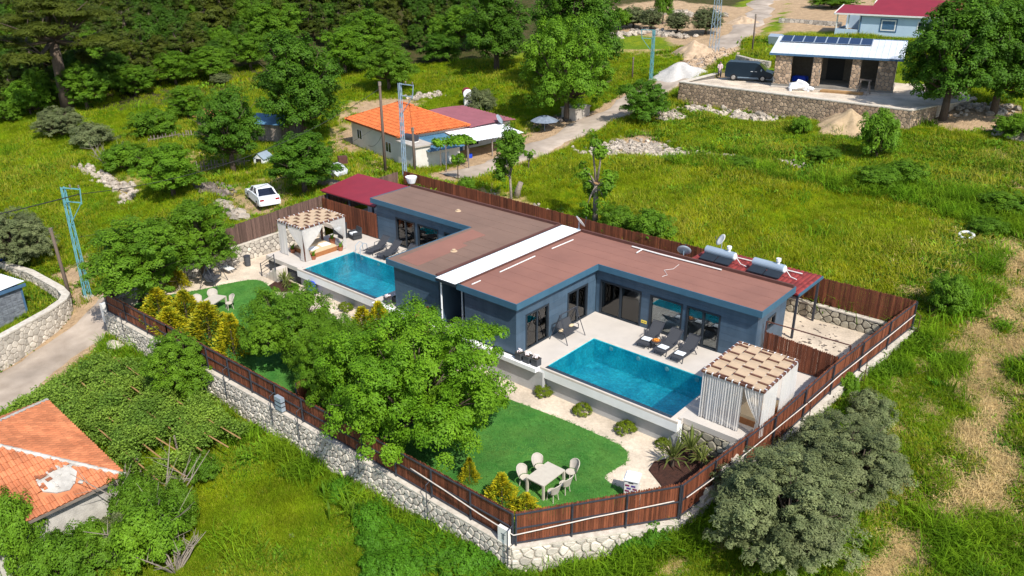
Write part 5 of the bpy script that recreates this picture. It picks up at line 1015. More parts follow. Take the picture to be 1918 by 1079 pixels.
# ---------------------------------------------------------------- vehicles and a person
def wheel(t, x, y, r, rim='rim'):
    o = obj('wheel', MB().tube([(x, y-.10, r), (x, y+.10, r)], r, 18), 'tyre', t, local=True); s = .11 if y > 0 else -.11; obj('rim', MB().tube([(x, y+s*.9, r), (x, y+s*1.05, r)], [r*.64, r*.55], 12), rim, o, local=True)
def car_shell(prof, hw, tuck):
    """prof: list of (x, z) round the side outline; the sides lean in with height"""
    vs = []; n = len(prof)
    for s in (-1, 1):
        for x, z in prof: vs.append((x, s*(hw-tuck*max(0, z-.55)), z))
    return MB().add(vs, [tuple(range(n))[::-1], tuple(range(n, 2*n))]+[(i, (i+1) % n, n+(i+1) % n, n+i) for i in range(n)])
p = at(493, 378); t = thing('parked_car', 'white saloon car parked on the bare patch left of the villa', 'car', (p.x, p.y, p.z), math.atan2((at(476, 360)-at(505, 388)).y, (at(476, 360)-at(505, 388)).x))
obj('body', car_shell([(-2.15, .3), (2.1, .28), (2.2, .5), (2.12, .72), (1.2, .86), (.95, .90), (-1.3, .98), (-2.0, 1.0), (-2.18, .85), (-2.22, .5)], .86, .08), 'car_white', t, local=True)
obj('cabin', car_shell([(1.0, .90), (.35, 1.36), (-.9, 1.40), (-1.65, .99)], .80, .22), 'car_glass', t, local=True); obj('roof', car_shell([(.38, 1.365), (.28, 1.41), (-.82, 1.44), (-.98, 1.395)], .805, .22), 'car_white', t, local=True)
for s in (-1, 1):
    obj('door_pillar', MB().bar((-.1, s*.755, .95), (-.12, s*.64, 1.37), .09, .03), 'car_white', t, local=True); obj('roof_pillar', MB().bar((-1.55, s*.72, 1.0), (-.95, s*.63, 1.38), .12, .06), 'car_white', t, local=True); obj('roof_pillar', MB().bar((.98, s*.74, .92), (.38, s*.63, 1.36), .07, .05), 'car_white', t, local=True)
    for x in (1.35, -1.35): wheel(t, x, s*.76, .30)
    lbox(t, 'tail_light', 'red_lamp', -2.205, -2.14, s*.62-.16, s*.62+.16, .70, .84); lbox(t, 'headlight', 'lamp_clear', 2.12, 2.19, s*.6-.18, s*.6+.18, .56, .70); obj('mirror', MB().blob((.75, s*.92, .98), .09, .09, .07, 1, 8, 5, .05), 'car_white', t, local=True)
lbox(t, 'number_plate', 'white_metal', -2.235, -2.2, -.26, .26, .56, .68); lbox(t, 'rear_bumper', 'car_white', -2.29, -2.18, -.78, .78, .34, .52)
p = Vector((-14.45, 48.75, 6.05)); t = thing('parked_van', 'dark blue van parked beside the stone house', 'van', p, R_(19))
obj('body', car_shell([(-2.45, .35), (2.4, .33), (2.5, .6), (2.42, .92), (1.75, 1.12), (1.0, 1.80), (.7, 1.92), (-2.2, 1.94), (-2.42, 1.75), (-2.5, .8)], .95, .10), 'van_navy', t, local=True)
for s in (-1, 1):
    y = s*.862; obj('side_window', MB().add([(-2.1, y, 1.22), (-.75, y, 1.22), (-.75, s*.825, 1.72), (-2.05, s*.825, 1.72)], [(0, 1, 2, 3)]), 'car_glass', t, local=True); obj('side_window', MB().add([(-.6, y, 1.22), (.45, y, 1.22), (.45, s*.825, 1.72), (-.6, s*.825, 1.72)], [(0, 1, 2, 3)]), 'car_glass', t, local=True); obj('side_window', MB().add([(.6, y, 1.22), (1.45, y+s*.02, 1.2), (.95, s*.825, 1.70), (.6, s*.825, 1.72)], [(0, 1, 2, 3)]), 'car_glass', t, local=True)
    for x in (1.5, -1.55): wheel(t, x, s*.86, .34)
    obj('door_handle', MB().box(.2, .45, s*.90-.03, s*.90+.04, 1.02, 1.07).box(.62, .85, s*.90-.03, s*.90+.04, 1.02, 1.07), 'lamp_clear', t, local=True); obj('mirror', MB().blob((1.3, s*1.02, 1.22), .1, .12, .13, 2, 8, 5, .05), 'galv', t, local=True); lbox(t, 'headlight', 'lamp_clear', 2.36, 2.49, s*.7-.16, s*.7+.16, .74, .92); lbox(t, 'side_sill', 'galv', -1.1, 1.05, s*.93-.03, s*.93+.05, .36, .42)
obj('windscreen', MB().add([(1.73, -.82, 1.15), (1.73, .82, 1.15), (1.03, .76, 1.80), (1.03, -.76, 1.80)], [(0, 1, 2, 3)]), 'car_glass', t, local=True)
def person(label, loc, rz):
    t = thing('person', label, 'person', loc, rz)
    V_ = {'hip': (0, 0, .92), 'waist': (.02, 0, 1.1), 'chest': (.06, 0, 1.35), 'neck': (.1, 0, 1.5), 'head': (.14, 0, 1.64), 'top': (.15, 0, 1.74), 'kl': (.1, .12, .5), 'fl': (.02, .13, .06), 'tl': (.16, .14, .03), 'kr': (.02, -.12, .5), 'fr': (-.16, -.13, .07), 'tr': (-.02, -.14, .03), 'sl': (.06, .2, 1.4), 'el': (.12, .26, 1.13), 'hl': (.34, .2, 1.02), 'sr': (.06, -.2, 1.4), 'er': (.12, -.26, 1.13), 'hr': (.34, -.18, 1.05)}
    E_ = [('hip', 'waist'), ('waist', 'chest'), ('chest', 'neck'), ('neck', 'head'), ('head', 'top'), ('hip', 'kl'), ('kl', 'fl'), ('fl', 'tl'), ('hip', 'kr'), ('kr', 'fr'), ('fr', 'tr'), ('chest', 'sl'), ('sl', 'el'), ('el', 'hl'), ('chest', 'sr'), ('sr', 'er'), ('er', 'hr')]
    rad = dict(hip=.15, waist=.13, chest=.16, neck=.06, head=.10, top=.07, kl=.075, kr=.075, fl=.05, fr=.05, tl=.04, tr=.04, sl=.075, sr=.075, el=.05, er=.05, hl=.04, hr=.04); ks = list(V_); me = bpy.data.meshes.new('body'); me.from_pydata([V_[k] for k in ks], [(ks.index(a), ks.index(b)) for a, b in E_], []); o = link('body', me, 'shirt', t)
    me.materials.append(M['trousers']); sk = o.modifiers.new('skin', 'SKIN'); o.modifiers.new('sub', 'SUBSURF').levels = 1
    me.skin_vertices.new() if not me.skin_vertices else None
    for i, k in enumerate(ks): me.skin_vertices[0].data[i].radius = (rad[k], rad[k]); me.skin_vertices[0].data[i].use_root = (k == 'hip')
    obj('trousers', MB().tube([(.0, .09, .95), (.1, .12, .5), (.02, .13, .08)], [.12, .095, .07], 10).tube([(0, -.09, .95), (.02, -.12, .5), (-.16, -.13, .09)], [.12, .095, .07], 10), 'trousers', t, smooth=True, local=True)
    hd = obj('face', MB().blob((.155, 0, 1.65), .105, .085, .125, 3, 12, 8, .0), 'skin', t, smooth=True, local=True); obj('nose', MB().blob((.26, 0, 1.64), .02, .015, .025, 1, 6, 4, 0), 'skin', hd, local=True); obj('hair', MB().blob((.135, 0, 1.70), .105, .092, .10, 4, 12, 8, .03), 'hair', t, smooth=True, local=True)
    return t
q = at(1347, 146); person('person in a pale pink shirt and dark trousers near the van', (q.x, q.y, q.z+.05), R_(-60))
# ---------------------------------------------------------------- poles and lines
def lattice(label, p, hgt, w0, w1, m, arm=None, ground=None, head=0, name='lattice_pole'):
    t = thing(name, label, 'power pole', p); legs = []
    for sx in (-1, 1):
        for sy in (-1, 1): obj('leg', MB().bar((sx*w0/2, sy*w0/2, -.3), (sx*w1/2, sy*w1/2, hgt), .055, .055), m, t, local=True)
    nb = max(5, int(hgt/.75)); mb = MB()
    for i in range(nb):
        for f0, f1 in (((-1, -1), (1, -1)), ((1, -1), (1, 1)), ((1, 1), (-1, 1)), ((-1, 1), (-1, -1))):
            za, zb = hgt*i/nb, hgt*(i+1)/nb; wa, wb = (w0+(w1-w0)*za/hgt)/2, (w0+(w1-w0)*zb/hgt)/2; A_, B_ = (f0, f1) if i % 2 else (f1, f0); mb.bar((A_[0]*wa, A_[1]*wa, za), (B_[0]*wb, B_[1]*wb, zb), .025, .025)
    tag(obj('lacing', mb, m, t, local=True), kind='stuff')
    lbox(t, 'footing', 'concrete', -w0*.9, w0*.9, -w0*.9, w0*.9, -.6, .12)
    if arm:
        d, L_ = Vector(arm).normalized(), head
        obj('crossarm', MB().bar((0, 0, hgt-.06), d*L_+Vector((0, 0, hgt-.06)), .07, .07), m, t, local=True); obj('crossarm', MB().bar((0, 0, hgt-1.0), d*L_*.9+Vector((0, 0, hgt-1.0)), .06, .06), m, t, local=True); obj('arm_strut', MB().bar(d*L_+Vector((0, 0, hgt)), d*L_*.9+Vector((0, 0, hgt-1.1)), .06, .06), m, t, local=True); obj('arm_strut', MB().bar(d*L_*.9+Vector((0, 0, hgt-1.0)), (0, 0, hgt-2.6), .045, .045), m, t, local=True)
        for k in (.45, .95): obj('insulator', MB().lathe([(.03, 0), (.07, .05), (.03, .1), (.07, .15), (.02, .22)], d*L_*k+Vector((0, 0, hgt)), 8), 'debris', t, local=True)
    return t
PL = at(165, 556); lattice('turquoise lattice power pole at the lane corner on the left', PL, 8.0, .36, .2, 'turquoise', (.9, .45, 0), head=1.35)
PM = Vector((-27.0, 9.6, gz(-27, 9.6))); lattice('pale turquoise power pole in front of the orange roofed farmhouse', PM, 8.3, .24, .18, 'galv', (1, .1, 0), head=1.5)
PR = at(1219, 150); lattice('turquoise power pole with a braced arm standing by the upper lane', PR, 5.7, .26, .22, 'turquoise', (-1, -.3, 0), head=1.5)
PT = at(1336, 102); lattice('tall blue lattice mast beside the road near the earth heaps', PT, 9.5, .95, .5, 'galv')
def wpole(label, p, hgt, r=.11, lean=(0, 0)):
    t = thing('wooden_pole', label, 'power pole', p, group='wooden poles'); obj('pole', MB().tube([(0, 0, -.3), (lean[0]*.5, lean[1]*.5, hgt/2), (lean[0], lean[1], hgt)], [r, r*.9, r*.75], 8), 'pole_wood', t, smooth=True, local=True); obj('cap', MB().tube([(lean[0], lean[1], hgt-.25), (lean[0], lean[1], hgt+.06)], r*1.0, 8), 'grey_wood', t, local=True)
W1 = at(134, 566); wpole('grey leaning wooden pole beside the turquoise pole on the left', W1, 5.2, .13, (-.9, .1))
W2 = Vector((-30.0, 10.0, gz(-30, 10))); wpole('tall wooden pole in front of the farmhouse windows', W2, 8.1, .14); W3 = Vector((-27.9, 11.6, gz(-27.9, 11.6))); wpole('short wooden pole before the blue lean-to roof', W3, 4.1, .13); wpole('thin wooden pole standing beside the dark van', Vector((-20.6, 62.2, gz(-20.6, 62.2))), 4.6, .12); wpole('slim dark post in the grass left of the upper turquoise pole', at(1184, 150), 2.6, .1)
def wire(label, a, b, sag=.6, r=.02):
    a, b = Vector(a), Vector(b); single('overhead_wire', MB().tube([a*(1-t)+b*t-Vector((0, 0, sag*4*t*(1-t))) for t in [i/16 for i in range(17)]], r, 4), 'cable_black', label, 'wire', 'overhead wires')
top = PL+Vector((1.1, .5, 7.6)); wire('thick black wire from the left turquoise pole out of the frame', top, (-45, -38, 3.5), 1., .035); wire('black wire from the left turquoise pole towards the farmhouse poles', top, W2+Vector((0, 0, 7.6)), 1.6, .022); wire('thin wire low on the left pole running towards the farmhouse', PL+Vector((0, 0, 4.4)), W2+Vector((0, 0, 4.6)), 1.4, .014)
wire('black wire between the farmhouse pole and its annex', PM+Vector((1, 0, 7.6)), W3+Vector((0, 0, 3.9)), .3, .014); wire('wire sagging from the farmhouse pole to its wall', W2+Vector((0, 0, 3.8)), Hm @ Vector((3.5, .05, .9)), .5, .02)
# ---------------------------------------------------------------- sheds, heaps, odds and ends
def shed(label, p, rz, sx, sy, hgt, rm, wmt='grey_wood', rise=.6):
    t = thing('shed', label, 'shed', p, rz)
    for i in range(int(sx/.22)): lbox(t, 'plank', wmt, -sx/2+i*.22+.006, -sx/2+i*.22+.21, -sy/2-.03, -sy/2, -.3, hgt+rnd.uniform(-.05, .03))
    for i in range(int(sy/.22)): lbox(t, 'plank', wmt, sx/2, sx/2+.03, -sy/2+i*.22+.006, -sy/2+i*.22+.21, -.3, hgt+rnd.uniform(-.05, .03))
    lbox(t, 'frame', 'debris', -sx/2+.02, sx/2-.02, -sy/2+.02, sy/2, -.3, hgt-.1); obj('roof', MB().add([(-sx/2-.3, -sy/2-.3, hgt), (sx/2+.3, -sy/2-.3, hgt-.05), (sx/2+.3, 0, hgt+rise), (-sx/2-.3, 0, hgt+rise), (sx/2+.3, sy/2+.3, hgt), (-sx/2-.3, sy/2+.3, hgt-.08)], [(0, 1, 2, 3), (3, 2, 4, 5)]), rm, t, local=True); return t
shed('old plank shed with a rusty blue sheet roof between the trees', at(520, 258), R_(25), 3.6, 4.0, 1.9, 'blue_metal'); shed('small hut with a sagging orange roof behind the left tree', at(410, 240), R_(10), 3, 3, 1.4, 'tile_fade_i')
p = at(493, 308); t = thing('dog_house', 'small white dog house in the yard near the parked car', 'dog house', p, R_(20)); obj('body', MB().add([(-.55, -.6, 0), (.55, -.6, 0), (.55, .7, 0), (-.55, .7, 0), (-.55, -.6, .75), (.55, -.6, .75), (.55, .7, .75), (-.55, .7, .75), (0, -.6, 1.15), (0, .7, 1.15)], [(0, 1, 5, 8, 4), (1, 2, 6, 5), (2, 3, 7, 9, 6), (3, 0, 4, 7), (4, 8, 9, 7), (8, 5, 6, 9)]), 'white_metal', t, local=True); lbox(t, 'doorway', 'cable_black', -.3, .3, -.615, -.601, .02, .68); obj('roof', MB().add([(-.68, -.7, .68), (0, -.7, 1.2), (.68, -.7, .68), (-.68, .8, .68), (0, .8, 1.2), (.68, .8, .68)], [(0, 1, 4, 3), (1, 2, 5, 4)]), 'tank', t, local=True)
p = at(634, 333); t = thing('covered_trailer', 'trailer under a pale grey tarpaulin beside the dense tree', 'trailer', p, R_(60)); obj('tarpaulin', MB().blob((0, 0, .65), .8, 1.4, .65, 8, 10, 8, .12), 'tarp', t, local=True); lbox(t, 'red_box', 'rust', .3, 1.1, 1.2, 1.9, .9, 1.5)
q = at(600, 345); single('pallet_row', MB().box(-3, 3, -.4, .4, 0, .6).box(-2.6, -1.2, -.3, .3, .6, .8), 'grey_wood', 'low grey timber pile along the carport fence', 'timber pile').location = q
def old_fence(label, pts, hgt):
    t = thing('picket_fence', label, 'fence', pts[0]); n = 0
    for a, b in zip(pts[:-1], pts[1:]):
        L_ = (b-a).length
        for i in range(int(L_/.3)):
            p_ = a+(b-a)*(i*.3/L_); z_ = gz(p_.x, p_.y); o = obj('picket', MB().bar((p_.x, p_.y, z_-.1), (p_.x+rnd.uniform(-.12, .12), p_.y+rnd.uniform(-.1, .1), z_+hgt*rnd.uniform(.75, 1.15)), .1, .05), 'grey_wood', t)
        obj('rail', MB().bar((a.x, a.y, a.z+hgt*.6), (b.x, b.y, b.z+hgt*.6), .08, .06), 'grey_wood', t)
old_fence('old grey picket fence across the yard below the grassy slope', [at(280, 272), at(330, 262), at(382, 262), at(430, 268)], .9); old_fence('broken grey picket fence under the left yard tree', [at(372, 325), at(420, 318), at(470, 312)], 1.0)
CLEAR = []
def rubble(label, pts, n, r, m='rubble', seed=1, cat='rubble', spread=.8, name='rubble_line'):
    q = random.Random(seed); mb = MB(); CLEAR.append(([tuple(p[:2]) for p in pts], spread*.9+.3))
    for i in range(n):
        s = q.random()*(len(pts)-1); k = min(int(s), len(pts)-2); a, b = pts[k], pts[k+1]; p_ = a+(b-a)*(s-k); x, y = p_.x+q.gauss(0, spread*.5), p_.y+q.gauss(0, spread*.5); rr = r*q.uniform(.45, 1.4); mb.blob((x, y, gz(x, y)+rr*.3), rr, rr*q.uniform(.6, 1), rr*q.uniform(.5, .8), i+seed*99, 6, 4, .3)
    o = tag(obj(name, mb, m), label, cat, kind='stuff')
rubble('line of pale rubble stones across the left meadow edge', [at(150, 312), at(185, 330), at(205, 342), at(235, 352), at(243, 378)], 130, .3, seed=2); rubble('pale boulders edging the bare patch by the white car', [at(405, 382), at(425, 392), at(440, 405), at(462, 412)], 36, .38, seed=3, spread=.5)
rubble('broad spread of white stones beside the lane bend', [at(1120, 285), at(1165, 275), at(1215, 285), at(1250, 292)], 420, .24, seed=4, spread=2.6); rubble('white stones strung along the meadow terrace edge', [at(1240, 285), at(1310, 292), at(1390, 300)], 170, .24, seed=5, spread=1.); rubble('small white stone heap on the terrace edge further right', [at(1455, 303), at(1490, 315)], 60, .26, seed=6)
rubble('loose pinkish rubble below the tan terrace wall', [at(1280, 205), at(1340, 213), at(1400, 220), at(1450, 228)], 120, .3, seed=7, spread=1.4); rubble('brown rubble heap near the dense lane tree', [at(1235, 215), at(1265, 222)], 70, .35, seed=8, spread=1.4); rubble('rough stones along the terraced olive ground', [at(1150, 45), at(1230, 22), at(1290, 28), at(1370, 30)], 120, .45, seed=9, spread=1.5); rubble('rough stones below the olive trees', [at(1140, 72), at(1200, 60), at(1280, 70)], 110, .4, seed=10, spread=1.8)
rubble('scattered firewood and scrap under the big trunk', [at(1000, 232), at(1030, 228), at(1065, 222)], 90, .26, 'debris', 11, 'scrap', 1.2, 'scrap_heap'); rubble('scrap boards piled by the yard fence', [at(375, 352), at(400, 358), at(425, 366)], 90, .28, 'debris', 12, 'scrap', 1.0, 'scrap_heap'); rubble('pale stones on the slope behind the farmhouse roof', [at(770, 185), at(800, 180), at(825, 178)], 60, .3, seed=13, spread=1)
rubble('white stones along the top right edge', [at(1880, 250), at(1918, 262)], 60, .4, seed=14, spread=1.2); rubble('brown earth clods at the tower foot', [at(1290, 130), at(1330, 112), at(1370, 95)], 150, .3, 'earth_heap', 15, 'earth', 2., 'earth_clods')
rubble('stones and twigs on the dry strip behind the back fence', [at(880, 365), at(930, 375), at(990, 395), at(1030, 405)], 110, .16, 'rubble', 16, 'rubble', 1.6)
rubble('pale stones under the right corner bushes', [at(1720, 210), at(1800, 200), at(1880, 210)], 90, .35, seed=17, spread=2.)
def heap(label, p, rx, ry, hgt, m, seed, name='sand_heap', cat='heap'):
    q = random.Random(seed); ph = [q.uniform(0, 6) for _ in range(6)]
    def fn(u, v):
        a = u*2*math.pi; r = v; e = 1+.16*math.sin(3*a+ph[0])+.1*math.sin(7*a+ph[1]); x, y = p.x+rx*e*r*math.cos(a), p.y+ry*e*r*math.sin(a); hh = hgt*max(0, (1-r))**.9*(1+.3*math.sin(2*a+ph[2])*r)+.10*hgt*math.sin(x*3+ph[3])*math.sin(y*2.7+ph[4])*(1-r); return (x, y, gz(x, y)+hh-.12*r)
    single(name, MB().sheet(fn, 40, 14), m, label, cat, smooth=True)
heap('grey white gravel heap at the lane fork', at(1270, 140), 3.6, 2.6, 1.5, 'gravel_pile', 1, 'gravel_heap'); heap('tan earth heap beside the lattice mast', at(1300, 102), 3.2, 2.4, 1.7, 'earth_heap', 2, 'earth_heap'); heap('sandy heap spilled against the tan terrace wall', at(1590, 245), 3.6, 2.2, 1.9, 'sand', 3); heap('small stone heap near the upper road bend', at(1390, 42), 2.5, 2, 1.0, 'earth_heap', 4, 'earth_heap')
p = at(1808, 450); single('ring', MB().tube([(p.x+.42*math.cos(a*.3142), p.y+.42*math.sin(a*.3142), p.z+.35+.1*math.sin(a*.3142)) for a in range(21)], .1, 8), 'white_metal', 'white rubber ring lying in the meadow grass on the right', 'ring', smooth=True)
p = at(1020, 245); t = thing('parasol', 'faded blue parasol over firewood by the lane', 'parasol', p); obj('canopy', MB().lathe([(1.5, 1.05), (1.0, 1.3), (.5, 1.5), (.03, 1.6)], (0, 0, 0), 8), 'old_canvas', t, local=True); obj('pole', MB().tube([(0, 0, 0), (0, 0, 1.6)], .03, 6), 'galv', t, local=True)
p = at(1078, 220); single('block_hut', MB().box(-.9, .9, -1.3, 1.3, -.2, 1.1).box(-1.0, 1.0, -1.4, 1.4, 1.1, 1.22), 'concrete', 'low concrete hut with a flat slab behind the big trunk', 'hut').location = p
for i, (px, py, r) in enumerate(((665, 928, .16), (547, 1007, .16), (497, 858, .14), (217, 655, .5))): single('boulder', MB().blob(at(px, py)+Vector((0, 0, r*.5)), r*1.3, r, r*.7, i+5, 9, 6, .2), 'rock', ('small white rock in the grass near the front wall', 'small white rock in the bottom meadow', 'small grey rock in the grass below the vines', 'flat white slab in the weeds by the lane')[i], 'rock')
# ---------------------------------------------------------------- trees, shrubs and vines
def unit(v): return v/np.maximum(np.linalg.norm(v, axis=-1, keepdims=True), 1e-9)
def leaf_quads(c, nrm, ln, wd, g, fold=.25):
    """one small folded leaf (two triangles sharing the midrib as a kinked quad) per row"""
    n = len(c); r = unit(g.normal(size=(n, 3))); a = unit(np.cross(nrm, r)); b = np.cross(nrm, a)
    ln = ln*g.uniform(.7, 1.3, (n, 1)); wd = wd*g.uniform(.7, 1.3, (n, 1))
    v = np.stack([c-a*ln, c+b*wd+nrm*wd*fold, c+a*ln, c-b*wd+nrm*wd*fold], 1).reshape(-1, 3)
    return v, np.arange(4*n).reshape(-1, 4)
def crown(name, m, lobes, nclump, nleaf, rc, ln, wd, seed, up=.55, low=-.5, shell=(.55, 1.), flat=.9):
    """lobes: (x, y, z, rx, ry, rz). Twig ends are spread through the outer part of each lobe; each carries a tuft of leaves."""
    g = np.random.default_rng(seed); vol = np.array([l[3]*l[4]+l[3]*l[5] for l in lobes]); idx = g.choice(len(lobes), nclump, p=vol/vol.sum()); Lb = np.array(lobes)[idx]
    d = unit(g.normal(size=(nclump*3, 3))); d = d[d[:, 2] > low][:nclump]
    while len(d) < nclump: e = unit(g.normal(size=(nclump, 3))); d = np.concatenate([d, e[e[:, 2] > low]])[:nclump]
    cc = Lb[:, :3]+d*Lb[:, 3:]*(g.uniform(*shell, (nclump, 1)))
    rr = rc*g.uniform(.55, 1.35, (nclump, 1))
    off = unit(g.normal(size=(nclump, nleaf, 3))); off[..., 2] = np.where(off[..., 2] < -.7, -off[..., 2]*.6, off[..., 2])
    rad = g.uniform(.45, 1, (nclump, nleaf, 1))**.6
    p = cc[:, None]+off*rad*rr[:, None]*np.array([1, 1, flat]); nr = unit(off*.7+np.array([0, 0, up])+d[:, None]*.7+g.normal(size=off.shape)*.30)
    v, q = leaf_quads(p.reshape(-1, 3), nr.reshape(-1, 3), ln, wd, g)
    return npmesh(name, v, q, m), cc
def limbs(seed, hgt, r0, tips, fork=.35, m='bark', lean=(0, 0)):
    q = random.Random(seed); mb = MB(); tp = Vector((lean[0], lean[1], hgt*fork)); mb.tube([(0, 0, -.4), (lean[0]*.3+q.uniform(-.1, .1), lean[1]*.3, hgt*fork*.5), tp], [r0*1.25, r0, r0*.85], 9)
    for t in tips:
        t = Vector(t); mid = tp*.45+t*.55+Vector((q.uniform(-.3, .3), q.uniform(-.3, .3), -.12*(t-tp).length)); mb.tube([tp-Vector((0, 0, .15)), mid, t], [r0*.62, r0*.36, r0*.08], 6)
        for _ in range(3):
            e = t+Vector((q.uniform(-1, 1), q.uniform(-1, 1), q.uniform(-.2, .8)))*.16*hgt; mb.tube([mid, (mid+e)/2+Vector((0, 0, .1)), e], [r0*.26, r0*.15, r0*.04], 5)
    return mb
PROTO = {}
def proto(key, leaf, lobes, nclump, nleaf, rc, ln, wd, seed, trunk=None, tm='bark', **kw):
    me, cc = crown('crown', leaf, lobes, nclump, nleaf, rc, ln, wd, seed, **kw); H = max(l[2]+l[5] for l in lobes); W_ = max(max(abs(l[0])+l[3], abs(l[1])+l[4]) for l in lobes); tme = None
    if trunk: b = limbs(seed, H, trunk[0], [l[:3] for l in lobes], trunk[1], lean=trunk[2] if len(trunk) > 2 else (0, 0)); tme = bpy.data.meshes.new('trunk'); tme.from_pydata(b.v, [], b.f); tme.polygons.foreach_set('use_smooth', [True]*len(tme.polygons)); tme.materials.append(M[tm])
    PROTO[key] = (me, tme, H, W_)
def plant(name, key, label, cat, p, h=None, w_=None, rz=None, group=None, part='crown', sy=None):
    me, tme, H, W_ = PROTO[key]; sz = (h or H)/H; sx = (w_ or W_*2)/(W_*2); o = thing(name, label, cat, p, rnd.uniform(0, 6.28) if rz is None else rz, group, (sx, sy or sx, sz))
    link(part, me, None, o)
    if tme: link('trunk', tme, None, o)
    return o
def L_(n, R, H0, H1, r, seed, ry=None):
    q = random.Random(seed); out = [(0, 0, (H0+H1)/2, R*.62, R*.62, (H1-H0)*.5)]
    for i in range(n):
        a = i*2.4+q.uniform(-.4, .4); k = (i+.5)/n; z = H0+(H1-H0)*(.15+.72*k); rr = R*.68*math.sqrt(max(.06, 1-(1.7*k-.75)**2))*q.uniform(.8, 1.1); e = r*q.uniform(.75, 1.2); out.append((rr*math.cos(a), rr*math.sin(a), z, e, e, e*.88))
    return out
proto('walnut', 'leaf_walnut', L_(24, 4.7, .3, 6.6, 1.45, 3), 640, 185, .42, .068, .036, 3, (.26, .28), shell=(.48, 1.12))
proto('walnut2', 'leaf_mid', L_(18, 4.0, .4, 6.2, 1.4, 8), 560, 110, .42, .08, .042, 8, (.22, .28), shell=(.55, 1.07))
proto('mid', 'leaf_mid', L_(16, 3.0, .9, 7.0, 1.15, 5), 440, 95, .40, .085, .045, 5, (.2, .3), shell=(.5, 1.1))
proto('mid2', 'leaf_bush', L_(17, 3.2, .7, 7.4, 1.1, 15), 480, 95, .40, .085, .045, 15, (.2, .3), shell=(.5, 1.1))
proto('dense', 'leaf_dark', L_(19, 3.2, .8, 8.0, 1.25, 25), 520, 100, .42, .09, .048, 25, (.24, .26), shell=(.5, 1.1))
proto('round', 'leaf_dark', L_(14, 2.6, .5, 5.0, 1.1, 35), 340, 90, .36, .08, .044, 35, (.16, .3), shell=(.5, 1.1))
proto('olive', 'leaf_olive', L_(34, 2.7, .4, 4.6, .68, 45), 900, 85, .22, .06, .02, 45, (.2, .25), shell=(.45, 1.3), up=.8)
proto('shrub', 'leaf_bush', L_(13, 1.6, .1, 2.3, .62, 55), 230, 80, .25, .06, .032, 55, (.07, .2), low=-.2, shell=(.5, 1.12))
proto('shrub_olive', 'leaf_olive', L_(13, 1.6, .1, 2.2, .62, 56), 230, 80, .25, .06, .026, 56, (.07, .2), low=-.2, shell=(.5, 1.12))
proto('wood', 'leaf_wood', L_(16, 3.2, .8, 7.4, 1.2, 95), 380, 90, .44, .10, .055, 95, (.2, .3), shell=(.5, 1.1))
proto('ivy', 'leaf_ivy', [(0, 0, .25, 1.2, 1.2, .5), (.9, .3, .2, .8, .8, .4), (-.8, -.4, .25, .9, .8, .45), (.1, .9, .2, .8, .8, .4), (-.3, -.9, .15, .8, .8, .4)], 320, 60, .2, .055, .034, 57, low=-.1, shell=(.6, 1.1))
proto('cushion', 'leaf_cushion', [(0, 0, .12, .48, .48, .36)], 90, 26, .09, .04, .018, 65, low=-.05, shell=(.85, 1.05))
proto('pine', 'leaf_pine', [(0, 0, 10.8, 2.2, 2.2, 1.2), (2.6, .4, 9.6, 1.9, 1.7, .8), (-2.5, -.6, 9.2, 2, 1.7, .8), (.4, 2.7, 9.0, 1.8, 1.8, .8), (-.3, -2.7, 8.6, 1.9, 1.8, .8), (3.3, -1.6, 7.3, 1.7, 1.5, .6), (-3.4, 1.2, 7.0, 1.8, 1.5, .65), (1.4, 3.2, 6.4, 1.5, 1.5, .6), (-1.2, -3.4, 6.2, 1.5, 1.5, .6), (1.5, -1.2, 10.2, 1.5, 1.5, .9)], 420, 90, .5, .2, .028, 75, (.38, .62), tm='bark', flat=.6, shell=(.3, 1.05))
proto('conifer', 'leaf_forest', [(0, 0, 2.6, 2.0, 2.0, 1.0), (.3, .2, 4.4, 1.8, 1.7, 1.2), (-.2, .1, 6.4, 1.45, 1.5, 1.3), (.1, -.2, 8.2, 1.1, 1.1, 1.3), (0, 0, 10, .7, .7, 1.2), (1.0, .8, 3.4, 1.2, 1.2, .7), (-1.1, -.6, 3.9, 1.2, 1.2, .7)], 150, 50, .55, .25, .06, 85, (.17, .8), flat=.6)
proto('conifer2', 'leaf_pine', [(0, 0, 4.0, 1.9, 1.9, 1.4), (.5, -.4, 6.0, 1.8, 1.7, 1.4), (-.5, .3, 7.8, 1.6, 1.6, 1.2), (.2, .2, 9.3, 1.0, 1.1, 1.0), (1.3, .5, 5.2, 1.2, 1.2, .8), (-1.2, -.8, 5.6, 1.2, 1.2, .8)], 140, 50, .6, .25, .06, 86, (.17, .75), flat=.6)
def golden(key, seed, H=2.2, R=.8):
    g = np.random.default_rng(seed); n = 2800; k = g.uniform(0, 1, n)**1.4; a = g.uniform(0, 6.28, n); r = R*(1-k*.93)*g.uniform(.55, 1.05, n)*(1+.25*np.sin(a*5+k*9)); z = .12+k*H*.92
    p = np.stack([r*np.cos(a), r*np.sin(a), z], 1); d = unit(np.stack([np.cos(a)*.75, np.sin(a)*.75, np.full(n, .62)], 1)+g.normal(size=(n, 3))*.22); nn = unit(np.cross(d, g.normal(size=(n, 3)))); ln = g.uniform(.09, .20, (n, 1)); b = np.cross(nn, d)
    v = np.stack([p, p+d*ln*.5+b*.035, p+d*ln, p+d*ln*.5-b*.035], 1).reshape(-1, 3); me = npmesh('crown', v, np.arange(4*n).reshape(-1, 4), 'leaf_gold'); b2 = MB().tube([(0, 0, -.2), (0, 0, H*.7)], [.06, .02], 6); tme = bpy.data.meshes.new('trunk'); tme.from_pydata(b2.v, [], b2.f); tme.materials.append(M['bark']); PROTO[key] = (me, tme, H, R)
golden('gold', 1); golden('gold2', 2, 2.0, .95)
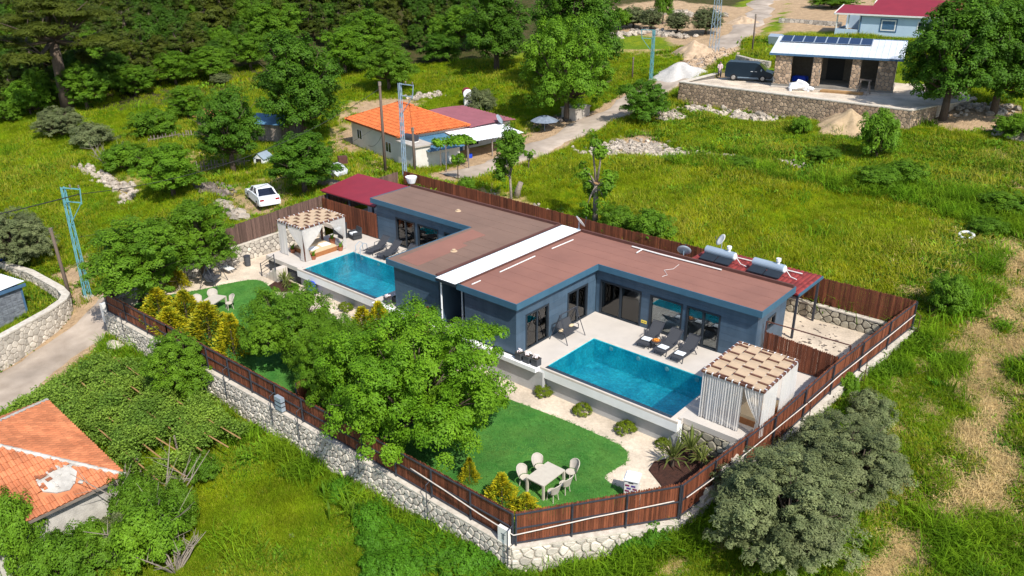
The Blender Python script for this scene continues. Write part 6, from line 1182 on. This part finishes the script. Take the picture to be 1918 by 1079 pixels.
def fit(px, py, ytop, wpx, z=None, p=None):
    """place by its foot in the photograph; height and spread follow from the distance"""
    p = p or at(px, py); dep = (np.array(p)-CAMP)@CF; lo, hi = .2, 30.
    for _ in range(30):
        m_ = (lo+hi)/2; lo, hi = (m_, hi) if project((p[0], p[1], p[2]+m_))[1] > ytop else (lo, m_)
    return p, lo, wpx*dep/FPX*1.12
def tree(key, label, px, py, ytop, wpx, name='tree', cat='tree', p=None, grp=None, k=1.0):
    p, h, w_ = fit(px, py, ytop, wpx, p=p); return plant(name, key, label, cat, p, h*k, w_, group=grp)
G3 = lambda x, y: Vector((x, y, gd(x)))
# garden trees
plant('tree', 'walnut', 'broad bright green walnut tree in the middle of the nearer garden', 'tree', G3(.2, -14.3), 6.7, 9.0, .4)
plant('tree', 'walnut', 'smaller bright green tree against the front fence beside the big walnut', 'tree', G3(-4.9, -14.9), 4.9, 4.6, 2.0)
plant('tree', 'walnut2', 'dark green spreading tree at the edge of the farther lawn', 'tree', G3(-10.8, -14.0), 4.9, 5.6, 1.)
plant('tree', 'walnut2', 'green tree between the walnut and the divider fence', 'tree', G3(-7.6, -13.6), 4.0, 4.0, 2.6)
plant('tree', 'mid2', 'dense tree at the left fence nearest the turquoise pole', 'tree', G3(-25.0, -15.4), 5.4, 6.6, .2)
plant('tree', 'mid', 'loose crowned tree over the left garden swing', 'tree', G3(-25.6, -10.6), 5.6, 5.8, 1.2)
tree('mid', 'bright green tree outside the left fence, above the garden trees', 322, 388, 268, 120, p=Vector((-41, -4.3, .2)))
for i, (px, py, yt, wp) in enumerate(((335, 548, 497, 42), (302, 600, 540, 62), (352, 606, 545, 66), (395, 640, 566, 84), (440, 668, 590, 72), (322, 622, 575, 58), (712, 628, 566, 56), (682, 634, 575, 56), (940, 945, 888, 66), (985, 958, 925, 54), (880, 900, 858, 34))):
    q = rayd(px, py); t_ = (-1.45-CZ)/q[2]; p = CAMP+q*t_; p = Vector((p[0], p[1], gd(p[0]))); p.y = max(p.y, -16.3); p, h, w_ = fit(0, 0, yt, wp, p=p)
    plant('golden_cypress', 'gold' if i % 2 else 'gold2', ('golden cypress behind the left fence under the dense tree', 'golden cypress at the left end of the front row', 'tall golden cypress second in the front row by the gravel', 'widest golden cypress in front of the cream chairs', 'golden cypress at the right end of the front row', 'low golden cypress close to the front fence', 'pointed golden cypress below the white drainpipe corner', 'rounder golden cypress beside the pointed one by the pool wall', 'golden bush left of the cream table at the front fence', 'yellow green bush between the table and the front fence', 'small golden sprig half hidden by the walnut')[i], 'golden cypress', p, h, w_, group='golden cypresses in the gardens')
for i, (px, py) in enumerate(((1017, 739), (1090, 774), (1172, 809), (1241, 836), (648, 586))):
    q = rayd(px, py); p = CAMP+q*((-1.5-CZ)/q[2]); plant('cushion_shrub', 'cushion', ('round green cushion shrub on the gravel, nearest the walnut', 'round green cushion shrub on the gravel, second from the walnut', 'round green cushion shrub on the gravel, third from the walnut', 'small dark cushion shrub at the pool wall corner', 'round green cushion shrub below the farther pool wall')[i], 'shrub', Vector((p[0], p[1], gd(p[0]))), (.5, .5, .52, .4, .5)[i], (1.0, .95, 1.05, .7, .95)[i], group='cushion shrubs on the gravel', part='foliage')
def yucca(label, p, s, seed, m='leaf_yucca'):
    q = random.Random(seed); mb = MB()
    for i in range(46):
        a, e = q.uniform(0, 6.28), q.uniform(.25, 1.35); d = Vector((math.cos(a)*math.cos(e), math.sin(a)*math.cos(e), math.sin(e))); sd = Vector((-math.sin(a), math.cos(a), 0)); L = s*q.uniform(.7, 1.15); o = Vector((0, 0, s*.35)); b = d*.6*L+Vector((0, 0, .04*L)); c = d*L-Vector((0, 0, .28*L*(1.4-e)))
        mb.add([o-sd*.02*s, o+sd*.02*s, o+b+sd*.035*s, o+b-sd*.035*s, o+c], [(0, 1, 2, 3), (3, 2, 4)])
    t = thing('yucca', label, 'yucca', p, group='yuccas in mulch beds'); obj('leaves', mb, m, t, local=True); obj('trunk', MB().tube([(0, 0, -.1), (0, 0, s*.4)], [.09*s, .07*s], 7), 'bark', t, local=True)
yucca('spiky yucca in the mulch bed nearest the camera side fence', Vector((10.15, -8.35, -1.45)), 1.15, 1); yucca('second spiky yucca against the dark jointed stone wall', Vector((10.5, -7.35, -1.45)), 1.2, 2); yucca('drier brownish yucca beside the stone wall in the mulch', Vector((11.2, -7.6, -1.45)), .9, 3); yucca('spiky yucca in the mulch below the garden steps', Vector((-20.3, -7.7, -1.15)), .9, 4); yucca('low yellowish yucca in the mulch below the farther pool', Vector((-19.6, -8.0, -1.15)), .7, 5)
# trees outside the plot
TR = [('dense', 'tall rounded green tree behind the plank shed', 572, 270, 62, 155), ('dense', 'dense dark green tree standing before the carport', 572, 362, 248, 125), ('dense', 'dark green tree over the broken picket fence', 438, 322, 166, 118), ('mid', 'light green tree in front of the forest edge, left of three', 648, 140, 50, 105), ('mid2', 'light green tree in front of the forest edge, tallest of three', 695, 118, 20, 105), ('mid2', 'round light green tree just behind the farmhouse', 728, 172, 82, 92),
 ('dense', 'big dark green tree on the slope above the fuel barrel', 930, 136, -30, 130), ('dense', 'wide bright green tree rising behind the one with the pale trunk', 1075, 168, -50, 165), ('walnut2', 'tall tree with a bare pale trunk beside the lane', 1060, 226, 26, 165), ('round', 'compact dark green tree at the lane bend', 1204, 230, 148, 92), ('dense', 'huge dark tree right of the stone house, nearer one', 1765, 225, -10, 170), ('dense', 'huge dark tree right of the stone house, farther one', 1860, 215, 5, 165),
 ('shrub', 'tall green bush in front of the sand heap', 1640, 298, 205, 78), ('shrub', 'small bush at the foot of the tan terrace wall', 1500, 252, 218, 40), ('mid2', 'narrow tree before the farmhouse porch', 440, 410, 0, 0), ('shrub_olive', 'grey green bush beside the fuel barrel', 900, 212, 165, 52),
 ('olive', 'grey olive tree in the left yard near the forest', 118, 258, 202, 82), ('shrub', 'dark round bush by the grey picket fence', 292, 258, 206, 88), ('mid', 'small light tree among the left yard bushes', 355, 225, 160, 80), ('olive', 'large dark grey green olive tree at the left edge', 40, 500, 398, 125), ('olive', 'first grey olive tree on the terraced ground by the road', 1186, 52, 12, 48), ('olive', 'second grey olive tree on the terraced ground by the road', 1219, 56, 15, 42), ('olive', 'third grey olive tree on the terraced ground, round one', 1268, 62, 22, 46), ('olive', 'fourth grey olive tree beside the lattice mast', 1322, 64, 14, 58),
 ('mid', 'slim dark trunk tree among the olives cut by the frame', 1241, 46, -45, 40), ('shrub', 'low green bush left of the olive terrace', 1160, 55, 15, 45), ('olive', 'big grey olive tree right below the front corner of the fence', 1440, 1085, 0, 0), ('olive', 'second grey olive tree behind it by the right fence', 1580, 970, 0, 0), ('shrub_olive', 'grey sage bush against the right stone footing', 1625, 800, 738, 85), ('shrub', 'bright bush touching the right fence', 1585, 742, 700, 45),
 ('mid2', 'leafy shrub climbing the front stone wall on the left', 345, 760, 628, 105), ('shrub', 'leafy bush by the corner of the tiled house', 40, 1075, 930, 110), ('shrub', 'tangled bush at the foot of the tiled house', 262, 985, 890, 100), ('shrub', 'sapling growing against the tiled eave', 180, 905, 855, 40), ('shrub', 'bushy growth under the tiled house wall', 110, 1110, 1000, 110), ('shrub', 'thicket right of the tiled house', 290, 1060, 940, 130),
 ('shrub', 'bramble clump at the bottom edge left of the bare shrub', 175, 1075, 990, 120), ('shrub', 'bramble clump right of the bare pale shrub', 335, 1000, 905, 85), ('shrub', 'low bramble clump at the far bottom left corner', 15, 1030, 965, 90), ('shrub_olive', 'greyish bramble in the middle of the bottom left tangle', 225, 1045, 975, 95), ('shrub', 'small leafy bush under the vine pergola edge', 385, 905, 850, 60), ('shrub', 'dark bush at the right end of the back fence', 1770, 590, 515, 75), ('shrub', 'low bush on the terrace edge on the right', 1690, 345, 300, 80), 
 ('shrub', 'weedy dark bush on the terrace edge by the white stones', 1385, 318, 292, 60), ('shrub', 'wide dark scrub on the terrace edge below the tall bush', 1640, 352, 312, 90), ('shrub', 'scrub clump at the far right end of the terrace edge', 1880, 400, 360, 95), ('shrub', 'dark weeds against the right hay track', 1845, 440, 408, 70), ('shrub', 'low bush in the upper meadow near the sand heap', 1540, 300, 275, 60), ('shrub', 'bush by the weathered fence corner near the lane', 873, 362, 330, 36), ('shrub', 'weedy bush behind the villa by the pollarded tree', 1150, 440, 385, 75), ('shrub', 'weeds growing over the back fence', 1220, 455, 395, 90), ('shrub_olive', 'grey bush among the left yard trees', 175, 275, 232, 80), ('shrub', 'green bush at the meadow edge behind the left olive', 240, 320, 268, 90), ('shrub', 'low bush above the stone house drive', 1560, 14, -8, 90), ('mid2', 'leafy tree at the top right corner', 1850, 60, -30, 130), ('shrub', 'scrub on the stony bank at the top right', 1900, 130, 70, 90), ('shrub', 'wild bush below the huge dark trees', 1900, 260, 215, 80),
 ('mid2', 'green bush tree at the forest edge behind the big pine', 165, 205, 118, 80), ('mid2', 'bright bush at the forest edge on the slope', 255, 180, 122, 70), ('mid', 'bright green tree at the forest edge, middle', 330, 160, 95, 85), ('mid2', 'bright green tree at the forest edge beside the middle one', 395, 150, 88, 80), ('mid2', 'green tree at the forest edge above the tall rounded tree', 520, 95, 0, 110), ('mid', 'yellowish tree at the forest edge near the top', 470, 130, 60, 80), ('round', 'round dark bush at the forest edge above the meadow', 825, 118, 62, 80), ('olive', 'silvery bush at the forest edge on the slope', 415, 158, 138, 40), ('mid2', 'forest edge tree right of the round dark bush', 870, 95, 10, 80), ('shrub', 'bush at the forest edge far left', 20, 228, 190, 60), ('shrub', 'bush tree in the forest shade left of the pine', 60, 215, 150, 80)]
NAMES = {'olive': ('olive_tree', 'olive tree'), 'shrub': ('bush', 'bush'), 'shrub_olive': ('bush', 'bush')}
for key, lb, px, py, yt, wp in TR:
    if wp: n_, c_ = NAMES.get(key, ('tree', 'tree')); tree(key, lb, px, py, yt, wp, n_, c_)
plant('olive_tree', 'olive', 'big grey olive tree right below the front corner of the fence', 'olive tree', Vector((15.9, -9.7, gz(15.9, -9.7))), 4.3, 6.5); plant('olive_tree', 'olive', 'second grey olive tree behind it by the right fence', 'olive tree', Vector((16.5, -4.9, gz(16.5, -4.9))), 3.6, 5.6)
for i, (px, py, w_) in enumerate(((700, 985, 2.2), (735, 1020, 2.8), (770, 1062, 3.0), (800, 1005, 2.6), (835, 1045, 3.0), (880, 1065, 2.8), (905, 1090, 2.4), (735, 1085, 2.8), (1225, 1012, 1.8), (1180, 1030, 1.6), (640, 930, 1.6))):
    plant('ivy_clump', 'ivy', 'low bright green ivy clump %s' % ('at the wall foot, farthest left of the patch', 'left in the patch below the front wall', 'lower middle in the patch below the front wall', 'against the front wall in the middle of the patch', 'in the centre of the patch below the front wall', 'at the right of the patch towards the fence corner', 'closest to the meter box at the fence corner', 'lower left of the patch at the frame edge', 'under the sunlit corner wall near the olive trees', 'at the middle of the sunlit corner wall foot', 'alone in the shade of the front wall')[i], 'ground ivy', at(px, py), rnd.uniform(.6, .95), w_, part='foliage', group='ground ivy below the walls')
tree('pine', 'big spreading pine with a straight bare trunk at the forest edge', 128, 208, -14, 245, 'pine_tree', 'pine')
# pollarded and slender trees behind the villa
def sprout(label, p, hgt, r, tips, nl, lean=(0, 0), m='leaf_mid', tm='bark_pale', rc=.5, group=None, ln=.14):
    t = thing('tree', label, 'tree', p, group=group); q = random.Random(len(label)); b = MB().tube([(0, 0, -.4), (lean[0]*.4, lean[1]*.4, hgt*.5), (lean[0], lean[1], hgt)], [r*1.2, r, r*.85], 8); tp = Vector((lean[0], lean[1], hgt)); lobes = []
    for x in tips: x = Vector(x); b.tube([tp-Vector((0, 0, .2)), tp*.4+x*.6+Vector((q.uniform(-.15, .15), 0, 0)), x], [r*.5, r*.3, r*.08], 6); lobes.append((x.x, x.y, x.z-.3, rc, rc, rc*1.3))
    obj('trunk', b, tm, t, smooth=True, local=True); me, _ = crown('crown', m, lobes, int(nl*1.7), 44, .30, ln*.75, .06, len(label), shell=(.3, 1.), low=-1); link('crown', me, None, t); return t
p = at(1114, 428); t = sprout('pollarded tree with a pale cut trunk behind the white roof strip', p, 3.4, .2, [(-.6, .3, 2.9), (.7, -.2, 2.6), (-.3, -.6, 1.9), (.5, .4, 3.2), (-.5, .2, 6.6), (.1, .1, 6.0), (-.9, -.3, 4.4), (.8, .3, 4.3), (1.0, -.2, 3.7), (-.9, .2, 3.4)], 60); obj('cut_end', MB().tube([(.05, 0, 3.38), (.05, 0, 3.46)], .25, 10), 'bark_cut', t, local=True)
sprout('slender crooked tree with a leafy head beside the lane', at(958, 384), 2.4, .10, [(-.2, .1, 5.8), (.5, .2, 5.2), (-.7, -.2, 4.9), (-1.0, .1, 3.4), (.5, -.3, 4.2), (-.9, -.3, 2.7), (0, 0, 5.0), (-.4, .3, 4.2)], 110, (-.15, 0), rc=.6); sprout('small leafless sapling in front of the farmhouse lane', at(990, 322), 1.0, .06, [(-.4, 0, 1.9), (.3, .1, 2.0), (0, .2, 1.7)], 4, rc=.2, tm='bark'); sprout('thin flowering sapling before the farmhouse pergola', at(858, 336), 1.2, .05, [(-.3, 0, 2.0), (.3, .2, 2.2)], 10, rc=.3, tm='bark')
single('tree_stump', MB().tube([(0, 0, -.3), (.1, 0, .6), (.35, .1, 1.3)], [.3, .24, .2], 9), 'bark_pale', 'leaning cut stump behind the brown roof', 'tree stump', smooth=True).location = at(968, 370)
def bare(label, p, hgt, n, seed, m='twig'):
    q = random.Random(seed); mb = MB()
    for i in range(n):
        a = q.uniform(0, 6.28); e = Vector((math.cos(a)*q.uniform(.3, 1), math.sin(a)*q.uniform(.3, 1), q.uniform(.6, 1)))*hgt; mid = e*.5+Vector((q.uniform(-.2, .2), q.uniform(-.2, .2), .1))*hgt*.4; mb.tube([(0, 0, -.1), mid, e], [.05, .035, .012], 5)
        for _ in range(3): f = mid+(e-mid)*q.uniform(.1, .7); mb.tube([f, f+Vector((q.uniform(-.3, .3), q.uniform(-.3, .3), q.uniform(.05, .35)))*hgt], [.02, .006], 4)
    o = single('bare_bush', mb, m, label, 'bare bush'); o.location = p
bare('bare pale branched shrub in the left yard', at(205, 318), 3.0, 10, 1); bare('leafless shrub standing beside the tiled house', at(285, 1020), 2.8, 8, 2); bare('grey tangle of dead twigs at the bottom of the meadow edge', at(330, 1075), 1.6, 16, 3); bare('dry twigs beside the tiled house thicket', at(250, 960), 2.2, 9, 4); bare('tall bare pale shrub in the bottom left tangle', at(292, 1000), 3.6, 9, 5); bare('fallen dead brush in the bottom left corner', at(150, 1055), 1.5, 14, 6)
# vine pergola beside the lane
t = thing('vine_pergola', 'pole pergola overgrown with pale green grape vines by the lane', 'pergola', at(250, 760)); VP = [(-20.2, -25.4), (-21.6, -22.5), (-22.3, -19.6), (-19, -18.6), (-8.8, -18.2), (-8.4, -20.6), (-9.4, -23.4), (-16, -23.4), (-18.6, -25.4)]
for x in np.arange(-23, -8, 2.4):
    for y in (-23.0, -21, -18.9):
        if inpoly(np.array(x), np.array(y), VP): obj('post', MB().tube([(x, y, gz(x, y)-.2), (x+rnd.uniform(-.1, .1), y, gz(x, y)+1.4)], .05, 6), 'grey_wood', t)
for y in np.arange(-24, -18.5, .8): obj('pole', MB().tube([(-21.4 if y > -23.3 else -20, y, gz(-21, y)+1.4), (-15, y+rnd.uniform(-.2, .2), gz(-15, y)+1.35), (-7.9, y+rnd.uniform(-.2, .3), gz(-8, y)+1.35)], .035, 5), 'timber', t)
g = np.random.default_rng(77); cand = np.stack([g.uniform(-24, -8, 5000), g.uniform(-25.5, -18.3, 5000)], 1); cand = cand[inpoly(cand[:, 0], cand[:, 1], VP)]; den = np.sin(cand[:, 0]*1.1+1)*np.sin(cand[:, 1]*1.3+cand[:, 0]*.4)+np.where(cand[:, 0] > -12, -.25, .35); cand = cand[den > -.25][:1250]
cc = np.c_[cand, gzv(cand[:, 0], cand[:, 1])+1.4+g.uniform(-.55, .35, len(cand))]; off = unit(g.normal(size=(len(cc), 60, 3)))*g.uniform(.2, 1, (len(cc), 60, 1))*np.array([.5, .5, .32]); pp = (cc[:, None]+off).reshape(-1, 3); v, q_ = leaf_quads(pp, unit(np.array([0, 0, 1.])+g.normal(size=pp.shape)*.5), .06, .048, g); me = npmesh('vine_leaves', v, q_, 'leaf_vine'); me.transform(wm(t).inverted()); tag(link('vine_leaves', me, None, t), kind='stuff')
t = thing('vine_pergola', 'small pole pergola with a green vine before the farmhouse lean-to', 'pergola', at(850, 320)); Q = [at(826, 318), at(836, 322), at(878, 316)]
for a in Q: obj('post', MB().tube([a, a+Vector((.05, 0, 2.5))], .05, 6), 'grey_wood', t)
lob = [(*(a+Vector((0, 0, 2.5))), .9, .9, .25) for a in Q]+[(*((Q[0]+Q[2])/2+Vector((.3, .6, 2.6))), 1.4, 1.2, .3)]; me, _ = crown('vine_leaves', 'leaf_walnut', lob, 60, 40, .3, .12, .08, 9, low=-.3); me.transform(wm(t).inverted()); link('vine_leaves', me, None, t)
# the wood on the hillside
g = random.Random(21); edge = [(-60, 222), (20, 222), (120, 200), (220, 188), (300, 160), (380, 142), (470, 120), (560, 88), (640, 92), (760, 100), (840, 96), (900, 70), (960, 30), (1120, 10)]
def edge_y(x):
    for (x0, y0), (x1, y1) in zip(edge[:-1], edge[1:]):
        if x0 <= x <= x1: return y0+(y1-y0)*(x-x0)/(x1-x0)
    return 0
cnt = 0
for row in range(12):
    for col in range(34):
        px = -50+col*30+g.uniform(-11, 11)+(15 if row % 2 else 0); py = edge_y(px)-8-row*(15+row*.8)+g.uniform(-6, 6)
        if py < -6 or px > 1010 or cnt > 285: continue
        p = at(px, py); k = g.random(); key = 'conifer' if k < .36 else 'conifer2' if k < .62 else ('wood', 'wood', 'wood', 'mid2')[int(k*1000) % 4]
        h = g.uniform(6.5, 10.5) if 'con' in key else g.uniform(5, 7.5)
        if row < 2: h *= .72
        plant('pine_tree' if 'con' in key else 'tree', key, 'dark green conifer in the close wood covering the hillside' if 'con' in key else 'bushy broadleaf tree in the close wood covering the hillside', 'tree', p, h, h*g.uniform(.42, .55) if 'con' in key else h*.85, group='conifers of the hillside wood' if 'con' in key else 'broadleaf trees of the hillside wood'); cnt += 1
# ---------------------------------------------------------------- meadow grass, weeds, straw
def tuft(name, m, n, h, sp, wd, seed, lean=.35, broad=False):
    g = np.random.default_rng(seed); v = []; f = []
    for i in range(n):
        a, l = g.uniform(0, 6.28), g.uniform(.55, 1.1)*h; o = np.array([g.normal()*sp, g.normal()*sp, -.03]); d = np.array([math.cos(a), math.sin(a), 0]); s = np.array([-math.sin(a), math.cos(a), 0])*wd*g.uniform(.7, 1.3); t1 = o+np.array([0, 0, l*.6])+d*l*lean*.35; t2 = o+np.array([0, 0, l*(1-lean*.35)])+d*l*lean
        k = len(v)
        if broad: v += [o, t1+s, t2, t1-s]; f += [(k, k+1, k+2, k+3)]
        else: v += [o-s, o+s, t1+s*.8, t1-s*.8, t2]; f += [(k, k+1, k+2, k+3), (k+3, k+2, k+4)]
    me = bpy.data.meshes.new(name); me.from_pydata([tuple(map(float, x)) for x in v], [], f); me.materials.append(M[m]); return bpy.data.objects.new(name, me)
def scatter(name, pts, scl, tf, label, cat):
    n = len(pts); me = bpy.data.meshes.new(name); me.vertices.add(n); me.vertices.foreach_set('co', pts.astype(np.float32).ravel())
    a = me.attributes.new('size', 'FLOAT', 'POINT'); a.data.foreach_set('value', scl.astype(np.float32)); a = me.attributes.new('turn', 'FLOAT_VECTOR', 'POINT'); r = np.zeros((n, 3), np.float32); r[:, 2] = NR.uniform(0, 6.28, n); r[:, :2] = NR.normal(0, .12, (n, 2)); a.data.foreach_set('vector', r.ravel()); me.update()
    o = tag(link(name, me, None), label, cat, kind='stuff'); gn = bpy.data.node_groups.new(name, 'GeometryNodeTree'); gn.interface.new_socket('Geometry', in_out='INPUT', socket_type='NodeSocketGeometry'); gn.interface.new_socket('Geometry', in_out='OUTPUT', socket_type='NodeSocketGeometry'); N = gn.nodes.new; L = gn.links.new
    i, u, ip, oi = N('NodeGroupInput'), N('NodeGroupOutput'), N('GeometryNodeInstanceOnPoints'), N('GeometryNodeObjectInfo'); oi.inputs[0].default_value = tf; m2p = N('GeometryNodeMeshToPoints')
    sa = N('GeometryNodeInputNamedAttribute'); sa.data_type = 'FLOAT'; sa.inputs[0].default_value = 'size'; ta = N('GeometryNodeInputNamedAttribute'); ta.data_type = 'FLOAT_VECTOR'; ta.inputs[0].default_value = 'turn'; er = N('FunctionNodeEulerToRotation'); L(ta.outputs[0], er.inputs[0])
    L(i.outputs[0], m2p.inputs[0]); L(m2p.outputs[0], ip.inputs['Points']); L(oi.outputs['Geometry'], ip.inputs['Instance']); L(er.outputs[0], ip.inputs['Rotation']); L(sa.outputs[0], ip.inputs['Scale']); L(ip.outputs[0], u.inputs[0])
    md = o.modifiers.new('blades', 'NODES'); md.node_group = gn
# candidate spots: thinning with distance from the photograph's standpoint
N0 = 800000; PX, PY = NR.uniform(-350, 2270, N0), NR.uniform(-30, 1300, N0); D = CF[None]*FPX+CR[None]*(PX[:, None]-959)-CU[None]*(PY[:, None]-539.5); D /= np.linalg.norm(D, axis=1, keepdims=True)
tt = np.full(N0, 20.)
tt = (CZ-1.)/np.maximum(-D[:, 2], .03); tt = np.minimum(tt, 400)
for _ in range(7): P_ = CAMP+D*tt[:, None]; tt = np.clip(tt+(P_[:, 2]-gzv(P_[:, 0], P_[:, 1]))/np.maximum(-D[:, 2], .08)*.95, 5, 420)
P_ = CAMP+D*tt[:, None]; ok = (tt > 5) & (tt < 230); P_ = P_[ok]; x, y = P_[:, 0], P_[:, 1]; P_[:, 2] = gzv(x, y); zd = zones(x, y); nz = np.sin(x*.21+1.7*np.sin(y*.13))*np.sin(y*.19+1.1*np.sin(x*.17))+.5*np.sin(x*.71+y*.3)*np.sin(y*.63-x*.2)
keep = ~inpoly(x, y, PLOT) & ~inpoly(x, y, [(-19.4, 41.9), (4.4, 41.9), (7, 52), (5, 60), (-15, 54), (-18, 47)]) & (zd[0]+NR.uniform(-.3, .3, len(x)) < .5) & ~inpoly(x, y, [(-41.6, 15.4), (-31, 13), (-28.3, 12), (-26, 24), (-31, 29), (-39, 30)]) & ~inpoly(x, y, [(-9.5, -24.6), (-18.7, -24.2), (-18.7, -36), (-9.5, -36)]) & ~inpoly(x, y, [(-16.5, 78), (-2, 79.5), (-3, 87), (-17.5, 86)]) & ~inpoly(x, y, [(-33.6, -19.6), (-32.9, -22.8), (-40, -24), (-40, -20)])
inw = zd[2] > .6; keep &= ~(inw & (NR.random(len(x)) < .8)); P_, x, y, nz = P_[keep], x[keep], y[keep], nz[keep]; dry = zd[1][keep]; u = NR.random(len(x)); dep = (P_-CAMP)@CF; clr = np.zeros(len(x), bool)
for pl_, wd_ in CLEAR: clr |= polydist(x, y, pl_, False) < wd_*NR.uniform(.5, 1.1, len(x))
P_, x, y, nz, dry, u, dep = [q[~clr] for q in (P_, x, y, nz, dry, u, dep)]
dry = dry+.35*np.sin(x*1.9+y*.8)*np.sin(y*1.6-x*.7); straw_m = (dry+NR.uniform(-.35, .35, len(x)) > .34) & (x > 12); thin = ((dry > .5) & (x < 12) & (NR.random(len(x)) < .8)) | ((dry > .2) & (x > 12) & ~straw_m & (NR.random(len(x)) < .6)); P_, x, y, nz, dry, u, dep, straw_m = [q[~thin] for q in (P_, x, y, nz, dry, u, dep, straw_m)]
lush = (x > 13) & (y < 24) | ((y < -17) & (nz > -.3)) | ((y > 26) & (x > -18) & (y < 41))
weed = ~straw_m & (u < np.where(lush, .55, .22)+.22*np.clip(nz, -1, 1)); seed = ~straw_m & ~weed & (u > .86-.08*nz); back = (x > -30) & (x < 40) & (y > 8) & (y < 36); tall = ~straw_m & ~weed & ~seed; green = tall & (NR.random(len(x)) < np.where(back, .25, np.where((y < -17) | (x > 13), .85, .6))-.3*np.clip(nz, -1, 1)); tall &= ~green
sz = .82*NR.uniform(.5, 1.3, len(x))*(1+.35*np.clip(nz, -1, 1))*np.clip(.75+dep/110, .8, 1.7)*np.where((x > -30) & (x < 14) & (y > 8) & (y < 34), 1.25, 1)
T1, T2, T3, T4 = tuft('grass_tuft', 'grass_tall', 20, .46, .17, .012, 1, .5), tuft('seed_tuft', 'grass_seed', 14, .56, .17, .010, 2, .4), tuft('weed_tuft', 'grass_weed', 26, .34, .18, .042, 3, .6, True), tuft('straw_tuft', 'straw', 30, .36, .26, .009, 4, 2.0); T5 = tuft('green_tuft', 'grass_green', 20, .44, .17, .013, 5, .5)
scatter('meadow_grass', P_[tall], sz[tall], T1, 'tall yellow green meadow grass all round the property', 'grass'); scatter('green_grass', P_[green], sz[green], T5, 'fresh green grass between the yellower meadow patches', 'grass'); scatter('seeding_grass', P_[seed], sz[seed], T2, 'paler seeding grass heads among the meadow', 'grass'); scatter('weeds', P_[weed], sz[weed], T3, 'broad leaved green weeds in the meadow', 'weeds'); scatter('straw', P_[straw_m], sz[straw_m]*.9, T4, 'dry flattened straw along the mown strip', 'straw')
# rank growth: knee high clumps on the right slope, under the walls and along the terrace edge
EDGE = [tuple(at(*q)[:2]) for q in ((1290, 298), (1400, 312), (1520, 330), (1640, 350), (1760, 375), (1860, 410), (1918, 430))]; n2 = np.sin(x*.55+1.3*np.sin(y*.41))*np.sin(y*.6+.9*np.sin(x*.37))
band = polydist(x, y, EDGE, False) < 2.6; foot = polydist(x, y, PLOT) < 1.3; slope_ = (x > 15.5) & (y < 24)
rk = ~straw_m & (NR.random(len(x)) < np.where(band, .10, 0)+np.where(foot, .035, 0)+np.where(slope_, .026*np.clip(n2+.35, 0, 1), 0)+.007*np.clip(n2-.2, 0, 1))
T6 = tuft('rank_tuft', 'grass_rank', 46, .95, .26, .016, 8, .7); T7 = tuft('herb_tuft', 'grass_weed', 90, .6, .22, .034, 9, .6, True)
rk &= (dry < .12); hb = rk & (NR.random(len(x)) < .22); rk &= ~hb; big = NR.uniform(.5, 1.35, len(x))*np.clip(.9+dep/150, .9, 1.5)
scatter('rank_grass', P_[rk], big[rk], T6, 'knee high clumps of lush grass on the right slope and under the walls', 'grass'); scatter('tall_herbs', P_[hb], big[hb], T7, 'knee high leafy herbs standing in the lush grass', 'herbs')
# short pile on the lawns
for nm, poly, lb in (('lawn_blades', LAWN_R, 'short green lawn blades in the nearer garden'), ('lawn_blades', LAWN_L, 'short green lawn blades in the farther garden')):
    n = 26000; xs, ys = [q[0] for q in poly], [q[1] for q in poly]; c = np.stack([NR.uniform(min(xs), max(xs), n), NR.uniform(min(ys), max(ys), n)], 1); c = c[inpoly(c[:, 0], c[:, 1], poly)]; c = c+NR.normal(0, .05, c.shape); z = np.array([gd(v) for v in c[:, 0]])+.02
    if nm not in PROTO: mk('turf', (.042, .185, .026), .8, (.115, .26, .045), .7, trans=.25, isl=.35, sc2=.5); PROTO[nm] = tuft('turf_tuft', 'turf', 14, .075, .07, .010, 6, .7)
    scatter(nm, np.c_[c, z], NR.uniform(.7, 1.3, len(c)), PROTO[nm], lb, 'lawn grass')
